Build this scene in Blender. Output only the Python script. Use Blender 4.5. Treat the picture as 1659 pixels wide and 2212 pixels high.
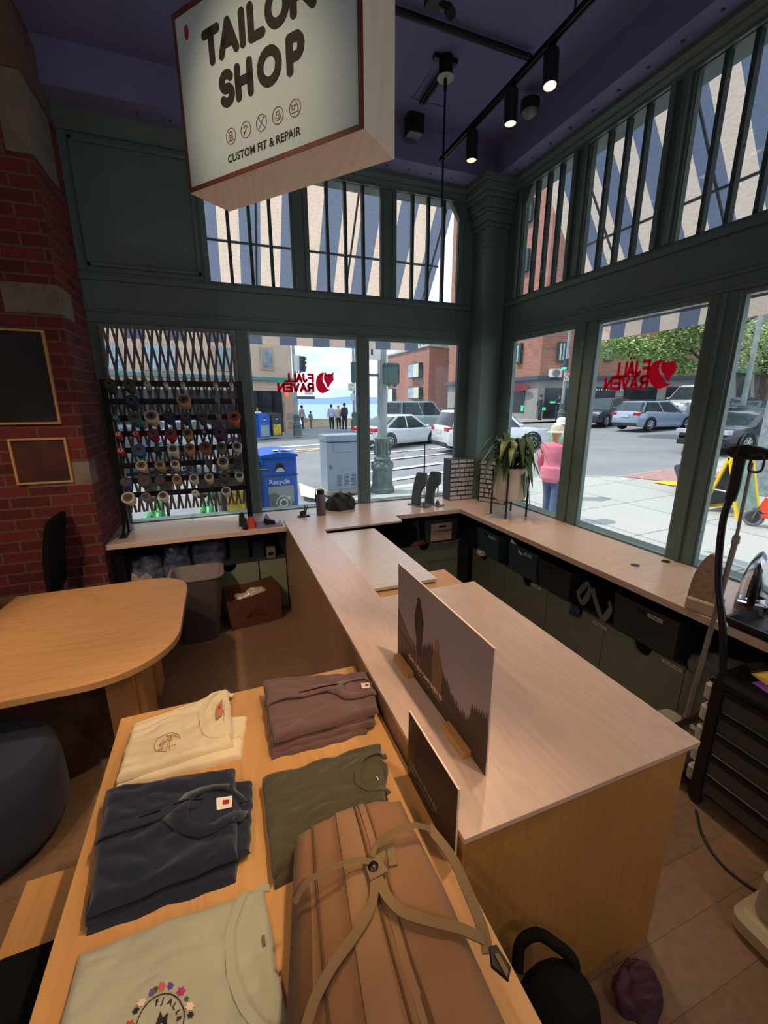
import bpy, math, random
import numpy as np
from mathutils import Vector, Matrix, noise
for o in list(bpy.data.objects): bpy.data.objects.remove(o)
scn = bpy.context.scene
COL = scn.collection
PI = math.pi
# ---------------------------------------------------------------- camera
F = 913.0; CX, CY = 829.5, 1106.0
def _axes():
    d = lambda p: np.array([p[0]-CX, -(p[1]-CY), -F])/np.linalg.norm([p[0]-CX, p[1]-CY, F])
    M = np.stack([d((3300, 868)), d((468, 868)), -d((843, 4600))], 1)
    U, S, V = np.linalg.svd(M)
    return U@V
R = _axes()
EYE = np.array([0, 0, 2.04])
cam = bpy.data.cameras.new('camera'); camo = bpy.data.objects.new('camera', cam); COL.objects.link(camo)
cam.sensor_fit = 'HORIZONTAL'; cam.sensor_width = 36; cam.lens = 36*F/1659.0
cam.clip_start = 0.02; cam.clip_end = 30000
m4 = Matrix(R.T.tolist()).to_4x4(); m4.translation = Vector(EYE); camo.matrix_world = m4
scn.camera = camo
# ---------------------------------------------------------------- look
scn.view_settings.view_transform = 'Standard'; scn.view_settings.look = 'None'
scn.view_settings.gamma = 1; scn.view_settings.use_curve_mapping = False
scn.view_settings.exposure = 0.0
# ---------------------------------------------------------------- sky and sun
SKY = 1.75; SUN = 3.3
w = bpy.data.worlds.new('sky'); scn.world = w; w.use_nodes = True
nt = w.node_tree; nt.nodes.clear()
out = nt.nodes.new('ShaderNodeOutputWorld'); bg = nt.nodes.new('ShaderNodeBackground')
tc = nt.nodes.new('ShaderNodeTexCoord'); mp = nt.nodes.new('ShaderNodeMapping')
mp.inputs['Scale'].default_value = (1.6, 1.6, 7)
nz = nt.nodes.new('ShaderNodeTexNoise'); nz.inputs['Scale'].default_value = 1.7; nz.inputs['Detail'].default_value = 7
rp = nt.nodes.new('ShaderNodeValToRGB')
rp.color_ramp.elements[0].position = 0.33; rp.color_ramp.elements[0].color = (0.28, 0.50, 0.84, 1)
rp.color_ramp.elements[1].position = 0.50; rp.color_ramp.elements[1].color = (0.74, 0.84, 0.97, 1)
nt.links.new(tc.outputs['Generated'], mp.inputs['Vector']); nt.links.new(mp.outputs[0], nz.inputs['Vector'])
nt.links.new(nz.outputs['Fac'], rp.inputs[0]); nt.links.new(rp.outputs[0], bg.inputs['Color'])
bg.inputs['Strength'].default_value = SKY
nt.links.new(bg.outputs[0], out.inputs[0])
sl = bpy.data.lights.new('sun', 'SUN'); sl.energy = SUN; sl.angle = 0.009; sl.color = (1, 0.95, 0.87)
so = bpy.data.objects.new('sun', sl); COL.objects.link(so)
_sd = Vector((0.50, -0.22, -0.84)).normalized()      # direction the sunlight travels
so.rotation_euler = _sd.to_track_quat('-Z', 'Y').to_euler(); so.location = (-20, -5, 40)

# ---------------------------------------------------------------- pixel -> place calculators
def ray(px, py):
    v = R.T@np.array([px-CX, -(py-CY), -F]); return v/np.linalg.norm(v)
def onz(px, py, z=0.0):
    r = ray(px, py); return Vector(EYE+(z-EYE[2])/r[2]*r)
def onx(px, py, x):
    r = ray(px, py); return Vector(EYE+x/r[0]*r)
def ony(px, py, y):
    r = ray(px, py); return Vector(EYE+y/r[1]*r)
def G(x): return 0.04*max(0.0, x-6)
def gnd(px, py):
    r = ray(px, py); t = 1.0
    for i in range(60):
        p = EYE+t*r; t = (G(p[0])-EYE[2])/r[2]
    return Vector(EYE+t*r)
# ---------------------------------------------------------------- materials
def srgb(c):
    return tuple(((x/255)/12.92 if x/255 <= 0.04045 else ((x/255+0.055)/1.055)**2.4) for x in c)
MATS = {}
def mat(name, col, rough=0.6, metal=0.0, var=0.08, scale=8.0, bump=0.0, bscale=60.0, spec=0.5, emis=None, trans=0.0, coat=0.0, sheen=0.0, stretch=None):
    """procedural principled material: base colour varied by noise, optional bump; col is 0-255 sRGB"""
    if name in MATS: return MATS[name]
    m = bpy.data.materials.new(name); m.use_nodes = True; n = m.node_tree; b = n.nodes['Principled BSDF']
    c = srgb(col)
    t = n.nodes.new('ShaderNodeTexCoord'); mpn = n.nodes.new('ShaderNodeMapping'); n.links.new(t.outputs['UV'], mpn.inputs[0])
    if stretch: mpn.inputs['Scale'].default_value = stretch
    no = n.nodes.new('ShaderNodeTexNoise'); no.inputs['Scale'].default_value = scale; no.inputs['Detail'].default_value = 5
    n.links.new(mpn.outputs[0], no.inputs['Vector'])
    r = n.nodes.new('ShaderNodeValToRGB')
    r.color_ramp.elements[0].position = 0.3; r.color_ramp.elements[0].color = tuple(max(0, x*(1-var)) for x in c)+(1,)
    r.color_ramp.elements[1].position = 0.7; r.color_ramp.elements[1].color = tuple(min(1, x*(1+var)) for x in c)+(1,)
    n.links.new(no.outputs['Fac'], r.inputs[0]); n.links.new(r.outputs[0], b.inputs['Base Color'])
    b.inputs['Roughness'].default_value = rough; b.inputs['Metallic'].default_value = metal
    b.inputs['Specular IOR Level'].default_value = spec
    if trans: b.inputs['Transmission Weight'].default_value = trans
    if coat: b.inputs['Coat Weight'].default_value = coat; b.inputs['Coat Roughness'].default_value = 0.1
    if sheen: b.inputs['Sheen Weight'].default_value = sheen
    if emis: b.inputs['Emission Color'].default_value = srgb(emis[0])+(1,); b.inputs['Emission Strength'].default_value = emis[1]
    if bump:
        n2 = n.nodes.new('ShaderNodeTexNoise'); n2.inputs['Scale'].default_value = bscale; n2.inputs['Detail'].default_value = 3
        n.links.new(t.outputs['UV'], n2.inputs['Vector'])
        bp = n.nodes.new('ShaderNodeBump'); bp.inputs['Strength'].default_value = bump; bp.inputs['Distance'].default_value = 0.01
        n.links.new(n2.outputs['Fac'], bp.inputs['Height']); n.links.new(bp.outputs[0], b.inputs['Normal'])
    MATS[name] = m; return m
def wood(name, light, dark, rough=0.4, scale=1.0, rot=0.0, contrast=1.0, coat=0.0):
    """flat-sawn wood: long stretched noise rings + fine pores; grain runs along UV v unless rot"""
    if name in MATS: return MATS[name]
    m = bpy.data.materials.new(name); m.use_nodes = True; n = m.node_tree; b = n.nodes['Principled BSDF']
    t = n.nodes.new('ShaderNodeTexCoord'); mp0 = n.nodes.new('ShaderNodeMapping'); mp0.inputs['Rotation'].default_value = (0, 0, rot)
    mp1 = n.nodes.new('ShaderNodeMapping'); mp1.inputs['Scale'].default_value = (7*scale, 0.9*scale, 1)
    n.links.new(t.outputs['UV'], mp0.inputs[0]); n.links.new(mp0.outputs[0], mp1.inputs[0])
    a = n.nodes.new('ShaderNodeTexNoise'); a.inputs['Scale'].default_value = 1.0; a.inputs['Detail'].default_value = 2; a.inputs['Distortion'].default_value = 0.5
    n.links.new(mp1.outputs[0], a.inputs['Vector'])
    mu = n.nodes.new('ShaderNodeMath'); mu.operation = 'MULTIPLY'; mu.inputs[1].default_value = 16
    n.links.new(a.outputs['Fac'], mu.inputs[0])
    pp = n.nodes.new('ShaderNodeMath'); pp.operation = 'PINGPONG'; pp.inputs[1].default_value = 0.5
    n.links.new(mu.outputs[0], pp.inputs[0])
    mp2 = n.nodes.new('ShaderNodeMapping'); mp2.inputs['Scale'].default_value = (150*scale, 5*scale, 1)
    n.links.new(mp0.outputs[0], mp2.inputs[0])
    f = n.nodes.new('ShaderNodeTexNoise'); f.inputs['Scale'].default_value = 1; f.inputs['Detail'].default_value = 4
    n.links.new(mp2.outputs[0], f.inputs['Vector'])
    ad = n.nodes.new('ShaderNodeMath'); ad.operation = 'MULTIPLY_ADD'; ad.inputs[1].default_value = 1.1; 
    n.links.new(pp.outputs[0], ad.inputs[0]); 
    f2 = n.nodes.new('ShaderNodeMath'); f2.operation = 'MULTIPLY'; f2.inputs[1].default_value = 0.7; n.links.new(f.outputs['Fac'], f2.inputs[0])
    n.links.new(f2.outputs[0], ad.inputs[2])
    r = n.nodes.new('ShaderNodeValToRGB'); r.color_ramp.elements[0].position = 0.15; r.color_ramp.elements[1].position = 0.15+0.55/contrast
    r.color_ramp.elements[0].color = srgb(dark)+(1,); r.color_ramp.elements[1].color = srgb(light)+(1,)
    n.links.new(ad.outputs[0], r.inputs[0]); n.links.new(r.outputs[0], b.inputs['Base Color'])
    b.inputs['Roughness'].default_value = rough
    if coat: b.inputs['Coat Weight'].default_value = coat; b.inputs['Coat Roughness'].default_value = 0.25
    MATS[name] = m; return m
def brick(name, c1, c2, mortar, bw=0.215, bh=0.075, ms=0.012, rough=0.85, bump=0.6, off=0.5, var=0.5):
    if name in MATS: return MATS[name]
    m = bpy.data.materials.new(name); m.use_nodes = True; n = m.node_tree; b = n.nodes['Principled BSDF']
    t = n.nodes.new('ShaderNodeTexCoord'); k = n.nodes.new('ShaderNodeTexBrick')
    nz = n.nodes.new('ShaderNodeTexNoise'); nz.inputs['Scale'].default_value = 3.0
    n.links.new(t.outputs['UV'], nz.inputs['Vector'])
    vm = n.nodes.new('ShaderNodeVectorMath'); vm.operation = 'MULTIPLY_ADD'; vm.inputs[1].default_value = (0.012*bump,)*3
    n.links.new(nz.outputs['Color'], vm.inputs[0]); n.links.new(t.outputs['UV'], vm.inputs[2])
    n.links.new(vm.outputs[0], k.inputs['Vector'])
    k.inputs['Color1'].default_value = srgb(c1)+(1,); k.inputs['Color2'].default_value = srgb(c2)+(1,); k.inputs['Mortar'].default_value = srgb(mortar)+(1,)
    k.inputs['Scale'].default_value = 1; k.inputs['Brick Width'].default_value = bw; k.inputs['Row Height'].default_value = bh
    k.inputs['Mortar Size'].default_value = ms; k.inputs['Mortar Smooth'].default_value = 0.2; k.offset = off
    n2 = n.nodes.new('ShaderNodeTexNoise'); n2.inputs['Scale'].default_value = 25; n2.inputs['Detail'].default_value = 6
    n.links.new(t.outputs['UV'], n2.inputs['Vector'])
    mx = n.nodes.new('ShaderNodeMix'); mx.data_type = 'RGBA'; mx.blend_type = 'MULTIPLY'; mx.inputs[0].default_value = var
    n.links.new(k.outputs['Color'], mx.inputs[6]); n.links.new(n2.outputs['Fac'], mx.inputs[7])
    n.links.new(mx.outputs[2], b.inputs['Base Color']); b.inputs['Roughness'].default_value = rough
    if bump:
        bp = n.nodes.new('ShaderNodeBump'); bp.inputs['Strength'].default_value = bump; bp.inputs['Distance'].default_value = 0.01; bp.invert = True
        n.links.new(k.outputs['Fac'], bp.inputs['Height']); n.links.new(bp.outputs[0], b.inputs['Normal'])
    MATS[name] = m; return m
def glass_mat():
    m = bpy.data.materials.new('window_glass'); m.use_nodes = True; n = m.node_tree; n.nodes.clear()
    o = n.nodes.new('ShaderNodeOutputMaterial'); mx = n.nodes.new('ShaderNodeMixShader')
    tr = n.nodes.new('ShaderNodeBsdfTransparent'); tr.inputs[0].default_value = (0.97, 0.985, 0.98, 1)
    gl = n.nodes.new('ShaderNodeBsdfGlossy'); gl.inputs['Roughness'].default_value = 0.02
    lw = n.nodes.new('ShaderNodeLayerWeight'); lw.inputs['Blend'].default_value = 0.5
    pw = n.nodes.new('ShaderNodeMath'); pw.operation = 'POWER'; pw.inputs[1].default_value = 5; n.links.new(lw.outputs['Facing'], pw.inputs[0])
    fr = n.nodes.new('ShaderNodeMath'); fr.operation = 'MULTIPLY_ADD'; fr.inputs[1].default_value = 0.5; fr.inputs[2].default_value = 0.02; n.links.new(pw.outputs[0], fr.inputs[0])
    n.links.new(fr.outputs[0], mx.inputs[0]); n.links.new(tr.outputs[0], mx.inputs[1]); n.links.new(gl.outputs[0], mx.inputs[2]); n.links.new(mx.outputs[0], o.inputs[0])
    MATS['glass'] = m; return m
GLASS = glass_mat()
def awning_mat(name, col, tcol, fac):
    m = bpy.data.materials.new(name); m.use_nodes = True; n = m.node_tree; n.nodes.clear()
    o = n.nodes.new('ShaderNodeOutputMaterial'); mx = n.nodes.new('ShaderNodeMixShader'); mx.inputs[0].default_value = fac
    d = n.nodes.new('ShaderNodeBsdfDiffuse'); t = n.nodes.new('ShaderNodeBsdfTranslucent')
    tcx = n.nodes.new('ShaderNodeTexCoord'); mpx = n.nodes.new('ShaderNodeMapping'); mpx.inputs['Scale'].default_value = (20, 90, 1)
    nx = n.nodes.new('ShaderNodeTexNoise'); nx.inputs['Scale'].default_value = 1; n.links.new(tcx.outputs['UV'], mpx.inputs[0]); n.links.new(mpx.outputs[0], nx.inputs['Vector'])
    for sh, c in ((d, col), (t, tcol)):
        cc = srgb(c); rr = n.nodes.new('ShaderNodeValToRGB'); rr.color_ramp.elements[0].position = 0.3; rr.color_ramp.elements[1].position = 0.6
        rr.color_ramp.elements[0].color = tuple(x*0.85 for x in cc)+(1,); rr.color_ramp.elements[1].color = cc+(1,)
        n.links.new(nx.outputs['Fac'], rr.inputs[0]); n.links.new(rr.outputs[0], sh.inputs[0])
    n.links.new(d.outputs[0], mx.inputs[1]); n.links.new(t.outputs[0], mx.inputs[2]); n.links.new(mx.outputs[0], o.inputs[0])
    MATS[name] = m; return m

# ---------------------------------------------------------------- mesh builder
class MB:
    def __init__(s): s.v = []; s.f = []; s.mi = []; s.m = 0
    def add(s, vs, fs):
        b = len(s.v); s.v += [tuple(p) for p in vs]; s.f += [tuple(b+i for i in f) for f in fs]; s.mi += [s.m]*len(fs); return s
    def box(s, a, b, M=None):
        x0, y0, z0 = a; x1, y1, z1 = b
        vs = [(x0, y0, z0), (x1, y0, z0), (x1, y1, z0), (x0, y1, z0), (x0, y0, z1), (x1, y0, z1), (x1, y1, z1), (x0, y1, z1)]
        if M is not None: vs = [M@Vector(p) for p in vs]
        return s.add(vs, [(0, 3, 2, 1), (4, 5, 6, 7), (0, 1, 5, 4), (1, 2, 6, 5), (2, 3, 7, 6), (3, 0, 4, 7)])
    def rbox(s, a, b, r=0.01, n=3, M=None):
        """box with rounded vertical edges and soft top/bottom rim"""
        x0, y0, z0 = a; x1, y1, z1 = b; r = min(r, (x1-x0)/2.01, (y1-y0)/2.01)
        def ring(i, z):
            q = []
            for (cx_, cy_, a0) in ((x1-r, y1-r, 0), (x0+r, y1-r, 90), (x0+r, y0+r, 180), (x1-r, y0+r, 270)):
                for k in range(n+1):
                    t = math.radians(a0+90*k/n); q.append((cx_+(r-i)*math.cos(t), cy_+(r-i)*math.sin(t), z))
            return q
        e = min(r*0.5, (z1-z0)/3)
        rings = [ring(e, z0), ring(0, z0+e), ring(0, z1-e), ring(e, z1)]
        return s.loft(rings, True, True, M)
    def loft(s, rings, cap0=True, cap1=True, M=None, closed=True):
        n = len(rings[0]); vs = [p for rg in rings for p in rg]; fs = []
        for i in range(len(rings)-1):
            for j in range(n if closed else n-1):
                k = (j+1) % n; fs.append((i*n+j, i*n+k, (i+1)*n+k, (i+1)*n+j))
        if cap0: fs.append(tuple(range(n-1, -1, -1)))
        if cap1: fs.append(tuple((len(rings)-1)*n+j for j in range(n)))
        if M is not None: vs = [M@Vector(p) for p in vs]
        return s.add(vs, fs)
    def cyl(s, p0, p1, r, r1=None, n=16, caps=True):
        return s.tube([p0, p1], [r, r if r1 is None else r1], n, caps)
    def tube(s, pts, r, n=10, caps=True):
        pts = [Vector(p) for p in pts]; rr = r if isinstance(r, (list, tuple)) else [r]*len(pts); rings = []
        up = None
        for i, p in enumerate(pts):
            d = (pts[min(i+1, len(pts)-1)]-pts[max(i-1, 0)]).normalized()
            if up is None: up = d.orthogonal().normalized()
            up = (up-d*up.dot(d)); up = up.normalized() if up.length > 1e-6 else d.orthogonal().normalized()
            sd = d.cross(up)
            rings.append([p+(up*math.cos(2*PI*k/n)+sd*math.sin(2*PI*k/n))*rr[i] for k in range(n)])
        return s.loft(rings, caps, caps)
    def ribbon(s, pts, w, t, nrm=(0, 0, 1)):
        """flat strap: rectangle w x t swept along pts, its flat side facing nrm"""
        pts = [Vector(p) for p in pts]; rings = []
        for i, p in enumerate(pts):
            d = (pts[min(i+1, len(pts)-1)]-pts[max(i-1, 0)]).normalized()
            N = Vector(nrm[i] if isinstance(nrm, list) else nrm); sd = d.cross(N).normalized(); N = sd.cross(d).normalized()
            rings.append([p+sd*w/2-N*t/2, p+sd*w/2+N*t/2, p-sd*w/2+N*t/2, p-sd*w/2-N*t/2])
        return s.loft(rings)
    def lathe(s, prof, c=(0, 0, 0), n=24, M=None, cap=True):
        rings = [[(c[0]+r*math.cos(2*PI*k/n), c[1]+r*math.sin(2*PI*k/n), c[2]+z) for k in range(n)] for r, z in prof]
        return s.loft(rings, cap, cap, M)
    def prism(s, poly, z0, z1, M=None):
        n = len(poly); vs = [(x, y, z0) for x, y in poly]+[(x, y, z1) for x, y in poly]
        if M is not None: vs = [M@Vector(p) for p in vs]
        return s.add(vs, [tuple(range(n-1, -1, -1)), tuple(range(n, 2*n))]+[(i, (i+1) % n, n+(i+1) % n, n+i) for i in range(n)])
    def sphere(s, c, r, n=14, sc=(1, 1, 1), M=None):
        rings = []
        for i in range(n+1):
            t = -PI/2+PI*i/n; rr = max(math.cos(t), 1e-4)
            rings.append([(c[0]+r*sc[0]*rr*math.cos(2*PI*k/(2*n)), c[1]+r*sc[1]*rr*math.sin(2*PI*k/(2*n)), c[2]+r*sc[2]*math.sin(t)) for k in range(2*n)])
        return s.loft(rings, True, True, M)
    def grid(s, fn, nu, nv):
        vs = [fn(i/nu, j/nv) for j in range(nv+1) for i in range(nu+1)]
        return s.add(vs, [(j*(nu+1)+i, j*(nu+1)+i+1, (j+1)*(nu+1)+i+1, (j+1)*(nu+1)+i) for j in range(nv) for i in range(nu)])
    def slab(s, quad, th, up=(0, 0, 1)):
        """thin plate from a 3D outline, thickness th along up"""
        u = Vector(up)*th; n = len(quad); vs = [Vector(p) for p in quad]+[Vector(p)+u for p in quad]
        return s.add(vs, [tuple(range(n-1, -1, -1)), tuple(range(n, 2*n))]+[(i, (i+1) % n, n+(i+1) % n, n+i) for i in range(n)])
    def build(s, name, material, parent=None, smooth=False, bevel=0.0, solid=0.0, sub=0, origin=None):
        me = bpy.data.meshes.new(name)
        vs = s.v
        if origin is not None: o_ = Vector(origin); vs = [tuple(Vector(p)-o_) for p in vs]
        me.from_pydata(vs, [], s.f)
        ms = material if isinstance(material, (list, tuple)) else [material]
        for q in ms: me.materials.append(q)
        me.polygons.foreach_set('material_index', s.mi)
        uv = me.uv_layers.new(name='uv'); co = s.v
        dat = np.empty(len(me.loops)*2, dtype=np.float32); k = 0
        for p in me.polygons:
            nn = p.normal; ax, ay, az = abs(nn.x), abs(nn.y), abs(nn.z)
            for vi in p.vertices:
                x, y, z = co[vi]
                if az >= ax and az >= ay: dat[k] = x; dat[k+1] = y
                elif ax >= ay: dat[k] = y; dat[k+1] = z
                else: dat[k] = x; dat[k+1] = z
                k += 2
        uv.data.foreach_set('uv', dat)
        me.validate()
        o = bpy.data.objects.new(name, me); COL.objects.link(o)
        if origin is not None: o.location = origin
        if parent is not None: o.parent = parent
        if smooth:
            me.polygons.foreach_set('use_smooth', [True]*len(me.polygons))
            try: me.set_sharp_from_angle(angle=math.radians(smooth if smooth is not True else 40))
            except Exception: pass
        if bevel:
            md = o.modifiers.new('bevel', 'BEVEL'); md.width = bevel; md.segments = 2; md.limit_method = 'ANGLE'; md.angle_limit = math.radians(40)
        if solid: md = o.modifiers.new('solid', 'SOLIDIFY'); md.thickness = solid
        if sub: md = o.modifiers.new('sub', 'SUBSURF'); md.levels = sub; md.render_levels = sub
        return o
def tag(o, label=None, cat=None, group=None, kind=None):
    if label: o['label'] = label
    if cat: o['category'] = cat
    if group: o['group'] = group
    if kind: o['kind'] = kind
    return o
def thing(name, label, cat, loc=(0, 0, 0), rz=0.0, group=None):
    o = bpy.data.objects.new(name, None); COL.objects.link(o); o.empty_display_size = 0.05
    o.location = loc; o.rotation_euler = (0, 0, rz); return tag(o, label, cat, group)
def struct(mb, name, m, parent=None, **k):
    o = mb.build(name, m, parent, **k)
    if parent is None: o['kind'] = 'structure'
    return o
def copy_tree(o, parent=None):
    c = o.copy(); COL.objects.link(c)
    if parent is not None: c.parent = parent
    for ch in list(o.children): copy_tree(ch, c)
    return c
def text_mb(body, size, offset=0.0, space=1.0, lines=1.0, align='LEFT', depth=0.0):
    """letters as a flat mesh in the XY plane (verts, faces)"""
    cu = bpy.data.curves.new('t', 'FONT'); cu.body = body; cu.size = size; cu.offset = offset; cu.space_character = space
    cu.space_line = lines; cu.align_x = align; cu.resolution_u = 3; cu.extrude = depth
    o = bpy.data.objects.new('t', cu); COL.objects.link(o)
    bpy.context.view_layer.update()
    dg = bpy.context.evaluated_depsgraph_get(); me = bpy.data.meshes.new_from_object(o.evaluated_get(dg))
    vs = [tuple(v.co) for v in me.vertices]; fs = [tuple(p.vertices) for p in me.polygons]
    bpy.data.objects.remove(o); bpy.data.curves.remove(cu); bpy.data.meshes.remove(me)
    return vs, fs
def bars(M, x, y, w, h, n, m, name, e, seed=1):
    """a line of print too small to read: a row of short upright marks"""
    rn = random.Random(seed); mb = MB(); u = w/n
    for i in range(n):
        if rn.random() < .12: continue
        mb.box((x+i*u, y, 0), (x+i*u+u*rn.uniform(.45, .75), y+h*rn.uniform(.75, 1.0), .0002), M)
    return mb.build(name, m, e)
def frame_M(org, xd, yd):
    """matrix whose local x,y run along xd,yd from org (z = the normal)"""
    xd = Vector(xd).normalized(); yd = Vector(yd); yd = (yd-xd*yd.dot(xd)).normalized(); zd = xd.cross(yd)
    M = Matrix((xd, yd, zd)).transposed().to_4x4(); M.translation = Vector(org); return M
def text_obj(body, size, M, material, name='lettering', parent=None, **k):
    vs, fs = text_mb(body, size, **k); mb = MB(); mb.add([M@Vector(v) for v in vs], fs)
    return mb.build(name, material, parent)
def strokes(mb, lines, w, M, th=0.002, n=10):
    """rounded pen strokes: every polyline drawn as capsules in the local XY plane of M"""
    for i, pl in enumerate(lines):
        for k, (a, b) in enumerate(zip(pl[:-1], pl[1:])):
            a = Vector((a[0], a[1])); b = Vector((b[0], b[1])); d = b-a
            if d.length < 1e-6: continue
            t0 = math.atan2(d.y, d.x); poly = []
            for j in range(n+1): t = t0+PI/2+PI*j/n; poly.append((a.x+w/2*math.cos(t), a.y+w/2*math.sin(t)))
            for j in range(n+1): t = t0-PI/2+PI*j/n; poly.append((b.x+w/2*math.cos(t), b.y+w/2*math.sin(t)))
            mb.prism(poly, 0, th+0.00004*(k % 5), M)
def arc(cx, cy, rx, ry, a0, a1, n=10):
    return [(cx+rx*math.cos(math.radians(a0+(a1-a0)*i/n)), cy+ry*math.sin(math.radians(a0+(a1-a0)*i/n))) for i in range(n+1)]
def spot(loc, target, power, angle=50, color=(1, 0.70, 0.44), blend=0.4, size=0.04, name='lamp_light', parent=None):
    l = bpy.data.lights.new(name, 'SPOT'); l.energy = power; l.spot_size = math.radians(angle); l.spot_blend = blend
    l.color = color; l.shadow_soft_size = size
    o = bpy.data.objects.new(name, l); COL.objects.link(o); o.location = loc
    o.rotation_euler = (Vector(target)-Vector(loc)).to_track_quat('-Z', 'Y').to_euler()
    if parent is not None: o.parent = parent
    return o
# ================================================================ SETTING
YW, XW = 4.54, 3.05; WTK = 0.07
GREEN = mat('green_paint', (88, 110, 108), 0.40, var=0.06, scale=3, bump=0.05, bscale=40)
GREEN2 = mat('dark_green_paint', (50, 66, 68), 0.5, var=0.06, scale=3)
CEIL = mat('ceiling_paint', (108, 112, 160), 0.8, var=0.05, scale=2)
TRIMC = mat('soffit_paint', (116, 118, 166), 0.6, var=0.05, scale=2)
BRICK = brick('red_brick', (136, 50, 45), (92, 32, 33), (122, 90, 82), 0.25, 0.085, 0.009, bump=0.9, var=0.55)
STONE = mat('stone', (124, 114, 102), 0.9, var=0.25, scale=6, bump=0.5, bscale=30)
DARKW = mat('dark_wall', (52, 44, 44), 0.9)
# floor: planks along X
def plank_floor():
    m = brick('plank_floor', (146, 116, 90), (130, 102, 78), (96, 74, 56), 1.9, 0.18, 0.0012, 0.5, 0.05, 0.37, 0.5)
    n = m.node_tree; m.node_tree.nodes['Principled BSDF'].inputs['Roughness'].default_value = 0.45
    return m
FLOOR = plank_floor()
mb = MB(); mb.box((-5, -4.5, -0.12), (XW+0.2, YW+0.2, 0.0)); struct(mb, 'floor', FLOOR)
mb = MB(); mb.box((-5, -4.5, 4.48), (XW+0.2, YW+0.2, 4.7))
mb.m = 1; zc = 4.478
for a, b in (((1.75, 3.55), (1.75, 3.9)), ((1.75, 3.9), (2.05, 3.9))):   # access panel joints
    mb.box((min(a[0], b[0])-0.004, min(a[1], b[1])-0.004, zc), (max(a[0], b[0])+0.004, max(a[1], b[1])+0.004, zc+0.004))
struct(mb, 'ceiling', [CEIL, GREEN2])
# dark shop walls that close the room behind the camera
mb = MB(); mb.box((-5.2, -4.7, -0.1), (-5, YW+0.2, 4.6)); struct(mb, 'wall_left', DARKW)
mb = MB(); mb.box((-5.2, -4.7, -0.1), (XW+0.2, -4.5, 4.6)); struct(mb, 'wall_front', DARKW)
# ---- back wall frame
BX = [(-1.0, -0.89), (0.224, 0.33), (1.446, 1.555), (2.68, XW+0.07)]
TX = [(0.044, 0.806), (0.966, 1.717), (1.877, 2.62)]
ZS, ZH, ZT0, ZT1 = 0.90, 2.70, 3.105, 4.09
mb = MB()
mb.box((-1.0, YW, -0.1), (XW+0.2, YW+0.2, ZS))
for a, b in BX: mb.box((a, YW, ZS), (b, YW+WTK, ZH))
mb.box((-1.0, YW, ZH), (XW+WTK, YW+WTK, ZT0))
xs = [-1.0]+[q for t in TX for q in t]+[XW+WTK]
for a, b in zip(xs[::2], xs[1::2]): mb.box((a, YW, ZT0), (b, YW+WTK, ZT1))
mb.box((-1.0, YW, ZT1), (XW+0.2, YW+0.2, 4.6))
mb.prism([(2.50, 4.095), (2.63, 4.095), (2.63, 3.90)], 0, 0.06, frame_M((0, YW+0.065, 0), (1, 0, 0), (0, 0, 1)))
struct(mb, 'wall_back', GREEN, bevel=0.004)
mb = MB()                                                     # mouldings of the back wall
mb.box((-0.97, YW-0.022, 3.035), (2.78, YW, 3.08)); mb.box((-0.97, YW-0.012, 2.79), (2.78, YW, 2.81))
mb.box((-0.97, YW-0.012, 2.705), (2.78, YW, 2.72))
for a, b in TX: mb.box((a-0.045, YW-0.014, 3.09), (a-0.015, YW, 4.12)); mb.box((b+0.015, YW-0.014, 3.09), (b+0.045, YW, 4.12))
mb.box((-0.90, YW-0.02, 3.14), (-0.02, YW, 3.17)); mb.box((-0.90, YW-0.02, 4.02), (-0.02, YW, 4.05))
mb.box((-0.90, YW-0.02, 3.14), (-0.87, YW, 4.05)); mb.box((-0.05, YW-0.02, 3.14), (-0.02, YW, 4.05))
struct(mb, 'trim_1', GREEN, bevel=0.004)
# ---- right wall frame
RY = [(4.08, YW+0.07), (2.951, 3.19), (1.86, 2.045), (0.77, 0.955), (-0.32, -0.135)]
TY = [(3.40, 4.04), (2.552, 3.22), (1.713, 2.38), (0.875, 1.54), (0.04, 0.70), (-0.8, -0.14)]
mb = MB()
mb.box((XW, -4.6, -0.1), (XW+0.2, YW+0.2, ZS))
for a, b in RY: mb.box((XW, a, ZS), (XW+WTK, b, ZH))
mb.box((XW, -4.6, ZS), (XW+0.2, -1.0, 4.6))
mb.box((XW, -1.0, ZH), (XW+WTK, YW, ZT0))
ys = [-1.0]+[q for t in reversed(TY) for q in t]+[YW]
for a, b in zip(ys[::2], ys[1::2]): mb.box((XW, a, ZT0), (XW+WTK, b, ZT1))
mb.box((XW, -1.0, ZT1), (XW+0.2, YW, 4.6))
mb.prism([(3.92, 4.095), (4.05, 4.095), (4.05, 3.90)], -0.06, 0, frame_M((XW+0.065, 0, 0), (0, 1, 0), (0, 0, 1)))
struct(mb, 'wall_right', GREEN, bevel=0.004)
mb = MB()
mb.box((XW-0.022, -1, 3.035), (XW, 4.26, 3.08)); mb.box((XW-0.012, -1, 2.79), (XW, 4.26, 2.81)); mb.box((XW-0.012, -1, 2.705), (XW, 4.26, 2.72))
for a, b in TY: mb.box((XW-0.03, a-0.055, 3.10), (XW, a-0.02, 4.12)); mb.box((XW-0.03, b+0.02, 3.10), (XW, b+0.055, 4.12))
for a, b in RY[1:]: mb.box((XW-0.02, (a+b)/2-0.012, ZS), (XW, (a+b)/2+0.012, ZH))
struct(mb, 'trim_2', GREEN, bevel=0.004)
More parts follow.
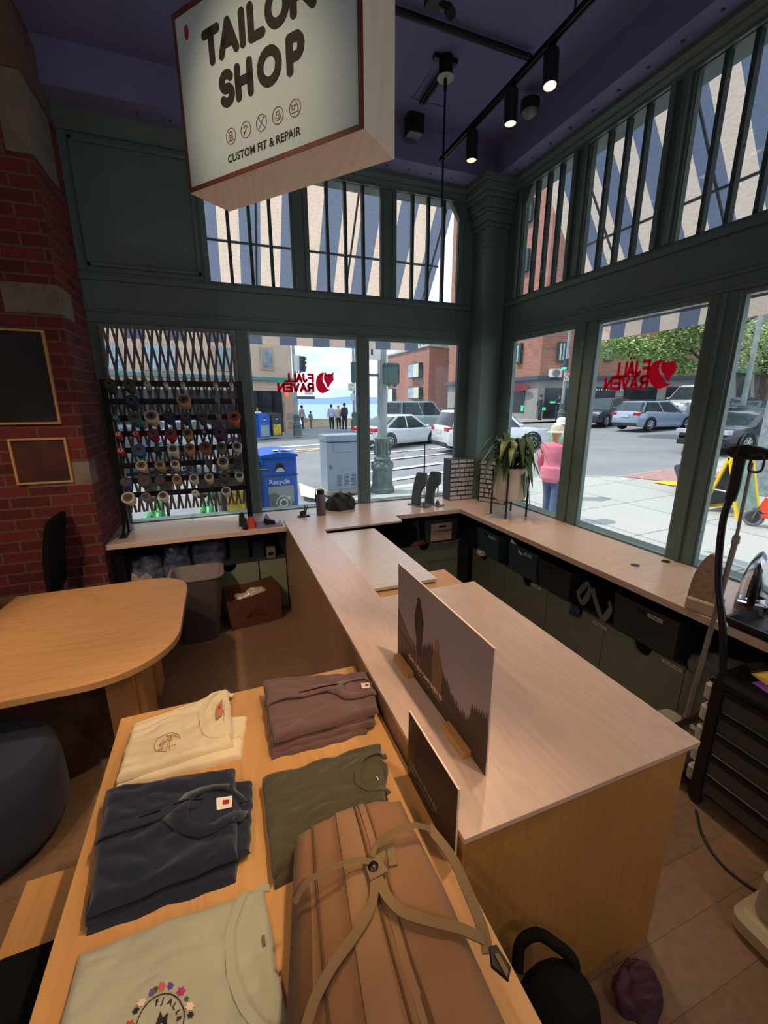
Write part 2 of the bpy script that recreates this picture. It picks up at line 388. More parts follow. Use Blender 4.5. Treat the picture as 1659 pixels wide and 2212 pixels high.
# ---- cornice and soffit along both walls
def cornice(axis):
    prof = [(0, 4.08), (0.025, 4.08), (0.025, 4.105), (0.05, 4.125), (0.05, 4.14), (0.085, 4.165), (0.085, 4.20), (0, 4.20)]
    m_ = MB()
    if axis == 'back': m_.loft([[(x, YW-d, z) for d, z in prof] for x in (-1.0, 2.85)])
    else: m_.loft([[(XW-d, y, z) for d, z in prof] for y in (-4.5, 4.35)])
    return m_
struct(cornice('back'), 'trim_3', GREEN); struct(cornice('right'), 'trim_4', GREEN)
mb = MB(); mb.box((-1.2, 4.23, 4.20), (XW, YW, 4.49)); mb.box((-1.2, 4.225, 4.20), (2.80, 4.23, 4.215))
mb.m = 1
for i in range(14): mb.lathe([(0.011, 4.192), (0.013, 4.199)], (2.62-i*0.23, 4.36, 0), 10)
struct(mb, 'trim_5', [TRIMC, GREEN2])
mb = MB(); mb.box((2.80, -4.5, 4.20), (XW, 4.23, 4.49))
mb.m = 1
for i in range(22): mb.lathe([(0.011, 4.192), (0.013, 4.199)], (2.90, 4.0-i*0.23, 0), 10)
struct(mb, 'trim_6', [TRIMC, GREEN2])
# ---- corner pilaster with stepped capital
mb = MB(); mb.box((2.79, 4.27, 0.0), (XW, YW, 3.80))
for z0, z1, e in ((0.9, 1.0, .012), (3.62, 3.65, .012), (3.80, 3.84, .02), (3.84, 3.92, .045), (3.92, 3.95, .065), (3.95, 4.03, .09), (4.03, 4.07, .12), (4.07, 4.14, .15), (4.14, 4.20, .17)):
    mb.box((2.79-e, 4.27-e, z0), (XW, YW, z1))
struct(mb, 'trim_7', mat('pilaster_paint', (92, 114, 108), 0.4, var=0.06, scale=3), bevel=0.006)
# ---- windows: frame, muntins, pane
def window(n, wall, a, b, z0, z1, nm=0, d=0.03, rail=0.03):
    """wall 'b': opening x a..b on the back wall; 'r': opening y a..b on the right wall"""
    e = bpy.data.objects.new('window_%d' % n, None); COL.objects.link(e); e['kind'] = 'structure'
    e.location = ((a+b)/2, YW+d, z0) if wall == 'b' else (XW+d, (a+b)/2, z0)
    e.empty_display_size = 0.05
    inv = Matrix.Translation(-e.location)
    def bx(m_, u0, v0, u1, v1, d0, d1):
        if wall == 'b': m_.box((u0, YW+d0, v0), (u1, YW+d1, v1), inv)
        else: m_.box((XW+d0, u0, v0), (XW+d1, u1, v1), inv)
    f = MB(); r = rail
    bx(f, a, z0, a+r, z1, d-.015, d+.025); bx(f, b-r, z0, b, z1, d-.015, d+.025); bx(f, a+r, z1-r*(1 if nm else 1.8), b-r, z1, d-.015, d+.025); bx(f, a+r, z0, b-r, z0+r*0.6, d-.015, d+.025)
    f.build('window_frame', GREEN if nm else mat('frame_edge', (120, 140, 138), 0.35, 0.3), e)
    for k in range(nm):
        m_ = MB(); u = a+r+(b-a-2*r)*(k+1)/(nm+1); bx(m_, u-.014, z0+r*0.6, u+.014, z1-r, d-.02, d+.025); m_.build('muntin', GREEN2, e)
    p = MB(); bx(p, a+r, z0+r*0.6, b-r, z1-r, d+.004, d+.012); p.build('glass_pane', GLASS, e)
    return e
k = 1
for (a, b) in ((-0.89, .224), (.33, 1.446), (1.555, 2.68)): window(k, 'b', a, b, ZS, ZH, 0, rail=0.018); k += 1
for a, b in TX: window(k, 'b', a, b, ZT0, ZT1, 3, rail=0.008); k += 1
for (a, b) in ((3.19, 4.08), (2.045, 2.951), (.955, 1.86), (-.135, .77), (-1.0, -.32)): window(k, 'r', a, b, ZS, ZH, 0, rail=0.018); k += 1
for a, b in TY: window(k, 'r', a, b, ZT0, ZT1, 3, rail=0.008); k += 1
# ---- brick pier on the left with its stone blocks
mb = MB(); mb.box((-5.0, 3.85, -0.05), (-0.97, YW+0.2, 4.48))
mb.m = 1
for z0, z1, w_, d_ in ((2.64, 2.83, 0.32, 0.30), (1.42, 1.60, 0.40, 0.18), (3.60, 4.05, 0.14, 0.5)):
    mb.box((-0.97-w_, 3.846, z0), (-0.966, 3.85+d_, z1))
mb.m = 2; mb.box((-5.0, 3.83, 4.05), (-0.95, 4.4, 4.4))
struct(mb, 'wall_brick', [BRICK, STONE, mat('brown_plaster', (104, 82, 72), .9, var=.2, scale=5)])
# ================================================================ INTERIOR
ASH = wood('ash_top', (214, 186, 168), (204, 174, 154), 0.33, 0.6, 0.0, 0.8, coat=0.35)
ASHX = wood('ash_top_cross', (216, 192, 174), (204, 178, 158), 0.30, 0.6, PI/2, 0.8, coat=0.4)
ASHE = wood('ash_edge', (204, 172, 140), (172, 138, 106), 0.5, 1.0, PI/2)
OAK = wood('oak_board', (206, 156, 98), (196, 144, 86), 0.42, 0.6, 0.0, 0.8)
OAKX = wood('oak_board_cross', (200, 152, 102), (188, 138, 88), 0.42, 0.6, PI/2, 0.8)
BLACK = mat('black_metal', (22, 22, 26), 0.4, 0.3, var=0.05)
BLKP = mat('black_plastic', (20, 20, 22), 0.45)
GREYM = mat('grey_metal', (104, 112, 118), 0.4, 0.3)
WHITE = mat('white_plastic', (225, 222, 214), 0.5)
PAPER = mat('paper', (226, 216, 200), 0.8)
CHROME = mat('chrome', (205, 205, 210), 0.12, 1.0, var=0.02)
INK = mat('print_black', (40, 32, 32), 0.7)
RED = mat('red_print', (190, 24, 44), 0.55, var=0.03)
def vinyl():
    m = bpy.data.materials.new('red_vinyl'); m.use_nodes = True; n = m.node_tree; n.nodes.clear(); o = n.nodes.new('ShaderNodeOutputMaterial')
    d = n.nodes.new('ShaderNodeBsdfDiffuse'); t = n.nodes.new('ShaderNodeBsdfTranslucent'); p = n.nodes.new('ShaderNodeBsdfTransparent'); a = n.nodes.new('ShaderNodeMixShader'); b = n.nodes.new('ShaderNodeMixShader')
    d.inputs[0].default_value = (.62, .05, .09, 1); t.inputs[0].default_value = (.80, .06, .12, 1); p.inputs[0].default_value = (.80, .10, .18, 1); a.inputs[0].default_value = .8; b.inputs[0].default_value = .45
    n.links.new(d.outputs[0], a.inputs[1]); n.links.new(t.outputs[0], a.inputs[2]); n.links.new(a.outputs[0], b.inputs[1]); n.links.new(p.outputs[0], b.inputs[2]); n.links.new(b.outputs[0], o.inputs[0]); return m
VINYL = vinyl()
# ---- worktop along both window walls
mb = MB(); mb.prism([(-1.0, 3.90), (2.385, 3.90), (2.385, -0.8), (XW, -0.8), (XW, 4.27), (2.79, 4.27), (2.79, YW), (-0.97, YW), (-0.97, 3.95)], 0.855, 0.90)
wt = mb.build('window_worktop', ASHX, bevel=0.002); tag(wt, 'pale L-shaped wooden worktop running under the windows', 'worktop')
for i, (x, y, r) in enumerate(((2.698, 2.01, .03), (2.971, 1.981, .03))):
    m_ = MB(); m_.lathe([(r, 0.0), (r, 0.003), (r*.8, 0.004)], (x, y, 0.90), 20); m_.build('cable_hole', BLKP, wt)
# ---- main counter
ct = thing('service_counter', 'long pale wooden service counter with a notch for a lower board', 'counter', (0.97, 2.4, 0))
mb = MB(); poly = [(0.504, 0.73), (1.43, 0.73), (1.443, 2.15), (0.80, 2.15), (0.80, 3.62), (1.58, 3.64), (1.59, 3.86), (1.59, 4.10), (0.504, 4.10)]
o = mb.prism(poly, 0.901, 0.92).build('counter_top', ASH, ct, bevel=0.0015, origin=(0, 0, 0)); o.location = -ct.location
def cpart(mb, name, m, **k): o = mb.build(name, m, ct, **k); o.location = -ct.location; return o
mb = MB(); mb.box((0.508, 0.76, 0.0), (0.53, 4.08, 0.90)); cpart(mb, 'side_panel', wood('side_oak_shaded', (158, 128, 104), (144, 114, 92), .45, .6, 0, .8))  # same wood in a darker, duller colour: the shade on this side is painted in
mb = MB(); mb.box((0.508, 0.74, 0.0), (1.385, 0.76, 0.90)); cpart(mb, 'front_panel', wood('front_oak', (184, 134, 70), (172, 122, 62), .42, .6, 0, .8))
mb = MB(); mb.box((1.365, 0.76, 0.0), (1.385, 2.13, 0.90)); cpart(mb, 'side_panel', OAKX)
mb = MB(); mb.box((0.80, 2.15, 0.84), (1.43, 2.52, 0.862)); mb.box((0.80, 2.15, 0.862), (0.815, 3.60, 0.90)); cpart(mb, 'board_support', OAKX)
mb = MB(); mb.box((0.53, 2.13, 0.0), (1.385, 2.15, 0.84)); mb.box((0.78, 2.15, 0.10), (0.80, 4.0, 0.90)); cpart(mb, 'inner_panel', OAK)
mb = MB(); mb.box((0.81, 2.33, 0.872), (1.27, 3.58, 0.893))
o = mb.build('lift_out_board', wood('ash_board', (212, 198, 188), (160, 140, 128), 0.28, 1.1, PI/2, 1.8, coat=0.3), bevel=0.0015)
tag(o, 'loose wavy-grained board lying lower in the counter notch', 'board')
# ---- display table with a lower tier
tb = thing('display_table', 'orange-lit wooden display table covered with folded shirts', 'table', (0.02, 0.5, 0))
def tpart(mb, name, m, par=tb, **k): o = mb.build(name, m, par, **k); o.location = -par.location; return o
TZ = 0.82
mb = MB(); mb.box((-0.473, -0.9, TZ-0.035), (0.500, 1.705, TZ)); tpart(mb, 'tabletop', OAK, bevel=0.002)
for (x0, x1) in ((-0.45, -0.42), (0.46, 0.49)):
    for (y0, y1) in ((-0.8, -0.5), (1.35, 1.68)):
        m_ = MB(); m_.box((x0, y0, 0), (x1, y1, TZ-0.035)); tpart(m_, 'leg', OAK)
lt = thing('low_display_bench', 'lower wooden bench beside the display table holding black shirts', 'bench', (-0.5, 0.5, 0))
mb = MB(); mb.box((-0.76, -0.9, 0.42), (-0.455, 1.45, 0.45)); tpart(mb, 'bench_top', OAK, lt, bevel=0.002)
for y0 in (-0.8, 1.3):
    m_ = MB(); m_.box((-0.74, y0, 0), (-0.71, y0+0.12, 0.42)); tpart(m_, 'leg', OAK, lt)
    m_ = MB(); m_.box((-0.49, y0, 0), (-0.46, y0+0.12, 0.42)); tpart(m_, 'leg', OAK, lt)
# ---------------------------------------------------------------- folded clothes
def fabric(name, col, rough=0.9, sheen=0.3, var=0.07, b=0.25):
    return mat(name, col, rough, var=var, scale=5, bump=b, bscale=420, sheen=sheen, spec=0.2)
def folded(name, label, cat, corners, z0, t, material, seed=0, neck=None, group=None, rough=1.0, bulge=0.0, strip=None, wob=0.006, parent=None, nu=84, nv=64):
    """soft folded garment: corners P00,P10,P11,P01 as pixels on its top; u runs hem -> collar, v near -> far"""
    zt = z0+t
    P = [onz(x, y, zt) for x, y in corners]
    L = (P[1]-P[0]).length; Wd = (P[3]-P[0]).length; rr = min(0.03, max(t*0.9, 0.012))
    def S(u, v, lift=0.0):
        uu = min(max(u, 0), 1); vv = min(max(v, 0), 1)
        p = P[0]*(1-u)*(1-v)+P[1]*u*(1-v)+P[2]*u*v+P[3]*(1-u)*v
        e = min(uu*L, (1-uu)*L, vv*Wd, (1-vv)*Wd)
        k = min(e/rr, 1.0); prof = math.sqrt(max(0, 1-(1-k)**2))
        nn = Vector((u*3.1+seed*7.3, v*2.3+seed*3.7, seed*1.9))
        wv = noise.noise(nn)*0.006+abs(noise.noise(Vector((u*2.2+v*5+seed, v*4-u*3+seed*5, 3.1))))*0.010
        wv += noise.noise(nn*4.1)*0.0015
        h = t*prof+wv*rough*prof+bulge*math.sin(PI*uu)*math.sin(PI*vv)*prof
        if neck:
            cu, cv, ru, rv = neck; d = math.hypot((u-cu)*L/ru, (v-cv)*Wd/rv)
            if d < 1: h -= 0.010*min(1, (1-d)*9)*prof
            elif d < 1.28: h += 0.004*math.sin(PI*(d-1)/0.28)*prof
        if strip:
            for (sv0, su1, amt) in strip:
                dv = (v-sv0-0.05*math.sin(u*2.2))*Wd
                if u < su1 and dv > 0: h += amt*(1-math.exp(-dv/0.004))*min(1, (su1-u)*12)*prof
        b = 0.0
        o = Vector((noise.noise(Vector((u*5+seed, v*5, 1.0)))*wob, noise.noise(Vector((u*5, v*5+seed, 9.0)))*wob, 0))
        return Vector((p.x+o.x, p.y+o.y, z0+max(h, 0)+lift))
    def warp(i): return 0.5-0.5*math.cos(PI*i) if True else i
    mb = MB(); mb.grid(lambda a, b: S(a*0.6+warp(a)*0.4, b*0.6+warp(b)*0.4), nu, nv)
    base = thing(name, label, cat, (P[0]+P[2])/2*1.0, group=group) if parent is None else parent
    if parent is None: base.location.z = z0
    o = mb.build('folded_body', material, base, smooth=True, origin=tuple(base.location)); o.location = (0, 0, 0)
    return base, S, L, Wd
def on(base, mb, name, m, **k):
    o = mb.build(name, m, base, origin=tuple(base.location), **k); o.location = (0, 0, 0); return o
def loose(S, neckarc, w=0.018, t=0.004): 
    mb = MB(); pts = [S(u, v, 0.001) for u, v in neckarc]; mb.ribbon(pts, w, t); return mb
def print_lines(S, polys, w, lift=0.0022):
    mb = MB()
    for pl in polys:
        pts = [S(u, v, lift) for u, v in pl]
        mb.ribbon(pts, w, 0.0008)
    return mb
def decal(S, verts, faces, cu, cv, L, Wd, rot=0.0, lift=0.002):
    """letters laid on the cloth: local metres -> (u,v)"""
    c, s_ = math.cos(rot), math.sin(rot); out = []
    for x, y, z in verts:
        X = x*c-y*s_; Y = x*s_+y*c; out.append(S(cu+X/L, cv+Y/Wd, lift))
    return MB().add(out, faces)
CREAM = fabric('cream_cotton', (232, 214, 176)); BROWN = fabric('brown_hemp', (110, 82, 78)); NAVY = fabric('navy_hemp', (30, 36, 54))
OLIVE = fabric('olive_cotton', (78, 72, 52)); SAGE = fabric('sage_cotton', (172, 172, 148)); BLKC = fabric('black_cotton', (10, 10, 12), sheen=0.0)
TAG = mat('paper_tag', (196, 130, 92), 0.8); TAGW = mat('woven_label', (238, 226, 206), 0.8); TAGR = mat('label_red', (176, 30, 40), 0.8)
def arcuv(cu, cv, ru, rv, L, Wd, a0, a1, n=22):
    return [(cu+ru/L*math.cos(math.radians(a0+(a1-a0)*i/n)), cv+rv/Wd*math.sin(math.radians(a0+(a1-a0)*i/n))) for i in range(n+1)]
# cream tees (two)
g = 'cream tees folded at the back left of the table'
folded('folded_tshirt', 'cream tee underneath the printed cream tee, only its rim showing', 'shirt', [(247, 1697), (522, 1629), (532, 1538), (284, 1562)], TZ, 0.020, CREAM, 3, group=g, neck=(0.93, 0.72, 0.07, 0.10), rough=0.5)
b, S, L, Wd = folded('folded_tshirt', 'top cream tee with a round tree print and cardboard tag', 'shirt', [(248, 1680), (503, 1603), (494, 1487), (285, 1560)], TZ+0.020, 0.024, CREAM, 8, group=g, neck=(0.93, 0.55, 0.075, 0.105), rough=1.3)
on(b, loose(S, arcuv(0.93, 0.55, 0.082, 0.112, L, Wd, 60, 300)), 'neckband', CREAM, smooth=True)
q = [S(0.86, 0.45, .012), S(0.93, 0.50, .013), S(0.925, 0.78, .013), S(0.865, 0.68, .012)]
m_ = MB(); m_.slab(q, 0.0015); tg = on(b, m_, 'swing_tag', TAG)
m_ = MB(); m_.slab([S(0.885, 0.6, .0145), S(0.905, 0.61, .0145), S(0.90, 0.68, .0145), S(0.885, 0.66, .0145)], 0.0004); on(b, m_, 'tag_logo', TAGR)
m_ = MB(); m_.tube([S(0.92, 0.62, .012), S(0.95, 0.6, .02), S(0.955, 0.5, .015), S(0.94, 0.42, .006)], 0.0012, 6); on(b, m_, 'tag_string', CREAM)
pr = mat('brown_print', (176, 134, 98), 0.9); cu_, cv_, rp_ = 0.40, 0.33, 0.040
def cuv(x, y): return (cu_+x*rp_/L, cv_+y*rp_/Wd)
pl = [[cuv(math.cos(t/20*2*PI), math.sin(t/20*2*PI)) for t in range(16)]]
rnd = random.Random(2)
for x in (-0.45, 0.1): pl.append([cuv(x-.1, -0.9), cuv(x, -0.2), cuv(x+.05, .1)]); pl.append([cuv(x+.12, -0.9), cuv(x+.12, -0.2), cuv(x+.2, .15)])
for k in range(16):
    x, y = rnd.uniform(-.7, .7), rnd.uniform(-.3, .7); pl.append([cuv(x, y), cuv(x+.12, y+.1), cuv(x+.2, y-.05)])
for x, y in ((-.1, .65), (.25, .62)): pl.append([cuv(x+.12*math.cos(t), y+.12*math.sin(t)) for t in (0, 1, 2, 3, 4, 5, 6.28)])
for k in range(7): pl.append([cuv(-.7+k*.2, -.55-.05*(k % 2)), cuv(-.55+k*.2, -.62)])
on(b, print_lines(S, pl, 0.0022), 'chest_print', pr)
# collared stacks
def collar_parts(b, S, L, Wd, m, cu, cv, lab=True, s=1.0):
    def U(x, y): return (cu+x*s/L, cv+y*s/Wd)
    # back yoke inside the neck, two collar leaves, placket edge
    m_ = MB(); pts = [U(-.085, .0), U(-.03, .062), U(.035, .07), U(.055, .0), U(.035, -.07), U(-.03, -.062)]
    m_.slab([S(u, v, .004) for u, v in pts], 0.004); on(b, m_, 'neck_lining', m)
    for sg in (1, -1):
        n = 9; outer = []; inner = []
        for i in range(n):
            a = math.radians(205-190*i/(n-1)) if sg > 0 else math.radians(-205+190*i/(n-1))
            inner.append((0.060*math.cos(a)-.01, 0.060*math.sin(a))); k = 1.18 if i == 0 else (1.95 if i == 1 else 1.66-.035*i)
            outer.append((0.060*k*math.cos(a)-.01, 0.060*k*math.sin(a)))
        mm = MB(); vs = [S(*U(x, y), .013) for x, y in inner]+[S(*U(x, y), .005) for x, y in outer]
        mm.add(vs, [(i, i+1, n+i+1, n+i) for i in range(n-1)]); o = on(b, mm, 'collar_leaf', m, smooth=True, solid=0.004)
    if lab:
        m_ = MB(); q = [U(.0, -.018), U(.036, -.018), U(.036, .026), U(.0, .026)]; m_.slab([S(u, v, .0092) for u, v in q], 0.0012); on(b, m_, 'woven_label', TAGW)
        m_ = MB(); q = [U(.016, -.004), U(.030, -.004), U(.030, .014), U(.016, .014)]; m_.slab([S(u, v, .0106) for u, v in q], 0.0004); on(b, m_, 'label_mark', TAGR)
def placket(b, S, m, v0):
    f = lambda u: v0+.05*math.sin(u*2.2)
    mm = MB(); mm.ribbon([S(.01+.75*i/30, f(.01+.75*i/30)+.035, .004) for i in range(31)], .034, .006); on(b, mm, 'placket', m, smooth=True)
    mm = MB(); mm.ribbon([S(.30+.44*i/20, f(.30+.44*i/20)+.062, .0045) for i in range(21)], .004, .007); on(b, mm, 'placket_slit_shadow', BLKC)  # black ribbon laid in as the shadow line along the placket slit
g = 'brown button shirts stacked at the back right of the table'
bq = [[(585, 1633), (792, 1578), (806, 1500), (571, 1502)], [(586, 1618), (806, 1560), (815, 1500), (571, 1490)], [(586, 1606), (800, 1545), (812, 1492), (570, 1482)]]
nm = ['bottom brown shirt of the stack of four', 'second brown shirt from the bottom of the stack', 'third brown shirt from the bottom of the stack']
for i, c in enumerate(bq): folded('folded_shirt', nm[i], 'shirt', c, TZ+0.018*i, 0.020, BROWN, 20+i, group=g, rough=0.7, wob=0.012)
b, S, L, Wd = folded('folded_shirt', 'top brown shirt with collar open and white neck label', 'shirt', [(590, 1594), (819, 1530), (795, 1447), (568, 1470)], TZ+0.054, 0.024, BROWN, 31, group=g, rough=1.4, strip=[(0.52, 0.78, 0.006), (0.60, 0.6, 0.003)])
collar_parts(b, S, L, Wd, BROWN, 0.88, 0.54); placket(b, S, BROWN, .52)
g = 'navy button shirts stacked at the left of the table'
nq = [[(183, 2008), (508, 1893), (536, 1690), (226, 1712)], [(181, 1990), (540, 1830), (545, 1682), (227, 1708)]]
for i, c in enumerate(nq): folded('folded_shirt', ['lowest navy shirt of the navy stack', 'middle navy shirt of the navy stack'][i], 'shirt', c, TZ+0.020*i, 0.022, NAVY, 40+i, group=g, rough=0.7, wob=0.012)
b, S, L, Wd = folded('folded_shirt', 'top navy shirt with open collar and white neck label', 'shirt', [(180, 1970), (512, 1838), (508, 1652), (227, 1704)], TZ+0.040, 0.026, NAVY, 47, group=g, rough=1.4, strip=[(0.50, 0.72, 0.007), (0.58, 0.55, 0.004)])
collar_parts(b, S, L, Wd, NAVY, 0.86, 0.50, s=1.1); placket(b, S, NAVY, .49)
g = 'olive tees folded in the middle of the table'
folded('folded_tshirt', 'lower olive tee under the other olive tee', 'shirt', [(592, 1905), (830, 1790), (838, 1640), (568, 1682)], TZ, 0.030, OLIVE, 50, group=g, rough=0.6)
b, S, L, Wd = folded('folded_tshirt', 'upper olive green tee partly under the tan backpack', 'shirt', [(588, 1880), (835, 1730), (823, 1598), (565, 1672)], TZ+0.028, 0.028, OLIVE, 52, group=g, neck=(0.97, 0.50, 0.07, 0.085), rough=1.3)
on(b, loose(S, arcuv(0.97, 0.5, 0.076, 0.092, L, Wd, 70, 290)), 'neckband', OLIVE, smooth=True)
m_ = MB(); m_.tube([S(.93, .42, .003), S(.935, .38, .008), S(.94, .36, .003)], .002, 6); on(b, m_, 'tag_string', TAGW)
b, S, L, Wd = folded('folded_tshirt', 'sage green tee with flower ring print at the table front', 'shirt', [(60, 2440), (640, 2290), (570, 1905), (165, 2046)], TZ, 0.034, SAGE, 60, neck=(0.98, 0.56, 0.085, 0.115), rough=1.5)
on(b, loose(S, arcuv(0.98, 0.56, 0.092, 0.123, L, Wd, 75, 285)), 'neckband', SAGE, smooth=True)
m_ = MB(); m_.slab([S(.935, .60, .004), S(.95, .60, .004), S(.95, .66, .004), S(.935, .66, .004)], .002); on(b, m_, 'neck_label', mat('dark_label', (96, 82, 58)))
# flower ring print: centre at pixel (345,2215)
def inv_uv(S, px, py):
    best = None
    for i in range(61):
        for j in range(61):
            p = S(i/60, j/60); r = R@(np.array(p)-EYE); x = CX+F*r[0]/-r[2]; y = CY-F*r[1]/-r[2]; d = (x-px)**2+(y-py)**2
            if best is None or d < best[0]: best = (d, i/60, j/60)
    return best[1], best[2]
cu_, cv_ = inv_uv(S, 342, 2218)
def cuv2(x, y): return (cu_+x/L, cv_+y/Wd)
RR = 0.046
on(b, print_lines(S, [[cuv2(RR*math.cos(t/30*2*PI), RR*math.sin(t/30*2*PI)) for t in range(31)]], 0.0016), 'print_ring', INK)
vs, fs = [], []
for i, chx in enumerate('FJALLRAVEN'):
    if chx == ' ': continue
    a = math.radians(100-i*20); v_, f_ = text_mb(chx, 0.013, 0.0004); c, s_ = math.cos(a-PI/2), math.sin(a-PI/2); r0 = RR-0.015
    base = len(vs); vs += [((x-.004)*c-y*s_+r0*math.cos(a), (x-.004)*s_+y*c+r0*math.sin(a), 0) for x, y, z in v_]; fs += [tuple(base+k for k in f) for f in f_]
on(b, decal(S, vs, fs, cu_, cv_, L, Wd), 'print_letters', INK)
fx = [(-.016, -.012), (-.006, .012), (.0, .022), (.004, .012), (.014, .018), (.012, .002), (.020, -.014), (.0, -.022)]
on(b, decal(S, [(x, y, 0) for x, y in fx], [tuple(range(len(fx)))], cu_, cv_, L, Wd), 'print_emblem', INK)
fl = [((198, 60, 40), 165, .011), ((236, 206, 184), 132, .011), ((40, 44, 40), 145, .008), ((92, 84, 140), 112, .008), ((70, 80, 50), 104, .006), ((200, 92, 92), 92, .009), ((84, 78, 150), 74, .008), ((176, 44, 96), 48, .011), ((236, 206, 184), 16, .011), ((44, 40, 40), 2, .008), ((70, 84, 52), 30, .006)]
for i, (c, a, r) in enumerate(fl):
    a = math.radians(a); R0 = RR+0.012; pts = []
    for k in range(12): q = r*(1.0 if k % 2 == 0 else 0.62); pts.append((R0*math.cos(a)+q*math.cos(k*PI/6), R0*math.sin(a)+q*math.sin(k*PI/6)*0.8, 0))
    on(b, decal(S, pts, [tuple(range(12))], cu_, cv_, L, Wd), 'print_flower', mat('print_%d' % i, c, 0.9))
# black shirts on the low bench
g = 'black shirts on the low bench'
c0 = [(-40, 2240), (140, 2130), (122, 1985), (40, 2040)]
for i, zz in enumerate((0.45, 0.48, 0.51)):
    mbb = MB(); x0, x1, y0, y1 = -0.745+0.006*i, -0.50-0.004*i, 0.55, 1.19-0.015*i
    mbb.rbox((x0, y0, zz), (x1, y1, zz+0.028), 0.03, 4)
    o = mbb.build('folded_shirt', BLKC, smooth=True); tag(o, ['bottom', 'middle', 'top'][i]+' black folded shirt on the low bench', 'shirt', g)
# ---------------------------------------------------------------- backpack
TAN = fabric('tan_canvas', (138, 100, 68), 0.8, 0.15, 0.1, 0.2); TAN2 = fabric('tan_canvas_panel', (146, 110, 76), 0.8, 0.15); STR = fabric('tan_webbing', (128, 104, 72), 0.7, 0.1); TAND = fabric('tan_dark_cloth', (96, 68, 46), 0.8, 0.1)  # the darkest tan is for zip, seams and side pocket
bp = thing('backpack', 'large tan canvas backpack lying on the display table with looped straps', 'backpack', (0.25, 0.55, TZ))
def bp_surf(px, py, z): return onz(px, py, z)
BT = TZ+0.15
Pq = [onz(590, 2420, BT), onz(1190, 2330, BT), onz(868, 1692, BT), onz(630, 1772, BT)]
def BS(u, v, lift=0.0):
    """u across (left->right), v up the bag (front->back)"""
    p = Pq[0]*(1-u)*(1-v)+Pq[1]*u*(1-v)+Pq[2]*u*v+Pq[3]*(1-u)*v
    wL = (Pq[1]-Pq[0]).length; hL = (Pq[3]-Pq[0]).length
    e = min(u*wL*0.9, (1-u)*wL*0.9, (1-v)*hL); k = min(max(e, 0)/0.06, 1); prof = (1-(1-k)**2.6)**(1/2.6) if k < 1 else 1
    ridge = 0.0
    for c0, hgt, wdt in ((0.17, 0.010, 0.012), (0.34, 0.012, 0.012), (0.60, 0.010, 0.02)):
        d = (u-c0)/wdt; ridge += hgt/(1+math.exp(-d)) if c0 < 0.5 else -hgt*math.exp(-d*d)
    n_ = noise.noise(Vector((u*4+3, v*3, 2.2)))*0.012+noise.noise(Vector((u*9, v*7, 5)))*0.004
    w2 = 0.012*math.sin(v*9+u*3)*0.4
    h = 0.125*prof+(ridge+n_+w2)*prof+0.03*math.sin(PI*min(max(u, 0), 1))*prof
    return Vector((p.x, p.y, TZ+max(h, 0.0)+lift))
def bpart(mb, name, m, **k): o = mb.build(name, m, bp, origin=tuple(bp.location), **k); o.location = (0, 0, 0); return o
mb = MB(); mb.grid(lambda a, b: BS(a, b), 80, 90); bpart(mb, 'bag_body', TAN, smooth=True)
mb = MB(); mb.grid(lambda a, b: BS(0.36+a*0.15, 0.02+b*0.93, 0.004), 10, 60); bpart(mb, 'lid_strap', TAN2, smooth=True)
def line_uv(u0, v0, u1, v1, w, m, name, lift=.004, t=.004, n=24):
    mb = MB(); mb.ribbon([BS(u0+(u1-u0)*i/n, v0+(v1-v0)*i/n, lift) for i in range(n+1)], w, t); return bpart(mb, name, m, smooth=True)
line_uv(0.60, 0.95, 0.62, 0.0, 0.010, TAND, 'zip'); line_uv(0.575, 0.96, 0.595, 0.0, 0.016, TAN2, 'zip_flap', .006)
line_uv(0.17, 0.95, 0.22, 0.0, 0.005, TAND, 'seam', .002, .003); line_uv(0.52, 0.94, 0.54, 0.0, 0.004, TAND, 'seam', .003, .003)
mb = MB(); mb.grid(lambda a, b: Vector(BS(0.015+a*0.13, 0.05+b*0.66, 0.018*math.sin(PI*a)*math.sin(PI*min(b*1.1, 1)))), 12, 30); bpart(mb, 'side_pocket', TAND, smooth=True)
def spl(pts, n=8):
    """Catmull-Rom through 3D points"""
    P_ = [Vector(p) for p in pts]; P_ = [P_[0]*2-P_[1]]+P_+[P_[-1]*2-P_[-2]]; out = []
    for i in range(1, len(P_)-2):
        for k in range(n):
            t = k/n; a, b_, c, d = P_[i-1:i+3]
            out.append(0.5*((2*b_)+(c-a)*t+(2*a-5*b_+4*c-d)*t*t+(3*b_-a-3*c+d)*t**3))
    out.append(P_[-2]); return out
zs = BT+0.03
def strap(pxs, w, name='strap', t=0.004, tilt=(0, 0, 1), m=STR):
    mb = MB(); mb.ribbon(spl([onz(x, y, z) for x, y, z in pxs]), w, t, tilt); return bpart(mb, name, m, smooth=True)
strap([(636, 1950, zs-.01), (665, 1905, zs+.02), (720, 1874, zs+.035), (770, 1858, zs+.035), (802, 1862, zs+.02)], 0.011, 'grab_loop', tilt=(0.2, -0.6, 0.6))
strap([(803, 1850, zs+.02), (815, 1822, zs+.03), (850, 1796, zs+.04), (895, 1783, zs+.035), (930, 1790, zs)], 0.012, 'grab_loop', tilt=(0.2, -0.6, 0.6))
strap([(808, 1885, zs+.012), (808, 1930, zs+.01), (795, 1975, zs+.008), (760, 2030, zs+.008), (720, 2085, zs+.008), (680, 2160, zs), (655, 2240, zs)], 0.019, 'shoulder_strap')
strap([(815, 1892, zs+.01), (835, 1935, zs+.01), (870, 1970, zs+.01), (930, 1990, zs+.008), (990, 2005, zs+.004), (1045, 2028, zs-.012)], 0.021, 'shoulder_strap')
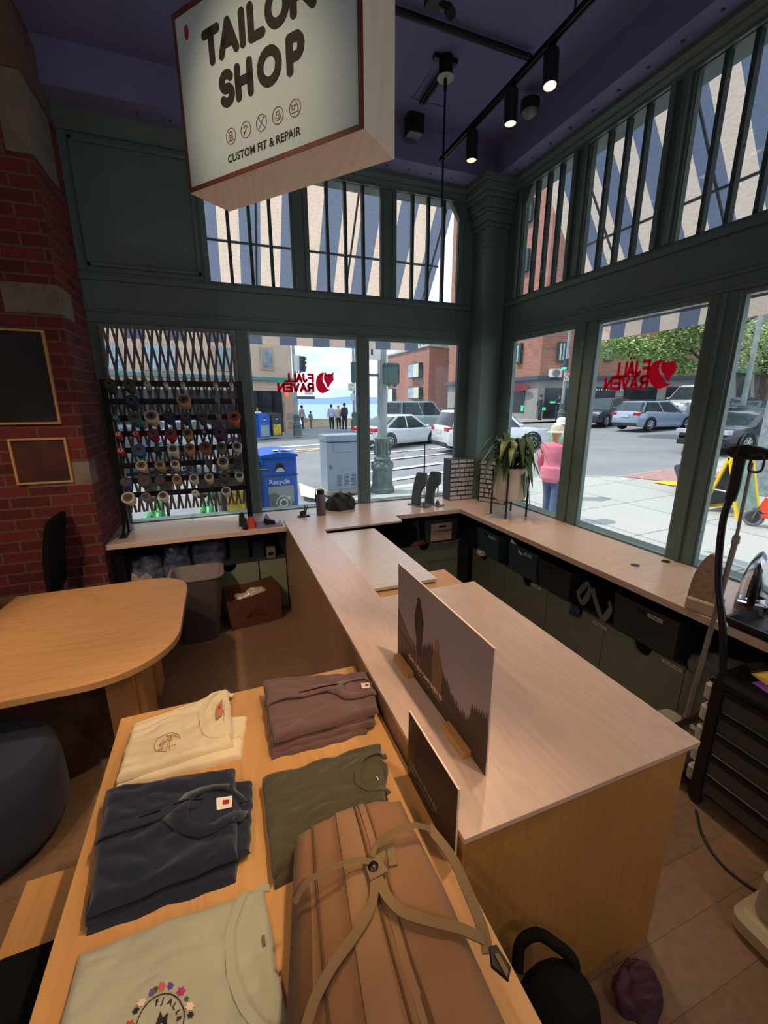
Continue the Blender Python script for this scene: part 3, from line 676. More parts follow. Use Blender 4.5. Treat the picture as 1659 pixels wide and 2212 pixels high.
strap([(925, 1785, zs-.01), (975, 1850, zs-.03), (1010, 1925, zs-.03), (1040, 2000, zs-.03), (1055, 2060, zs-.03)], 0.024, 'side_strap')
strap([(815, 1892, zs+.004), (835, 1800, zs+.003), (850, 1870, zs+.002)], 0.02, 'strap_end')
mb = MB(); q = [onz(x, y, zs+.012) for x, y in ((785, 1862), (818, 1848), (838, 1885), (800, 1905))]; mb.slab(q, 0.005); bpart(mb, 'snap_tab', STR)
mb = MB(); c = onz(806, 1872, zs+.017); mb.lathe([(0.012, 0), (0.012, .002), (0.008, .006), (0.003, .0075)], tuple(c), 20); bpart(mb, 'snap_button', mat('dark_brass', (60, 56, 56), 0.3, 0.9), smooth=True)
mb = MB(); q = [onz(x, y, zs-.035) for x, y in ((1056, 2052), (1072, 2048), (1103, 2096), (1098, 2124), (1060, 2092))]; mb.slab(q, 0.012); bk = bpart(mb, 'buckle', BLKP, bevel=0.002)
mb = MB(); q = [onz(x, y, zs-.022) for x, y in ((1068, 2062), (1076, 2060), (1098, 2098), (1094, 2112))]; mb.slab(q, 0.003); bpart(mb, 'buckle_webbing', STR)
# ---------------------------------------------------------------- posters
def poster(name, label, x, y0, y1, z0, z1, pic, edge):
    """card stood on its edge: y0 = far end (picture's left), y1 = near end"""
    e = thing(name, label, 'sign', (x, (y0+y1)/2, z0))
    inv = Matrix.Translation(-e.location)
    m_ = MB(); m_.box((x, y1, z0), (x+0.005, y0, z1), inv); m_.build('card', edge, e)
    M = inv@frame_M((x-0.0004, y0, z0), (0, -1, 0), (0, 0, 1))
    return e, M
PE = mat('card_edge', (236, 214, 200), 0.7)
pw, ph = 0.70, 0.445
e, M = poster('tabletop_poster', 'tall landscape poster of two hikers standing on the counter', 0.668, 1.575, 0.875, 0.92, 0.92+ph, None, PE)
def flat(pts, m, name, z=0.0, M=None, e=None):
    mb = MB(); mb.prism(pts, z, z+0.0003, M); return mb.build(name, m, e)
rnd = random.Random(5)
SKYG = mat('poster_sky', (158, 148, 160), 0.45, var=0.06, scale=4); HILL = mat('poster_hill', (96, 80, 76), 0.45, var=0.2, scale=14); TREE = mat('poster_forest', (46, 40, 36), 0.45, var=0.3, scale=30); GRASS = mat('poster_grass', (66, 52, 42), 0.45, var=0.3, scale=22)
flat([(0.002, 0.002), (pw-.002, .002), (pw-.002, ph-.002), (.002, ph-.002)], SKYG, 'picture_sky', 0, M, e)
flat([(.002, .06), (.002, .24), (.06, .205), (.13, .165), (.22, .15), (.3, .14), (.42, .1)], HILL, 'picture_hill', .0004, M, e)
pts = [(.20, .03)]; x = .20
prof_ = lambda x: .14+.09*math.exp(-((x-.30)/.09)**2)+.02*math.sin(x*20)+(.05 if x > .6 else 0)
while x < pw-.01:
    h = prof_(x)+rnd.uniform(-.004, .008); pts += [(x, h-.012), (x+.005, h+.012), (x+.010, h-.010)]; x += .013
pts += [(pw-.002, .14), (pw-.002, .02)]
flat(pts, TREE, 'picture_forest', .0008, M, e)
flat([(.002, .002), (.002, .15), (.16, .125), (.3, .11), (.5, .09), (pw-.002, .05), (pw-.002, .002)], GRASS, 'picture_meadow', .0012, M, e)
P1 = [(-.012, .0), (-.02, .14), (-.036, .18), (-.04, .23), (-.022, .29), (-.012, .30), (-.022, .312), (-.008, .325), (.010, .322), (.013, .30), (.022, .285), (.042, .24), (.036, .17), (.022, .12), (.022, .0)]
flat([(x+.215, y+.055) for x, y in P1], mat('poster_person_dark', (52, 34, 34), 0.5), 'picture_person', .0016, M, e)
flat([(x+.20, y) for x, y in [(.0, .05), (-.006, .13), (.006, .14), (.008, .05)]], mat('poster_leg', (132, 92, 76), 0.5), 'picture_legs', .002, M, e)
flat([(x+.226, y) for x, y in [(.0, .04), (-.004, .13), (.008, .13), (.008, .04)]], mat('poster_leg', (132, 92, 76), 0.5), 'picture_legs', .002, M, e)
P2 = [(-.02, .0), (-.03, .08), (-.032, .14), (-.014, .185), (-.008, .2), (-.012, .225), (.002, .238), (.016, .222), (.012, .198), (.036, .17), (.052, .12), (.044, .04), (.04, .0)]
flat([(x+.365, y+.045) for x, y in P2], mat('poster_person_tan', (128, 92, 66), 0.5), 'picture_person', .0016, M, e)
flat([(x+.368, y+.045) for x, y in ((-.012, .2), (-.014, .225), (.002, .238), (.016, .222), (.012, .2))], mat('poster_hat', (160, 112, 84), 0.5), 'picture_hat', .002, M, e)
LETW = mat('poster_letters', (232, 216, 202), 0.6)
text_obj('ÖVIK HEMP CAMP SHIRT SS', 0.026, M@Matrix.Translation((.125, .062, .0022)), LETW, 'lettering', e, offset=0.0009, space=0.92)
bars(M@Matrix.Translation((0, 0, .0022)), .125, .044, .30, .008, 46, mat('poster_letters_dim', (150, 126, 110), 0.6), 'small_print', e)
e2, M2 = poster('tabletop_poster', 'small dark poster wedged between display table and counter', 0.4875, 1.055, 0.745, 0.822, 1.075, None, PE)
flat([(.002, .002), (.308, .002), (.308, .251), (.002, .251)], mat('poster_dark', (48, 36, 42), 0.45, var=0.2, scale=6), 'picture_field', 0, M2, e2)
flat([(.002, .002), (.09, .002), (.06, .12), (.085, .251), (.002, .251)], mat('poster_dark2', (36, 32, 38), 0.45, var=0.3, scale=20), 'picture_shade', .0004, M2, e2)
bars(M2@Matrix.Translation((0, 0, .0009)), .02, .062, .19, .020, 13, mat('poster_letters_grey', (140, 130, 136), 0.6), 'print_line', e2, 4)
bars(M2@Matrix.Translation((0, 0, .0009)), .02, .044, .17, .008, 26, mat('poster_letters_dim', (150, 126, 110), 0.6), 'small_print', e2, 6)
mb = MB()
for i, (ya, yb) in enumerate(((1.545, 1.395), (1.10, 0.955))):
    mb = MB(); mb.box((0.635, yb, 0.9205), (0.666, ya, 0.945)); mb.box((0.674, yb, 0.9205), (0.70, ya, 0.945)); mb.box((0.635, yb, 0.9205), (0.70, ya, 0.924))
    o = mb.build('poster_block', OAK, bevel=0.002); tag(o, ['slotted wooden block under the far end of the hikers poster', 'slotted wooden block under the near end of the hikers poster'][i], 'poster holder', 'wooden blocks holding the poster')
# ---------------------------------------------------------------- hanging sign
a = onz(411, 418, 2.9); bb = onz(787, 278, 2.9); ud = (bb-a); SW = ud.length; ud.normalize(); nrm = Vector((ud.y, -ud.x, 0)); SH = 0.60
sg = thing('hanging_sign', 'boxy wooden hanging sign reading tailor shop, custom fit and repair', 'sign', (a+bb)/2-nrm*0.1)
inv = Matrix.Translation(-sg.location)
SD = 0.205; WN = wood('walnut_frame', (116, 62, 48), (86, 40, 34), 0.45, 1.5); BIRCH = wood('birch_ply', (246, 234, 216), (236, 220, 198), 0.5, 0.5)
M = inv@frame_M(a, ud, (0, 0, 1))            # local: x along face, y up, z = towards the viewer (nrm)
zs_ = 1 if (frame_M(a, ud, (0, 0, 1)).to_3x3()@Vector((0, 0, 1))).dot(nrm) > 0 else -1
mb = MB(); mb.box((0, 0, -SD), (SW, 0.018, 0), M); mb.box((0, SH-.018, -SD), (SW, SH, 0), M); mb.box((0, .018, -SD), (.014, SH-.018, 0), M); mb.box((SW-.014, .018, -SD), (SW, SH-.018, 0), M)
mb.build('sign_box', BIRCH, sg)
mb = MB(); fw = 0.016
mb.box((0, 0, 0.0005), (SW, fw, .004), M); mb.box((0, SH-fw, 0.0005), (SW, SH, .004), M); mb.box((0, fw, .0005), (fw*.8, SH-fw, .004), M); mb.box((SW-fw*1.2, fw, .0005), (SW, SH-fw, .004), M)
mb.build('sign_edge', WN, sg)
mb = MB(); mb.box((fw*.8, fw, -.01), (SW-fw*1.2, SH-fw, 0), M); mb.box((fw, fw, -SD+.002), (SW-fw, SH-fw, -SD+.012), M); mb.build('sign_face', mat('sign_white', (206, 232, 240), 0.75, var=0.03), sg)
for x in (0.12, SW-0.12):
    m_ = MB(); p = M@Vector((x, SH, -SD/2)); m_.cyl(p, (p.x, p.y, 4.48-sg.location.z), 0.003, n=8); m_.build('hanging_cable', BLACK, sg)
INKS = mat('sign_letters', (34, 28, 28), 0.7)
T = lambda x0, pl: [[(x0+x, y) for x, y in l] for l in pl]
hh = 0.100
def glyph(ch, x0, y0, h, w):
    X = lambda f: x0+f*w; Y = lambda f: y0+f*h
    G_ = {'T': [[(0, 1), (1, 1)], [(.5, 1), (.5, 0)]], 'A': [[(0, 0), (.5, 1), (1, 0)], [(.2, .32), (.8, .32)]], 'I': [[(.5, 0), (.5, 1)]], 'L': [[(0, 1), (0, 0), (.9, 0)]],
          'R': [[(0, 0), (0, 1), (.6, 1)]+[(.6+.36*math.cos(t), .74+.26*math.sin(t)) for t in (1.2, .6, 0, -.6, -1.2)]+[(.6, .48), (0, .48)], [(.5, .48), (1, 0)]],
          'P': [[(0, 0), (0, 1), (.6, 1)]+[(.6+.36*math.cos(t), .70+.30*math.sin(t)) for t in (1.2, .6, 0, -.6, -1.2)]+[(.6, .40), (0, .40)]],
          'H': [[(0, 0), (0, 1)], [(1, 0), (1, 1)], [(0, .5), (1, .5)]], 'O': [[(.5+.5*math.cos(t*PI/9), .5+.5*math.sin(t*PI/9)) for t in range(19)]],
          'S': [[(.5+.44*math.cos(math.radians(t)), .74+.26*math.sin(math.radians(t))) for t in range(30, 271, 24)]+[(.5+.46*math.cos(math.radians(t)), .26+.26*math.sin(math.radians(t))) for t in range(90, -151, -24)]],
          'F': [[(0, 0), (0, 1), (1, 1)], [(0, .5), (.85, .5)]], 'J': [[(.9, 1), (.9, .3), (.7, .03), (.3, .03), (.05, .25)]], 'V': [[(0, 1), (.5, 0), (1, 1)]],
          'E': [[(1, 1), (0, 1), (0, 0), (1, 0)], [(0, .5), (.85, .5)]], 'N': [[(0, 0), (0, 1), (1, 0), (1, 1)]]}[ch]
    return [[(X(u), Y(v)) for u, v in l] for l in G_]
wst = 0.030
mb = MB()
for ch, x0, w_ in (('T', .170, .068), ('A', .255, .078), ('I', .352, .03), ('L', .410, .058), ('O', .494, .082), ('R', .606, .082)):
    strokes(mb, glyph(ch, x0, .392, .088, w_), wst, M, 0.002)
for ch, x0, w_ in (('S', .240, .056), ('H', .328, .062), ('O', .442, .088), ('P', .580, .055)):
    strokes(mb, glyph(ch, x0, .243, .088, w_), wst, M, 0.002)
mb.build('big_lettering', INKS, sg)
text_obj('CUSTOM FIT & REPAIR', 0.0365, M@Matrix.Translation((.243, .052, .001)), INKS, 'small_lettering', sg, offset=0.0011, space=1.02)
BR_ = mat('icon_brown', (120, 88, 70), 0.7)
for i, x in enumerate((.270, .351, .432, .513, .594)):
    mb = MB(); r = .0255; y = .135
    strokes(mb, [[(x+r*math.cos(t*PI/14), y+r*math.sin(t*PI/14)) for t in range(29)]], .0026, M, .0012, 4)
    ic = [[[(-.012, .014), (.010, .014)], [(-.014, -.014), (.014, -.014)], [(-.008, .012), (-.006, -.012), (.008, -.012), (.007, .012)], [(-.006, .004), (.006, .004)], [(-.006, -.004), (.006, -.004)]],
          [[(-.010, -.014), (.006, .010)], [(.006, .010), (-.002, .014), (-.008, .006)], [(.006, .010), (.014, .004)], [(-.006, -.004), (-.014, -.008)]],
          [[(-.012, -.014), (.010, .012)], [(.012, -.014), (-.010, .012)], [(-.010, .012), (-.013, .016), (-.008, .017)], [(.010, .012), (.013, .016), (.008, .017)]],
          [[(-.014, -.002), (0, -.008), (.014, -.002)], [(-.013, -.008), (0, -.014), (.013, -.008)], [(-.008, .004), (-.004, .012), (.006, .012), (.010, .004), (0, 0), (-.008, .004)]],
          [[(-.016, -.012), (.016, -.012)], [(-.014, .010), (-.012, -.004), (-.004, -.002), (.0, .008), (.012, .008), (.014, -.010)], [(-.014, .010), (.0, .008)], [(.008, .008), (.006, .016)]]][i]
    strokes(mb, [[(x+u, y+v) for u, v in l] for l in ic], .0026, M, .0012, 4); mb.build('icon', BR_, sg)
mb = MB(); mb.prism([(.073+.013*math.cos(t)*(1 if t < 3 else .9), .522+.024*math.sin(t)) for t in [k*.52 for k in range(12)]], 0, .0012, M); mb.build('red_mark', RED, sg)
# ---------------------------------------------------------------- ceiling things
def track(name, label, p0, p1, z, n=3):
    e = thing(name, label, 'light track', ((p0[0]+p1[0])/2, (p0[1]+p1[1])/2, z)); inv = Matrix.Translation(-e.location)
    d = Vector((p1[0]-p0[0], p1[1]-p0[1], 0)); L_ = d.length; Mx = inv@frame_M((p0[0], p0[1], z), d, Vector((-d.y, d.x, 0)))
    mb = MB(); mb.box((0, -.018, 0), (L_, -.006, .03), Mx); mb.box((0, .006, 0), (L_, .018, .03), Mx); mb.box((0, -.018, .018), (L_, .018, .032), Mx); mb.build('rail', BLACK, e)
    mb = MB(); mb.box((0.0, -.006, .016), (L_, .006, .018), Mx); mb.build('rail_contact', GREYM, e)
    for k in (.21, .5, .8):
        mb = MB(); mb.cyl(Mx@Vector((L_*k, 0, .03)), Mx@Vector((L_*k, 0, 4.48-z)), .006, n=8); mb.build('stem', BLACK, e)
    return e
LAMPG = mat('lamp_glow', (255, 214, 160), 0.5, emis=((255, 205, 140), 6.0))
LAMPD = mat('lamp_lens_dim', (255, 214, 160), 0.5, emis=((255, 205, 150), 2.5))
def track_head(label, loc, target, power, ang, glow, r=0.046, L_=0.19, group=None, blend=.5):
    """can spotlight hung from a track; its own light comes out of its lens"""
    d = (Vector(target)-Vector(loc)).normalized()
    e = thing('track_spotlight', label, 'spotlight', loc, group=group)
    mb = MB(); mb.cyl(Vector((0, 0, 0.0)), Vector((0, 0, .05)), .012, n=10); mb.box((-.02, -.012, .03), (.02, .012, .075)); mb.build('track_adapter', BLACK, e)
    c0 = -d*0.03; c1 = d*(L_-.03)
    mb = MB(); mb.tube([c0, c0+d*.004, c1-d*.002, c1], [r*.8, r, r, r*.96], 24, True); mb.build('lamp_can', BLKP, e, smooth=True)
    mb = MB(); mb.tube([c1+d*.0005, c1+d*.002], [r*.80, r*.80], 24, True); mb.build('lens', glow, e)
    mb = MB(); mb.tube([c1, c1+d*.006], [r*.98, r*.98], 24, False); mb.tube([c1+d*.006, c1], [r*.84, r*.84], 24, False); mb.build('rim', BLKP, e)
    spot(c1+d*.012, c1+d*2, power, ang, blend=blend, parent=e)
    return e
RZ = 4.12
track('light_track', 'black ceiling light track carrying the three visible spotlights', (2.08, 4.0), (2.08, -3.5), RZ, 4)
g = 'spotlights on the ceiling track'
track_head('spotlight at the window end of the track, pointing straight down', (2.08, 3.47, RZ-.05), (2.07, 3.42, 0), 70, 75, LAMPD, group=g)
track_head('middle spotlight of the three on the track', (2.08, 2.98, RZ-.05), (2.12, 2.85, 0), 90, 75, LAMPG, group=g)
track_head('nearest visible spotlight, tilted on the track', (2.10, 2.62, RZ-.05), (1.7, 1.9, 0), 60, 65, LAMPG, group=g)
FILL_POWER = 42.0
# ---- off-camera fittings of the same shop: they light the table, counter, sign and left side
def lamp_off(loc, tgt, p, a, label, g='spotlights on the shop tracks behind the camera', blend=.5): return track_head(label, loc, tgt, p, a, LAMPG, group=g, blend=blend)
lamp_off((2.08, 1.55, RZ-.05), (1.2, 1.4, .9), 40, 55, 'track spotlight above the steamer aimed at the hikers poster')
track('light_track', 'black ceiling light track above the service counter, out of view', (1.10, 1.15), (1.10, -3.5), RZ, 3)
lamp_off((1.10, 1.0, RZ-.05), (-.02, 1.38, .82), 165, 34, 'track spotlight aimed at the brown and cream shirts')
lamp_off((1.10, 0.2, RZ-.05), (0.02, 0.72, .82), 95, 36, 'track spotlight aimed at the navy shirts')
lamp_off((2.08, -1.3, RZ-.05), (1.2, 0.3, .6), 45, 70, 'track spotlight aimed at the counter front')
track('light_track', 'black ceiling light track on the shop side, behind the viewer', (-1.6, 1.2), (-1.6, -3.5), RZ, 3)
lamp_off((-1.6, 0.9, RZ-.05), (0.28, 1.95, 3.06), 90, 24, 'track spotlight aimed at the hanging sign', blend=.9)
lamp_off((-1.6, 0.6, RZ-.05), (0.60, 1.25, .92), 45, 26, 'track spotlight aimed at the poster blocks on the counter')
lamp_off((-1.6, 0.3, RZ-.05), (-1.2, 2.9, .74), 170, 50, 'track spotlight aimed at the round-cornered table')
lamp_off((-1.6, -0.6, RZ-.05), (-0.1, 0.6, .82), 60, 55, 'track spotlight aimed at the sage tee')
lamp_off((-1.6, 1.5, RZ-.05), (0.0, 3.1, 0), 190, 42, 'unseen track spotlight added to brighten the floor before the paper bag')  # unseen spot added to lift the dark floor
lamp_off((-1.6, 1.1, RZ-.05), (-2.0, 3.85, .6), 50, 50, 'track spotlight aimed at the foot of the brick wall')
lamp_off((-1.6, -1.6, RZ-.05), (1.6, 1.0, .4), 40, 70, 'track spotlight aimed across the shop floor')
for i, (x, y) in enumerate(((-3.0, -1.0), (-0.6, -2.6), (1.6, -3.2), (-3.4, 1.6))):  # unseen glowing globes, added as general fill for the interior
    e = thing('fill_globe', ['added white fill globe, unseen over the shop aisle at far left', 'added white fill globe, unseen behind the display table', 'added white fill globe, unseen near the right shop wall', 'added white fill globe, unseen left of the round-cornered table'][i], 'lamp', (x, y, 4.20), group='added fill globes in the rear shop')
    mb = MB(); mb.sphere((0, 0, 0), .16, 12); mb.build('lamp_globe', mat('fill_globe_glow', (255, 236, 214), .5, emis=((255, 232, 206), 1.2)), e, smooth=True)
    mb = MB(); mb.cyl((0, 0, .15), (0, 0, .28), .006, n=8); mb.build('cord', BLACK, e)
    l = bpy.data.lights.new('lamp_light', 'POINT'); l.energy = FILL_POWER*(.5, .8, 1.9, .2)[i]; l.shadow_soft_size = .17; l.color = (1, .94, .88); o = bpy.data.objects.new('lamp_light', l); COL.objects.link(o); o.parent = e; o.location = (0, 0, -.20)
# ---------------------------------------------------------------- ceiling fittings
e = thing('pendant_rod', 'thin black hanging rod with a pale ceiling canopy disc', 'ceiling fitting', (1.80, 3.42, 4.48))
mb = MB(); mb.cyl((0, 0, 0), (0, 0, -.12), .052, n=24); mb.box((-.10, -.02, -.03), (.09, .02, 0)); mb.build('mount', BLACK, e, smooth=True)
mb = MB(); mb.cyl((0, 0, -.121), (0, 0, -.127), .062, n=28); mb.build('canopy_disc', mat('disc_grey', (176, 176, 176), .5), e)
mb = MB(); mb.cyl((0, 0, -.12), (0, 0, -.95), .008, n=10); mb.cyl((0, 0, -.12), (0, 0, -.2), .013, n=10); mb.build('rod', BLACK, e)
mb = MB(); p0, p1 = onz(908, 222, 4.45), onz(950, 160, 4.45); mb.tube([p0, p1], .012, 8); mb.tube([p0+Vector((.03, .0, 0)), p1+Vector((.03, 0, 0))], .012, 8)
tag(mb.build('ceiling_bar', BLACK), 'short black double bar on the ceiling beside the pendant', 'ceiling fitting')
mb = MB(); mb.tube([(0.9, 3.14, 4.44), (2.34, 3.15, 4.44)], .022, 10); tag(mb.build('ceiling_pipe', BLACK), 'black pipe crossing the ceiling to the light track', 'pipe')
e = thing('exit_device', 'small box with pale square face fixed near the ceiling edge', 'sensor', (1.86, 4.10, 4.48))
mb = MB(); mb.box((-.07, -.06, -.14), (.07, .06, 0)); mb.build('sensor_box', BLACK, e)
mb = MB(); mb.box((-.062, -.05, -.145), (.062, .05, -.141)); mb.build('sensor_face', mat('face_grey', (120, 124, 132), .5), e)
e = thing('ceiling_camera', 'round dome camera on the dark ceiling by the window track', 'camera', (2.60, 3.46, 4.40))
mb = MB(); mb.cyl((0, 0, 0), (0, 0, -.07), .075, n=24); mb.build('camera_base', BLACK, e, smooth=True)
mb = MB(); mb.sphere((0, 0, -.07), .06, 10, (1, 1, .8)); mb.build('camera_dome', mat('face_grey', (120, 124, 132), .5), e, smooth=True)
e = thing('speaker_bracket', 'black bracket and lamp head on the ceiling above the sign', 'ceiling fitting', tuple(onz(940, 0, 4.40)))
mb = MB(); mb.box((-.05, -.05, -.02), (.05, .05, .08)); mb.cyl((.02, 0, 0), (.09, -.04, -.05), .02, n=10); mb.cyl((.09, -.04, -.07), (.10, .02, .0), .03, n=12); mb.build('bracket', BLACK, e)
# ---------------------------------------------------------------- thread rack, gate and cones
RYP = 4.25
rk = thing('thread_rack', 'black metal thread rack with eight rails standing before the window', 'rack', (-0.33, RYP, .90))
inv = Matrix.Translation(-rk.location)
rz = [2.193, 2.045, 1.907, 1.776, 1.635, 1.501, 1.366, 1.239]
for x in (-0.865, 0.205):
    mb = MB(); mb.box((x-.025, RYP-.02, .905), (x+.025, RYP+.02, 2.225), inv); mb.build('post', BLACK, rk, bevel=.003)
    mb = MB(); mb.box((x-.03, RYP-.20, .9), (x+.03, RYP+.06, .912), inv); mb.add([inv@Vector(p) for p in [(x-.012, RYP-.18, .912), (x+.012, RYP-.18, .912), (x+.012, RYP-.02, 1.05), (x-.012, RYP-.02, 1.05), (x-.012, RYP-.02, .912), (x+.012, RYP-.02, .912)]], [(0, 1, 2, 3), (0, 3, 4), (1, 5, 2), (3, 2, 5, 4), (0, 4, 5, 1)]); mb.build('foot', BLACK, rk)
for z in rz:
    mb = MB(); mb.box((-.865, RYP-.012, z-.024), (.205, RYP-.004, z+.024), inv); r = mb.build('rail', BLACK, rk)
    mb = MB()
    for k in range(8):
        x = -.80+k*.135; mb.cyl(inv@Vector((x, RYP-.012, z)), inv@Vector((x, RYP-.11, z+.03)), .003, n=6)
    mb.build('thread_pins', BLACK, r)
e = thing('scissor_gate', 'folding metal scissor gate drawn across the rack window', 'gate', (-.33, 4.50, .90))
inv = Matrix.Translation(-e.location); STEEL = mat('dull_steel', (122, 112, 110), .5, .3)
H0, H1 = 1.02, 2.685; sp_ = .068; kk = .30
for fam in (1, -1):
    for i in range(-8, 26):
        x0 = -.86+i*sp_; pts = []
        za, zb_ = H0, H1
        def X(z): return x0+fam*(z-H0)*kk*0.5+(0 if fam > 0 else .25)
        lo, hi = -.865, .20
        zz = [z for z in np.linspace(H0, H1, 80) if lo <= X(z) <= hi]
        if len(zz) < 4: continue
        m_ = MB(); y = 4.50+(.004 if fam > 0 else -.004)
        m_.ribbon([inv@Vector((X(zz[0]), y, zz[0])), inv@Vector((X(zz[-1]), y, zz[-1]))], .021, .004, (0, 1, 0)); m_.build('gate_slat', STEEL, e)
for x in (-.872, .19):
    m_ = MB(); m_.box((x-.012, 4.485, H0-.05), (x+.012, 4.515, H1-.02), inv); m_.build('gate_post', STEEL, e)
SP = {'olive': (74, 76, 48), 'dark olive': (58, 58, 42), 'mint': (150, 190, 175), 'white': (214, 214, 208), 'navy': (30, 48, 84), 'tan': (186, 152, 108), 'grey': (120, 120, 124), 'green': (52, 128, 108), 'teal': (60, 120, 120), 'dark teal': (36, 74, 84), 'dark grey': (74, 76, 82), 'orange': (214, 92, 56), 'pink': (196, 62, 84), 'red': (190, 44, 52), 'maroon': (128, 34, 62), 'crimson': (172, 38, 62), 'gold': (190, 146, 84), 'black': (26, 26, 30), 'purple': (86, 46, 112), 'blue': (36, 108, 170), 'cream': (214, 200, 170), 'brown': (170, 96, 66), 'slate blue': (64, 88, 140)}
rows = [[(245, 735, 45, 'dark olive'), (425, 735, 45, 'olive'), (598, 735, 25, 'mint'), (775, 738, 18, 'white'), (935, 738, 18, 'white'), (1245, 740, 18, 'white'), (1395, 740, 17, 'white')],
        [(450, 890, 50, 'navy'), (945, 885, 55, 'tan'), (1262, 890, 22, 'grey'), (1410, 890, 15, 'grey')],
        [(300, 1055, 22, 'teal'), (480, 1050, 50, 'green'), (640, 1040, 55, 'cream'), (805, 1040, 42, 'navy'), (960, 1045, 42, 'dark teal'), (1120, 1045, 42, 'dark grey'), (1275, 1040, 22, 'grey'), (1420, 1045, 55, 'orange')],
        [(325, 1210, 25, 'pink'), (490, 1205, 25, 'red'), (655, 1205, 45, 'maroon'), (820, 1205, 45, 'crimson'), (980, 1200, 43, 'gold'), (1138, 1190, 20, 'black'), (1285, 1195, 57, 'purple')],
        [(350, 1365, 28, 'red'), (520, 1355, 52, 'blue'), (690, 1350, 30, 'black'), (845, 1350, 44, 'white'), (1000, 1340, 44, 'gold'), (1150, 1330, 52, 'brown'), (1300, 1330, 42, 'grey'), (1450, 1325, 42, 'white')],
        [(545, 1505, 44, 'cream'), (720, 1500, 40, 'tan'), (862, 1492, 36, 'cream'), (1180, 1475, 30, 'dark grey'), (1315, 1470, 50, 'cream'), (1460, 1465, 38, 'dark grey')],
        [(400, 1660, 42, 'slate blue'), (575, 1650, 52, 'dark grey'), (720, 1645, 40, 'dark grey'), (880, 1635, 38, 'tan'), (1040, 1625, 38, 'white'), (1185, 1615, 38, 'cream'), (1328, 1610, 48, 'dark grey'), (1470, 1600, 38, 'white')],
        [(420, 1810, 52, 'cream'), (585, 1800, 38, 'grey'), (750, 1790, 40, 'white'), (1052, 1765, 28, 'white'), (1345, 1745, 40, 'white')]]
ordn = ['first', 'second', 'third', 'fourth', 'fifth', 'sixth', 'seventh', 'eighth']
HOLE = mat('cone_core', (92, 84, 80), .8)
def make_cone(r, m, label, pos, g):
    big = r > .03; L_ = .115 if big else .075
    e = thing('thread_cone' if big else 'thread_spool', label, 'thread', pos, group=g)
    ax = Vector((.06, .85, -.55)).normalized()
    mb = MB(); mb.tube([Vector((0, 0, 0))+ax*t for t in (0, .006, L_*.9, L_)], [r*.93, r, r*.72, r*.62], 20); mb.build('thread', m, e, smooth=True)
    mb = MB(); mb.tube([-ax*.003, ax*.002], [r*.66 if big else r*.6]*2, 20); mb.build('core_end', HOLE if big else mat('spool_end', (206, 200, 190), .6), e)
    mb = MB(); mb.tube([-ax*.0045, -ax*.003], [r*.26]*2, 12); mb.build('core_hole', BLKP, e)
    return e
for i, row in enumerate(rows):
    for j, (cx_, cy_, rr_, c) in enumerate(row):
        px, py = 180+cx_/4.366, 660+cy_/4.366; p = ony(px, py, RYP-.13)
        r = rr_/4.366/214.0
        make_cone(r, mat('thread_'+c.replace(' ', '_'), SP[c], .75, var=.12, scale=3, bump=.3, bscale=300), '%s thread %s, %s from the left on the %s rail from the top' % (c, 'cone' if r > .03 else 'spool', ordn[j], ordn[i]), p, 'thread cones on the rack')
# ---------------------------------------------------------------- things on the left worktop
WT = .90
def spool_stand(name, label, px, py, r, h, m, group=None):
    b_ = onz(px, py, WT); e = thing(name, label, 'thread', b_, group=group)
    mb = MB(); mb.lathe([(r, 0), (r, .004), (r*.96, .008), (r*.7, h*.9), (r*.62, h*.93)], n=20); mb.build('thread', m, e, smooth=True)
    mb = MB(); mb.lathe([(r*.5, h*.93), (r*.5, h), (r*.2, h)], n=14); mb.build('cone_tip', BLKP, e, smooth=True); return e
bt_ = mat('thread_black', SP['black'], .7)
spool_stand('thread_cone', 'tall black thread cone on the worktop behind the shorter one', 524, 1136, .033, .13, bt_, 'black cones on the worktop')
spool_stand('thread_cone', 'short black thread cone on the worktop beside the orange-red one', 530, 1143, .026, .11, bt_, 'black cones on the worktop')
spool_stand('thread_cone', 'orange-red thread cone standing on the left worktop', 544, 1140, .036, .115, mat('thread_vermilion', (206, 66, 36), .7))
t0, t1 = onz(555, 1142, WT), onz(610, 1133, WT)
mb = MB(); mb.box((t0.x, t0.y, WT), (t1.x, t0.y+.20, WT+.012)); o = mb.build('cutting_tray', mat('tray_lilac', (126, 110, 150), .5), bevel=.003); tag(o, 'flat lilac board under the stapler on the left worktop', 'board')
e = thing('stapler', 'black stapler with a blue cloth on the lilac board', 'stapler', (t0.x+.12, t0.y+.07, WT+.012))
mb = MB(); mb.rbox((-.035, -.02, 0), (.06, .02, .012), .008); mb.build('stapler_base', BLKP, e)
mb = MB(); mb.add([(-.05, -.015, .02), (.06, -.018, .012), (.06, .018, .012), (-.05, .015, .02), (-.045, -.015, .065), (.05, -.018, .035), (.05, .018, .035), (-.045, .015, .065)], [(0, 3, 2, 1), (4, 5, 6, 7), (0, 1, 5, 4), (1, 2, 6, 5), (2, 3, 7, 6), (3, 0, 4, 7)]); mb.build('stapler_arm', BLKP, e, bevel=.004)
mb = MB(); mb.add([(-.06, 0, .0), (-.02, .03, .10), (.03, .05, .02), (-.05, .05, .03)], [(0, 1, 2), (0, 3, 1), (1, 3, 2)]); mb.build('cloth_scrap', mat('scrap_blue', (120, 150, 190), .8), e)
mb = MB(); mb.rbox((t1.x-.07, t1.y+.0, WT+.012), (t1.x-.03, t1.y+.16, WT+.03), .006); tag(mb.build('ruler', mat('ruler_white', (190, 200, 214), .4)), 'pale plastic ruler lying on the lilac board', 'ruler')
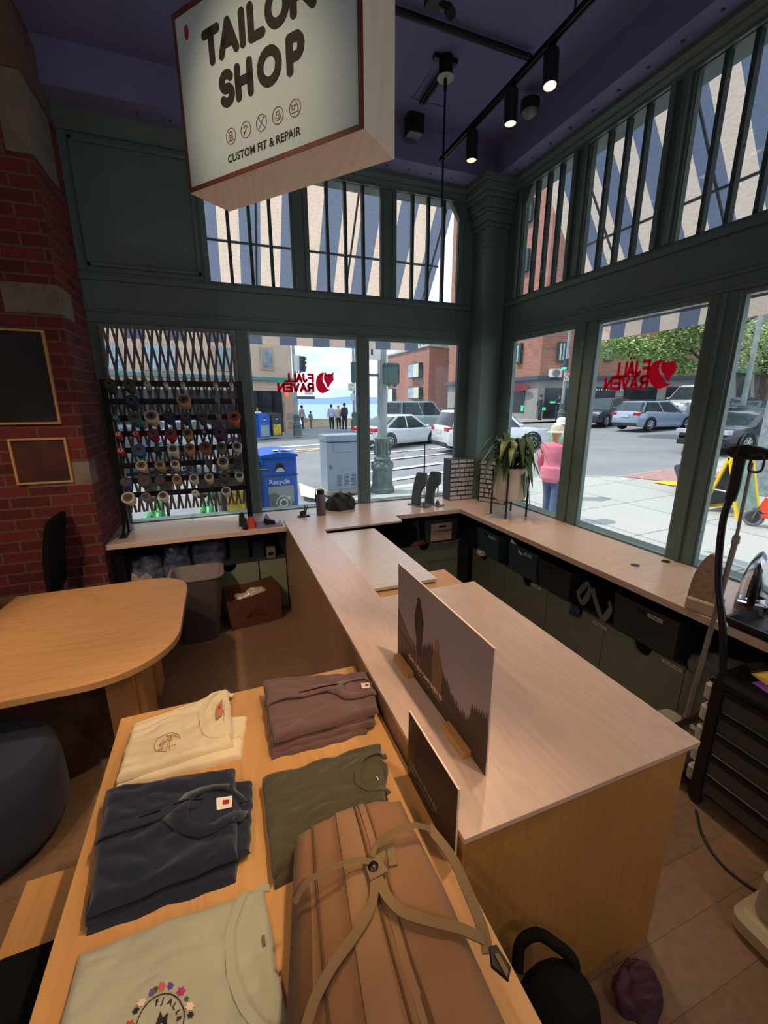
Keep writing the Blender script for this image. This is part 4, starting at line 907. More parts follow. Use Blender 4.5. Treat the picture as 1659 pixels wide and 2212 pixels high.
b_ = onz(656, 1117, WT); e = thing('pen_holder', 'small pen holder with green and yellow pens by the bottle', 'pen holder', b_)
mb = MB(); mb.rbox((-.06, -.03, 0), (.06, .03, .02), .01); mb.build('holder_tray', BLKP, e)
mb = MB(); mb.lathe([(.026, .02), (.03, .06), (.027, .06), (.022, .03)], (-.01, 0, 0), 16); mb.build('holder_cup', mat('holder_dark', (40, 46, 50), .4), e, smooth=True)
for i, (c, dx, dz) in enumerate((((40, 150, 70), .01, .10), ((230, 220, 60), -.03, .06), ((60, 60, 64), .02, .12), ((40, 40, 44), .045, .11), ((60, 170, 90), .03, .08))):
    mb = MB(); mb.cyl((dx*.4, 0, .025), (dx, .004*i, dz), .005, n=8); mb.build('pen', mat('pen_%d' % i, c, .4), e)
b_ = onz(694, 1112, WT); e = thing('water_bottle', 'mauve-grey metal water bottle with a black loop lid', 'bottle', b_)
mb = MB(); mb.lathe([(.044, 0), (.048, .006), (.048, .20), (.044, .215), (.034, .222)], n=28); mb.build('bottle_body', mat('bottle_mauve', (118, 106, 112), .45, .2), e, smooth=True)
mb = MB(); mb.lathe([(.036, .222), (.038, .232), (.038, .262), (.03, .27), (.012, .272)], n=24); mb.build('bottle_lid', BLKP, e, smooth=True)
mb = MB(); mb.tube([(-.03, 0, .262), (-.05, 0, .272), (-.052, 0, .245), (-.05, 0, .20), (-.052, 0, .16), (-.046, 0, .13)], .006, 8); mb.build('lid_loop', BLKP, e, smooth=True)
# slouched black cap or bag lying behind the bottle
b0, b1 = onz(710, 1106, WT), onz(776, 1101, WT); e = thing('black_bag', 'slumped black fabric bag on the worktop before the glass', 'bag', ((b0.x+b1.x)/2, b0.y+.12, WT))
w_ = (b1.x-b0.x)/2
def blob(u, v):
    a_ = 2*PI*u; t = PI/2*v; ct_ = math.cos(t); s_ = 1+.25*noise.noise(Vector((math.cos(a_)*2*ct_, math.sin(a_)*2*ct_, v*2)))
    return (w_*math.cos(a_)*math.cos(t)**.6*s_*(1-.1*v), .13*math.sin(a_)*math.cos(t)**.6*s_, max(0, .17*math.sin(t)*s_+.02*math.sin(a_*3+v*4)*math.cos(t)*math.sin(t)))
mb = MB(); mb.grid(blob, 40, 16); mb.build('bag_body', mat('bag_black', (26, 28, 34), .55, var=.2, bump=.3, bscale=30), e, smooth=True)
for k, (p, q) in enumerate((((-.12, .05, .16), (.10, -.10, .14)), ((-.02, -.11, .13), (.02, .08, .185)))):
    mb = MB(); mb.ribbon(spl([p, ((p[0]+q[0])/2, (p[1]+q[1])/2, .18), q, (q[0]+.03, q[1]-.04, .06)]), .02, .004); mb.build('bag_seam', mat('bag_trim', (70, 56, 52), .6), e)
# snap presses
def snap_press():
    e = thing('snap_press', '', 'hand press', (0, 0, 0))
    mb = MB(); mb.rbox((-.05, -.14, 0), (.05, .14, .012), .008); mb.build('base_plate', GREYM, e)
    prof = [(.10, .012), (.095, .10), (.085, .18), (.06, .28), (.035, .36), (.02, .382), (-.08, .385), (-.095, .37), (-.10, .27), (-.08, .235), (-.05, .21), (-.02, .16), (-.012, .10), (-.008, .012)]
    mb = MB(); mb.prism(prof, -.022, .022, frame_M((0, 0, 0), (0, 1, 0), (0, 0, 1))); mb.build('press_frame', mat('press_grey', (92, 102, 110), .4, .2), e, bevel=.004)
    mb = MB(); mb.lathe([(.022, .012), (.022, .04), (.012, .045), (.012, .06)], (0, -.07, 0), 16); mb.build('anvil', GREYM, e, smooth=True)
    mb = MB(); mb.lathe([(.008, .10), (.008, .24), (.014, .24), (.014, .26)], (0, -.07, 0), 12); mb.build('ram', CHROME, e, smooth=True)
    mb = MB(); mb.cyl((-.06, -.07, .13), (.06, -.07, .13), .004, n=8); mb.build('ram_bar', GREYM, e)
    return e
ps = snap_press(); ps['label'] = 'grey hand snap press with a tall thin red rod, left of the pair'; ps['group'] = 'snap presses on the worktop'
ps2 = copy_tree(ps); ps2['label'] = 'grey hand snap press beside the drawer organizer, without a rod'
ps.location = (2.03, 4.20, WT); ps.rotation_euler.z = math.radians(25); ps2.location = (2.20, 4.20, WT); ps2.rotation_euler.z = math.radians(25)
mb = MB(); mb.tube([(0.03, -.04, .33), (.03, -.04, .45), (.03, -.04, .68)], [.007, .008, .005], 8); mb.cyl((.03, -.04, .68), (.03, -.04, .695), .007, n=8); mb.build('press_rod', mat('rod_red', (96, 34, 44), .5), ps, smooth=True)
# small-parts organizers: every drawer is a part
DRW = mat('drawer_clear', (186, 184, 186), .25, var=.25, scale=30)
def organizer(label, loc, rzz, seed):
    e = thing('drawer_organizer', label, 'organizer', loc, rzz, 'drawer organizers in the corner')
    mb = MB(); W_, H_, D_ = .34, .49, .15
    mb.box((0, 0, 0), (W_, D_, .008)); mb.box((0, 0, H_-.008), (W_, D_, H_)); mb.box((0, 0, .008), (.006, D_, H_-.008)); mb.box((W_-.006, 0, .008), (W_, D_, H_-.008)); mb.box((.006, D_-.006, .008), (W_-.006, D_, H_-.008))
    for r in range(1, 9): mb.box((.006, .004, r*H_/9-.004), (W_-.006, D_-.01, r*H_/9+.004))
    mb.build('organizer_case', mat('case_grey', (66, 70, 78), .5), e)
    rn = random.Random(seed)
    for r in range(9):
        x = .010; cols = 5 if rn.random() < .45 else rn.choice([4, 3])
        if r == 0: cols = 2
        w_ = (W_-.02)/cols
        for c in range(cols):
            mb = MB(); z0 = r*H_/9+.008; z1 = (r+1)*H_/9-.008
            mb.box((x+.006, .002, z0), (x+w_-.006, .12, z1)); mb.box((x+w_*.35, -.004, z0+.004), (x+w_*.65, .002, z0+.010)); mb.build('drawer', DRW, e); x += w_
    return e
organizer('drawer organizer standing square to the window beside the presses', (2.46, 4.29, WT), 0, 3)
organizer('drawer organizer turned against the right wall behind the plant', (2.775, 4.16, WT), math.radians(-59), 9)
# ---------------------------------------------------------------- plant
pc = Vector((2.715, 3.50, WT))
e = thing('potted_plant', 'leafy green plant in a white pot on four thin black legs', 'plant', pc)
mb = MB(); mb.lathe([(.001, .172), (.13, .17), (.150, .182), (.164, .21), (.166, .50), (.158, .505), (.152, .50), (.15, .46), (.001, .455)], n=44); pt = mb.build('pot', mat('pot_white', (222, 214, 200), .5, var=.03), e, smooth=True)
mb = MB(); mb.lathe([(.001, .462), (.15, .463)], n=24, cap=False); mb.build('soil', mat('soil', (46, 36, 28), .95), e)
for a_ in (20, 110, 200, 290):
    a_ = math.radians(a_+25); x, y = .176*math.cos(a_), .176*math.sin(a_)
    mb = MB(); mb.box((x-.007, y-.007, 0), (x+.007, y+.007, .47)); mb.build('stand_leg', BLACK, e)
mb = MB(); mb.box((-.17, -.006, .158), (.17, .006, .168), Matrix.Rotation(math.radians(45), 4, 'Z')); mb.box((-.17, -.006, .158), (.17, .006, .168), Matrix.Rotation(math.radians(135), 4, 'Z')); mb.build('stand_cross', BLACK, e)
rnd = random.Random(11)
LEAF = mat('leaf_green', (62, 92, 50), .4, var=.35, scale=9); LEAF2 = mat('leaf_olive', (92, 108, 62), .45, var=.3, scale=9)
def leaf(mb, a_, reach, rise, drop, wd, r0=.03):
    n = 9; vs = []; ca, sa = math.cos(a_), math.sin(a_); sx, sy = -sa, ca; fold = .25
    for i in range(n+1):
        t = i/n; r = r0+reach*(t**.9); z = .47+rise*math.sin(min(t*1.5, 1)*PI/2)-drop*max(0, t-.35)**2*2.2
        ww = wd*math.sin(PI*min(1, .06+t*.94))**.8*(.25 if t < .25 else 1)+.002
        for s_ in (-1, 0, 1): vs.append((ca*r+sx*s_*ww, sa*r+sy*s_*ww, max(.02, z+abs(s_)*ww*fold)))
    mb.add(vs, [(i*3+k, i*3+k+1, (i+1)*3+k+1, (i+1)*3+k) for i in range(n) for k in (0, 1)])
mb = MB()
for i in range(72):
    a_ = rnd.uniform(0, 2*PI); up = rnd.random()
    if i % 4 == 0: mb.m = 1
    else: mb.m = 0
    leaf(mb, a_, rnd.uniform(.12, .34), rnd.uniform(.12, .38), rnd.uniform(.10, .40), rnd.uniform(.024, .040), rnd.uniform(0, .06))
for i in range(3): mb.m = 0; leaf(mb, -1.5+i*.5, .19, .08, .42+.12*i, .024)
mb.build('foliage', [LEAF, LEAF2], e, smooth=True)
# ---------------------------------------------------------------- cabinets under the right and back worktops
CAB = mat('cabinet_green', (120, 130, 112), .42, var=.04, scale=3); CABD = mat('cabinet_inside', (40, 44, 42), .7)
cb = thing('base_cabinet', 'row of sage green base cabinets under the right worktop', 'cabinet', (2.75, 1.6, 0))
inv = Matrix.Translation(-cb.location); FX = 2.47
seams = [3.74, 3.16, 2.58, 2.00, 1.42, .84, .26, -.32, -.80]
def door(e, inv, kind, f, a0, a1, z0, z1, notch):
    """door slab in plane f; notch = centre of a half-round finger cutout in its top edge"""
    out = [(a0+.003, z0), (a1-.003, z0), (a1-.003, z1)]
    if notch is not None: out += [(notch+.065*math.cos(t*PI/10), z1-.075*math.sin(t*PI/10)) for t in range(11)]
    out += [(a0+.003, z1)]
    mb = MB()
    if kind == 'x': mb.prism(out, 0, .018, inv@frame_M((f, 0, 0), (0, 1, 0), (0, 0, 1)))
    else: mb.prism(out, -.018, 0, inv@frame_M((0, f, 0), (1, 0, 0), (0, 0, 1)))
    return mb.build('cabinet_door', CAB, e)
nts = {0: 3.54, 1: 2.847, 2: 2.27, 3: 1.70}
for i, (a1, a0) in enumerate(zip(seams[:-1], seams[1:])):
    d = door(cb, inv, 'x', FX, a0, a1, .05, .49, nts.get(i, (a0+a1)/2-.02))
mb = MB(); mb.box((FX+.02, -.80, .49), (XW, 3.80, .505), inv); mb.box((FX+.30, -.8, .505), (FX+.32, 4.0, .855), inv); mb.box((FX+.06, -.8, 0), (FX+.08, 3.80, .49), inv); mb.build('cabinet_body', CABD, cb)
for y in (3.16, 2.0, .84, -.3):
    mb = MB(); mb.box((FX+.10, y-.01, .505), (FX+.30, y+.01, .855), inv); mb.build('shelf_divider', CABD, cb)
LAB = mat('label_paper', (196, 196, 188), .6)
def small_label(e, M, w, h, txt, name='paper_label'):
    mb = MB(); mb.box((0, 0, 0), (w, h, .001), M); o = mb.build(name, LAB, e)
    bars(M@Matrix.Translation((0, 0, .0012)), w*.12, h*.30, w*.74, h*.42, 10, INK, 'label_print', e, len(txt))
MX = lambda y, z: inv@frame_M((FX-.0012, y, z), (0, -1, 0), (0, 0, 1))
small_label(cb, MX(2.79, .455), .125, .022, 'a'*7); small_label(cb, MX(2.10, .44), .125, .024, 'a'*6); small_label(cb, MX(1.56, .452), .125, .022, 'a'*5)
cb2 = thing('base_cabinet', 'sage green base cabinets under the back worktop corner', 'cabinet', (2.1, 4.2, 0)); inv2 = Matrix.Translation(-cb2.location)
door(cb2, inv2, 'y', 4.02, 1.62, 2.46, .03, .50, 2.02); door(cb2, inv2, 'y', 4.02, .84, 1.61, .03, .50, None)
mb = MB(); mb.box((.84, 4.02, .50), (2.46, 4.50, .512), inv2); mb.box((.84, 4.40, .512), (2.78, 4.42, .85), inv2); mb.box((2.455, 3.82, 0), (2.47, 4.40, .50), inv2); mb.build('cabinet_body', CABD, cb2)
cb3 = thing('base_cabinet', 'dark green low cabinet under the thread rack worktop', 'cabinet', (.2, 4.2, 0)); inv3 = Matrix.Translation(-cb3.location)
door(cb3, inv3, 'y', 4.04, -.30, .235, .02, .54, -.035); door(cb3, inv3, 'y', 4.04, .24, .50, .02, .54, None)
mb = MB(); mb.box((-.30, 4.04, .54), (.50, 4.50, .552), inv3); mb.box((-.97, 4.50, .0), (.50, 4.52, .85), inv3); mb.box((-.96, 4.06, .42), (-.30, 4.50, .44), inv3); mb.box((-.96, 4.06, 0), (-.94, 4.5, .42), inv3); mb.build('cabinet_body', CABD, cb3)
mb = MB(); mb.box((-.93, 3.98, 0), (-.88, 4.03, .855)); tag(mb.build('worktop_leg', BLACK), 'black metal leg under the left end of the worktop', 'leg')
# storage boxes on the ledge
def storage_box(label, y0, y1, z0, z1, m, lab=None, flap=False, x=2.44, depth=.30, g='storage boxes on the ledge under the right worktop'):
    e = thing('storage_box', label, 'box', (x+depth/2, (y0+y1)/2, z0), group=g); iv = Matrix.Translation(-e.location); t = .006
    mb = MB(); s_ = .012
    ring = lambda z, i: [(x+i, y0+i, z), (x+depth-i, y0+i, z), (x+depth-i, y1-i, z), (x+i, y1-i, z)]
    mb.loft([ring(z0, s_), ring(z1, 0), ring(z1, t), ring(z0+t, s_+t)], True, True, iv); mb.build('box_shell', m, e)
    mb = MB(); c = (y0+y1)/2+.03; mb.prism([(c-.03, z1-.05), (c+.03, z1-.05), (c+.035, z1-.035), (c+.03, z1-.025), (c-.03, z1-.025), (c-.035, z1-.035)], -.0005, .001, iv@frame_M((x+.0005, 0, 0), (0, 1, 0), (0, 0, 1))); mb.build('hand_hole', BLKP, e)
    mb = MB()
    mb.add([iv@Vector(p) for p in [(x+.004, y0+.004, z0+.13), (x+depth-.02, y0+.01, z0+.15), (x+depth-.02, y1-.01, z0+.14), (x+.004, y1-.004, z0+.15)]], [(0, 1, 2, 3)]); mb.build('box_contents', mat('fabric_dark', (34, 34, 42), .9, var=.3), e)
    if lab: small_label(e, iv@frame_M((x-.001, c-.055, z1-.055), (0, -1, 0), (0, 0, 1)), .10, .026, lab)
    return e
TEAL = mat('box_teal', (52, 80, 84), .5); DKB = mat('box_dark', (46, 50, 60), .5); DKG = mat('box_slate', (52, 58, 60), .5)
storage_box('teal storage box nearest the corner on the ledge', 3.26, 3.63, .507, .765, TEAL, 'a'*4)
eb = storage_box('teal storage box with a raised paper flap, second from the corner', 2.71, 3.10, .507, .765, TEAL, 'a'*8)
mb = MB(); iv = Matrix.Translation(-eb.location); mb.slab([iv@Vector(p) for p in [(2.445, 3.10, .70), (2.445, 2.98, .68), (2.45, 2.985, .755), (2.45, 3.08, .80)]], .003, (1, 0, 0)); mb.build('paper_flap', PAPER, eb)
mb = MB(); mb.slab([iv@Vector(p) for p in [(2.436, 2.96, .71), (2.436, 2.90, .695), (2.436, 2.90, .715), (2.436, 2.955, .745)]], .002, (1, 0, 0)); mb.build('paper_scrap', PAPER, eb)
storage_box('dark slate storage box in the middle of the ledge', 2.33, 2.69, .507, .75, DKB)
storage_box('largest dark storage box, nearest the steamer on the ledge', 1.48, 1.93, .507, .765, DKG, 'a'*9)
e = thing('storage_box', 'box with a paper sign TO BE WORKED in the corner', 'box', (2.22, 4.12, .512)); iv = Matrix.Translation(-e.location)
mb = MB(); mb.loft([[(2.02, 3.99, .514), (2.40, 3.99, .514), (2.40, 4.28, .514), (2.02, 4.28, .514)], [(2.00, 3.985, .775), (2.42, 3.985, .775), (2.42, 4.30, .775), (2.00, 4.30, .775)], [(2.008, 3.993, .775), (2.412, 3.993, .775), (2.412, 4.292, .775), (2.008, 4.292, .775)], [(2.03, 4.0, .522), (2.39, 4.0, .522), (2.39, 4.27, .522), (2.03, 4.27, .522)]], True, True, iv); mb.build('box_shell', DKG, e)
Mf = iv@frame_M((2.075, 3.982, .535), (1, 0, 0), (0, 0, 1))
mb = MB(); mb.box((0, 0, 0), (.26, .20, .001), Mf); mb.build('paper_sign', mat('sign_paper_kraft', (186, 170, 150), .8), e)
text_obj('TO BE WORKED', .030, Mf@Matrix.Translation((.035, .10, .0014)), INK, 'lettering', e, offset=.0012)
mb = MB(); mb.prism([(.10, .15), (.19, .15), (.19, .172), (.10, .172)], .001, .0018, Mf); mb.build('hand_hole', BLKP, e)
mb = MB(); mb.tube([iv@Vector(p) for p in [(2.0, 3.96, .60), (2.04, 3.95, .515), (2.42, 3.95, .515), (2.44, 3.97, .54)]], .004, 6); mb.build('wire_rim', GREYM, e)
def cloth_heap(name, label, cat, c, sx, sy, h, m, seed, par=None, group=None):
    mb = MB()
    def f(u, v):
        a_ = 2*PI*u; t = PI/2*v; ct_ = math.cos(t); n_ = noise.noise(Vector((math.cos(a_)*1.5*ct_+seed, math.sin(a_)*1.5*ct_, v*2.5))); n2 = noise.noise(Vector((math.cos(a_)*4*ct_+seed, math.sin(a_)*4*ct_, v*6)))
        k = 1+.22*n_+.08*n2; return (c[0]+sx*math.cos(a_)*math.cos(t)**.7*k, c[1]+sy*math.sin(a_)*math.cos(t)**.7*k, c[2]+max(0, h*math.sin(t)**.8*(1+.3*n_+.12*n2)))
    mb.grid(f, 44, 20); o = mb.build(name, m, par, smooth=True)
    if par is None: tag(o, label, cat, group)
    return o
GREYF = mat('grey_cloth', (118, 116, 114), .9, var=.15, bump=.3, bscale=50)
cloth_heap('black_cloth_bundle', 'bundle of black clothes beside the to-be-worked box', 'clothes', (1.78, 4.12, .512), .18, .15, .24, BLKC, 4)
cloth_heap('rust_cloth_scrap', 'rust brown cloth hanging over the corner cabinet edge', 'clothes', (1.90, 4.03, .505), .15, .05, .05, mat('rust_cloth', (110, 62, 50), .9), 6)
cloth_heap('teal_jacket_bundle', 'crumpled teal jacket between clothes and box', 'clothes', (1.965, 4.2, .512), .05, .12, .24, mat('teal_cloth', (58, 84, 92), .8), 7)
e = thing('canvas_sling', 'twisted grey canvas loops between dark boxes on the ledge', 'strap', (2.5, 2.12, .507)); iv = Matrix.Translation(-e.location)
for pts in ([(2.47, 2.27, .60), (2.45, 2.20, .56), (2.46, 2.16, .66), (2.5, 2.22, .70), (2.47, 2.27, .60)], [(2.47, 2.14, .70), (2.44, 2.07, .62), (2.43, 1.99, .54), (2.45, 1.96, .62), (2.48, 2.0, .66)]):
    mb = MB(); mb.ribbon(spl([iv@Vector(p) for p in pts]), .04, .006, (1, 0, .2)); mb.build('canvas_loop', GREYF, e, smooth=True)
cloth_heap('grey_pillow', 'grey ironing pillow at the right end of the ledge', 'pillow', (2.56, 1.17, .507), .16, .26, .13, GREYF, 9)
cloth_heap('blue_pouch', 'dark blue pouch hanging out of a cabinet notch', 'pouch', (2.462, 2.27, .425), .03, .05, .07, mat('pouch_blue', (28, 58, 110), .5), 12)
cloth_heap('foil_bag', 'crinkled clear bag caught on the cabinet edge', 'bag', (2.45, 3.54, .49), .05, .07, .05, mat('clear_crinkle', (200, 190, 170), .2, .3, var=.4, scale=40), 13)
# plastic-wrapped stock under the left worktop
PLAS = mat('plastic_wrap', (92, 98, 120), .15, var=.5, scale=16, bump=.5, bscale=18)
for i, (x, y, z, sx, h, lab) in enumerate(((-.74, 4.18, .44, .16, .22, 'leftmost plastic-wrapped bundle under the rack worktop'), (-.50, 4.22, .44, .14, .30, 'second plastic-wrapped bundle under the rack worktop'), (-.20, 4.22, .552, .16, .22, 'third plastic-wrapped bundle, above the bin'))):
    cloth_heap('wrapped_bundle', lab, 'bundle', (x, y, z), sx, .12, h, PLAS, 20+i, group='plastic-wrapped stock')
mb = MB(); mb.rbox((-.02, 4.12, .552), (.16, 4.34, .80), .01); tag(mb.build('document_case', mat('case_green', (40, 54, 52), .4)), 'dark green upright case under the worktop above the notch door', 'case')
mb = MB(); mb.rbox((.19, 4.10, .552), (.30, 4.3, .72), .01); tag(mb.build('navy_pouch', mat('case_navy', (26, 34, 58), .5)), 'navy pouch standing beside the small labelled packet', 'pouch')
e = thing('labelled_packet', 'small pale packet with black label under the worktop', 'packet', (.36, 4.08, .552))
mb = MB(); mb.box((-.04, -.03, 0), (.04, .03, .11)); mb.build('packet_body', mat('packet_grey', (110, 108, 106), .5), e)
mb = MB(); mb.box((-.028, -.032, .03), (.028, -.0302, .065)); mb.build('packet_label', BLKP, e)
# ---------------------------------------------------------------- irons, tray, steamer, cart
def iron(label, loc, rzz, body, sole, g='irons standing on the worktop', tilt=0.12, cord=True, sc=1.15):
    e = thing('steam_iron', label, 'iron', loc, rzz, g); e.rotation_euler = (0, 0, rzz); e.scale = (sc,)*3
    def out_(s_, n=15):      # sole outline: heel at z=0.03, tip at top; local plane YZ, sole facing -X
        pts = []
        for i in range(n+1):
            t = i/n; w_ = .058*(1-t**2.6)**.75*s_; pts.append((w_, .06+.235*t))
        return pts+[(-a_, b_) for a_, b_ in reversed(pts[:-1])]+[(-.04*s_, .045), (.04*s_, .045)]
    M_ = Matrix.Rotation(tilt, 4, 'Y')@frame_M((0, 0, 0), (0, 1, 0), (0, 0, 1))
    mb = MB(); mb.prism(out_(1.0), -.050, -.042, M_); sl_ = mb.build('sole_plate', sole, e, bevel=.002)
    mb = MB()
    for s_ in (-1, 1):
        for k in range(12): t = .10+.78*k/12; w_ = .044*(1-t**2.6)**.75; mb.cyl(M_@Vector((s_*w_, .06+.235*t, -.052)), M_@Vector((s_*w_, .06+.235*t, -.0495)), .0028, n=8)
    mb.build('steam_holes', HOLE, sl_)
    rings = []
    for zz, s_, sh in ((-.042, 1.0, 0), (-.01, .92, 0), (.03, .6, -.02), (.05, .4, -.04)): rings.append([M_@Vector((a_*s_, b_+(sh*(b_-.06)*3 if b_ > .1 else 0), zz)) for a_, b_ in out_(1.0)])
    mb = MB(); mb.loft(rings, True, True); mb.build('iron_body', body, e, smooth=True)
    mb = MB(); mb.box((-.05, -.062, 0.0), (.08, .062, .07)); mb.build('heel', body, e, bevel=.012)
    mb = MB(); mb.tube([(.06, 0, .05), (.105, 0, .09), (.11, 0, .15), (.10, 0, .20), (.06, 0, .225), (.03, 0, .215)], .016, 12); mb.build('handle', BLKP, e, smooth=True)
    if not cord: return e
    mb = MB(); mb.tube([(.075, .03, .02), (.10, .05, .06), (.12, .1, .02), (.13, .2, .006)], .0045, 8); mb.build('power_cord', BLKP, e, smooth=True)
    return e
SOLE1 = mat('sole_worn', (172, 150, 134), .45, .5, var=.2, scale=40)
iron('worn beige iron standing upright with its sole toward the room', (2.44, 1.38, WT), math.radians(12), mat('iron_beige', (208, 186, 158), .4), SOLE1, cord=False)
iron('chrome iron with black handle behind the beige iron', (2.70, 1.29, WT), math.radians(205), CHROME, CHROME, tilt=.05, cord=False)
e = thing('iron_tray', 'black tray on the right worktop edge holding a third iron', 'tray', (2.60, .95, WT)); 
mb = MB(); mb.loft([[(-.20, -.26, 0), (.20, -.26, 0), (.20, .27, 0), (-.20, .27, 0)], [(-.22, -.28, .05), (.22, -.28, .05), (.22, .29, .05), (-.22, .29, .05)], [(-.205, -.265, .05), (.205, -.265, .05), (.205, .275, .05), (-.205, .275, .05)], [(-.19, -.25, .006), (.19, -.25, .006), (.19, .26, .006), (-.19, .26, .006)]]); mb.build('tray_shell', BLKP, e)
e = thing('steam_iron', 'small silver travel iron lying in the black tray', 'iron', (2.56, 1.03, WT+.03))
mb = MB(); mb.sphere((0, 0, .05), .05, 12, (1.0, 2.0, .8)); mb.build('iron_body', CHROME, e, smooth=True); mb = MB(); mb.rbox((-.05, -.10, .005), (.05, .10, .016), .04, 6); mb.build('sole_plate', SOLE1, e); mb = MB(); mb.tube([(0, -.07, .07), (0, -.05, .12), (0, .05, .12), (0, .07, .08)], .012, 10); mb.build('handle', BLKP, e, smooth=True)
mb = MB(); mb.lathe([(.016, 0), (.016, .12), (.008, .128), (.008, .15)], (2.74, 1.12, WT), 14); tag(mb.build('spray_can', BLKP, smooth=True), 'black spray bottle between the irons', 'bottle')
# garment steamer
st = thing('garment_steamer', 'garment steamer with tall pole, black hanger top and thick hose', 'steamer', (2.27, 1.27, 0)); iv = Matrix.Translation(-st.location)
mb = MB(); mb.rbox((2.15, 1.18, .02), (2.39, 1.44, .27), .08, 6, iv); mb.build('water_tank', mat('tank_grey', (150, 146, 140), .35), st, smooth=True)
for x, y in ((2.19, 1.22), (2.35, 1.22), (2.19, 1.40), (2.35, 1.40)):
    mb = MB(); mb.sphere((x, y, .02), .02, 8, M=iv); mb.build('caster', BLKP, st)
POLE = mat('pole_grey', (150, 146, 142), .35, .3)
pb, pm, ptp = onx(1483, 1548, 2.28), onx(1590, 1165, 2.28), onx(1624, 1000, 2.28)
mb = MB(); mb.cyl(iv@pb, iv@(pm+(pm-pb)*.02), .0125, n=16); mb.build('lower_pole', POLE, st, smooth=True)
mb = MB(); mb.cyl(iv@pm, iv@ptp, .0075, n=14); mb.cyl(iv@(pm-Vector((0, 0, .02))), iv@(pm+Vector((0, 0, .012))), .016, n=14); mb.build('upper_pole', POLE, st, smooth=True)
mb = MB(); mb.cyl(iv@pb, iv@(pb+Vector((0, 0, -.06))), .022, n=14); mb.build('pole_socket', mat('brass', (150, 120, 80), .35, .8), st)
hang = [(1565, 972), (1580, 964), (1610, 960), (1640, 966), (1680, 980), (1720, 1000), (1722, 1008), (1680, 996), (1655, 993), (1635, 995), (1600, 992), (1575, 988)]
mb = MB(); q = [iv@onx(x, y, 2.27) for x, y in hang]; mb.slab(q, .03, (1, 0, 0)); mb.build('hanger_board', BLKP, st, bevel=.006)
mb = MB(); mb.tube(spl([iv@onx(x, y, 2.27) for x, y in ((1600, 985), (1592, 1020), (1586, 1050), (1577, 1080))]), .024, 14); mb.build('steam_wand', BLKP, st, smooth=True)
mb = MB(); mb.tube(spl([iv@onx(x, y, 2.26) for x, y in ((1624, 985), (1648, 982), (1650, 1000), (1642, 1018), (1618, 1016), (1622, 995), (1624, 985))]), .005, 8); mb.build('wire_hook', mat('hook_brown', (70, 58, 56), .4, .5), st, smooth=True)
mb = MB(); mb.tube(spl([iv@onx(x, y, 2.25) for x, y in ((1596, 968), (1586, 990), (1584, 1012), (1590, 1016))]), .004, 8); mb.build('wire_hook', mat('hook_brown', (70, 58, 56), .4, .5), st, smooth=True)
hp = [(1578, 1075, 2.27), (1563, 1120, 2.27), (1553, 1200, 2.26), (1552, 1270, 2.25), (1560, 1340, 2.24), (1562, 1420, 2.22), (1557, 1480, 2.20), (1530, 1530, 2.20), (1490, 1556, 2.22), (1455, 1570, 2.24)]
mb = MB(); mb.tube(spl([iv@onx(x, y, z) for x, y, z in hp]), .016, 14); mb.build('steam_hose', mat('hose_black', (24, 26, 32), .3), st, smooth=True)
# rolling cart
ca = thing('rolling_cart', 'black rolling cart with white drawers at the right edge', 'cart', (2.38, .72, 0)); iv = Matrix.Translation(-ca.location)
X0, X1, Y0, Y1, HZ = 2.14, 2.43, .36, 1.10, .74
for x in (X0, X1-.03):
    for y in (Y0, Y1-.05):
        mb = MB(); mb.box((x, y, .06), (x+.03, y+.05, HZ-.02), iv); mb.build('cart_post', BLKP, ca, bevel=.004)
        mb = MB(); mb.cyl(iv@Vector((x+.005, y+.02, .03)), iv@Vector((x+.03, y+.02, .03)), .03, n=16); mb.build('caster', BLKP, ca)
mb = MB(); mb.rbox((X0-.02, Y0-.02, HZ-.03), (X1+.02, Y1+.02, HZ), .03, 5, iv); mb.build('cart_top', mat('cart_gloss', (16, 16, 18), .15), ca, smooth=True)
DW = mat('drawer_white', (188, 188, 186), .5)
for k in range(5):
    z0 = .07+k*.125
    mb = MB(); mb.box((X0+.005, Y0+.05, z0+.10), (X0+.02, Y1-.05, z0+.125), iv); mb.build('cart_rail', BLKP, ca)
    mb = MB(); mb.rbox((X0+.03, Y0+.03, z0+.01), (X1-.03, Y1+.05, z0+.10), .02, 3, iv); d = mb.build('cart_drawer', DW, ca, smooth=True)
    mb = MB(); mb.box((X0+.022, Y0+.05, z0+.015), (X0+.028, Y1-.05, z0+.095), iv); mb.build('drawer_side', mat('mesh_grey', (74, 72, 74), .6), d)
mb = MB(); mb.slab([(2.20, .80, HZ+.003), (2.42, .74, HZ+.003), (2.40, .98, HZ+.003), (2.25, 1.0, HZ+.003)], .004); tag(mb.build('purple_paper', mat('paper_purple', (118, 66, 150), .7)), 'purple paper lying on the black cart', 'paper')
mb = MB(); mb.slab([(2.28, .96, HZ+.010), (2.42, .92, HZ+.010), (2.44, 1.04, HZ+.010), (2.32, 1.06, HZ+.010)], .006); tag(mb.build('yellow_notes', mat('paper_yellow', (224, 188, 96), .7)), 'yellow note pad on the back of the cart', 'notepad')
mb = MB(); mb.rbox((2.28, .86, HZ+.01), (2.42, .90, HZ+.028), .004); tag(mb.build('wooden_ruler', mat('paper_tan', (196, 160, 110), .7)), 'short tan wooden stick on the cart papers', 'stick')
mb = MB(); mb.cyl((2.30, 1.06, HZ+.025), (2.43, 1.04, HZ+.025), .025, n=12); tag(mb.build('marker_pen', BLKP), 'black roll lying at the back of the cart', 'roll')
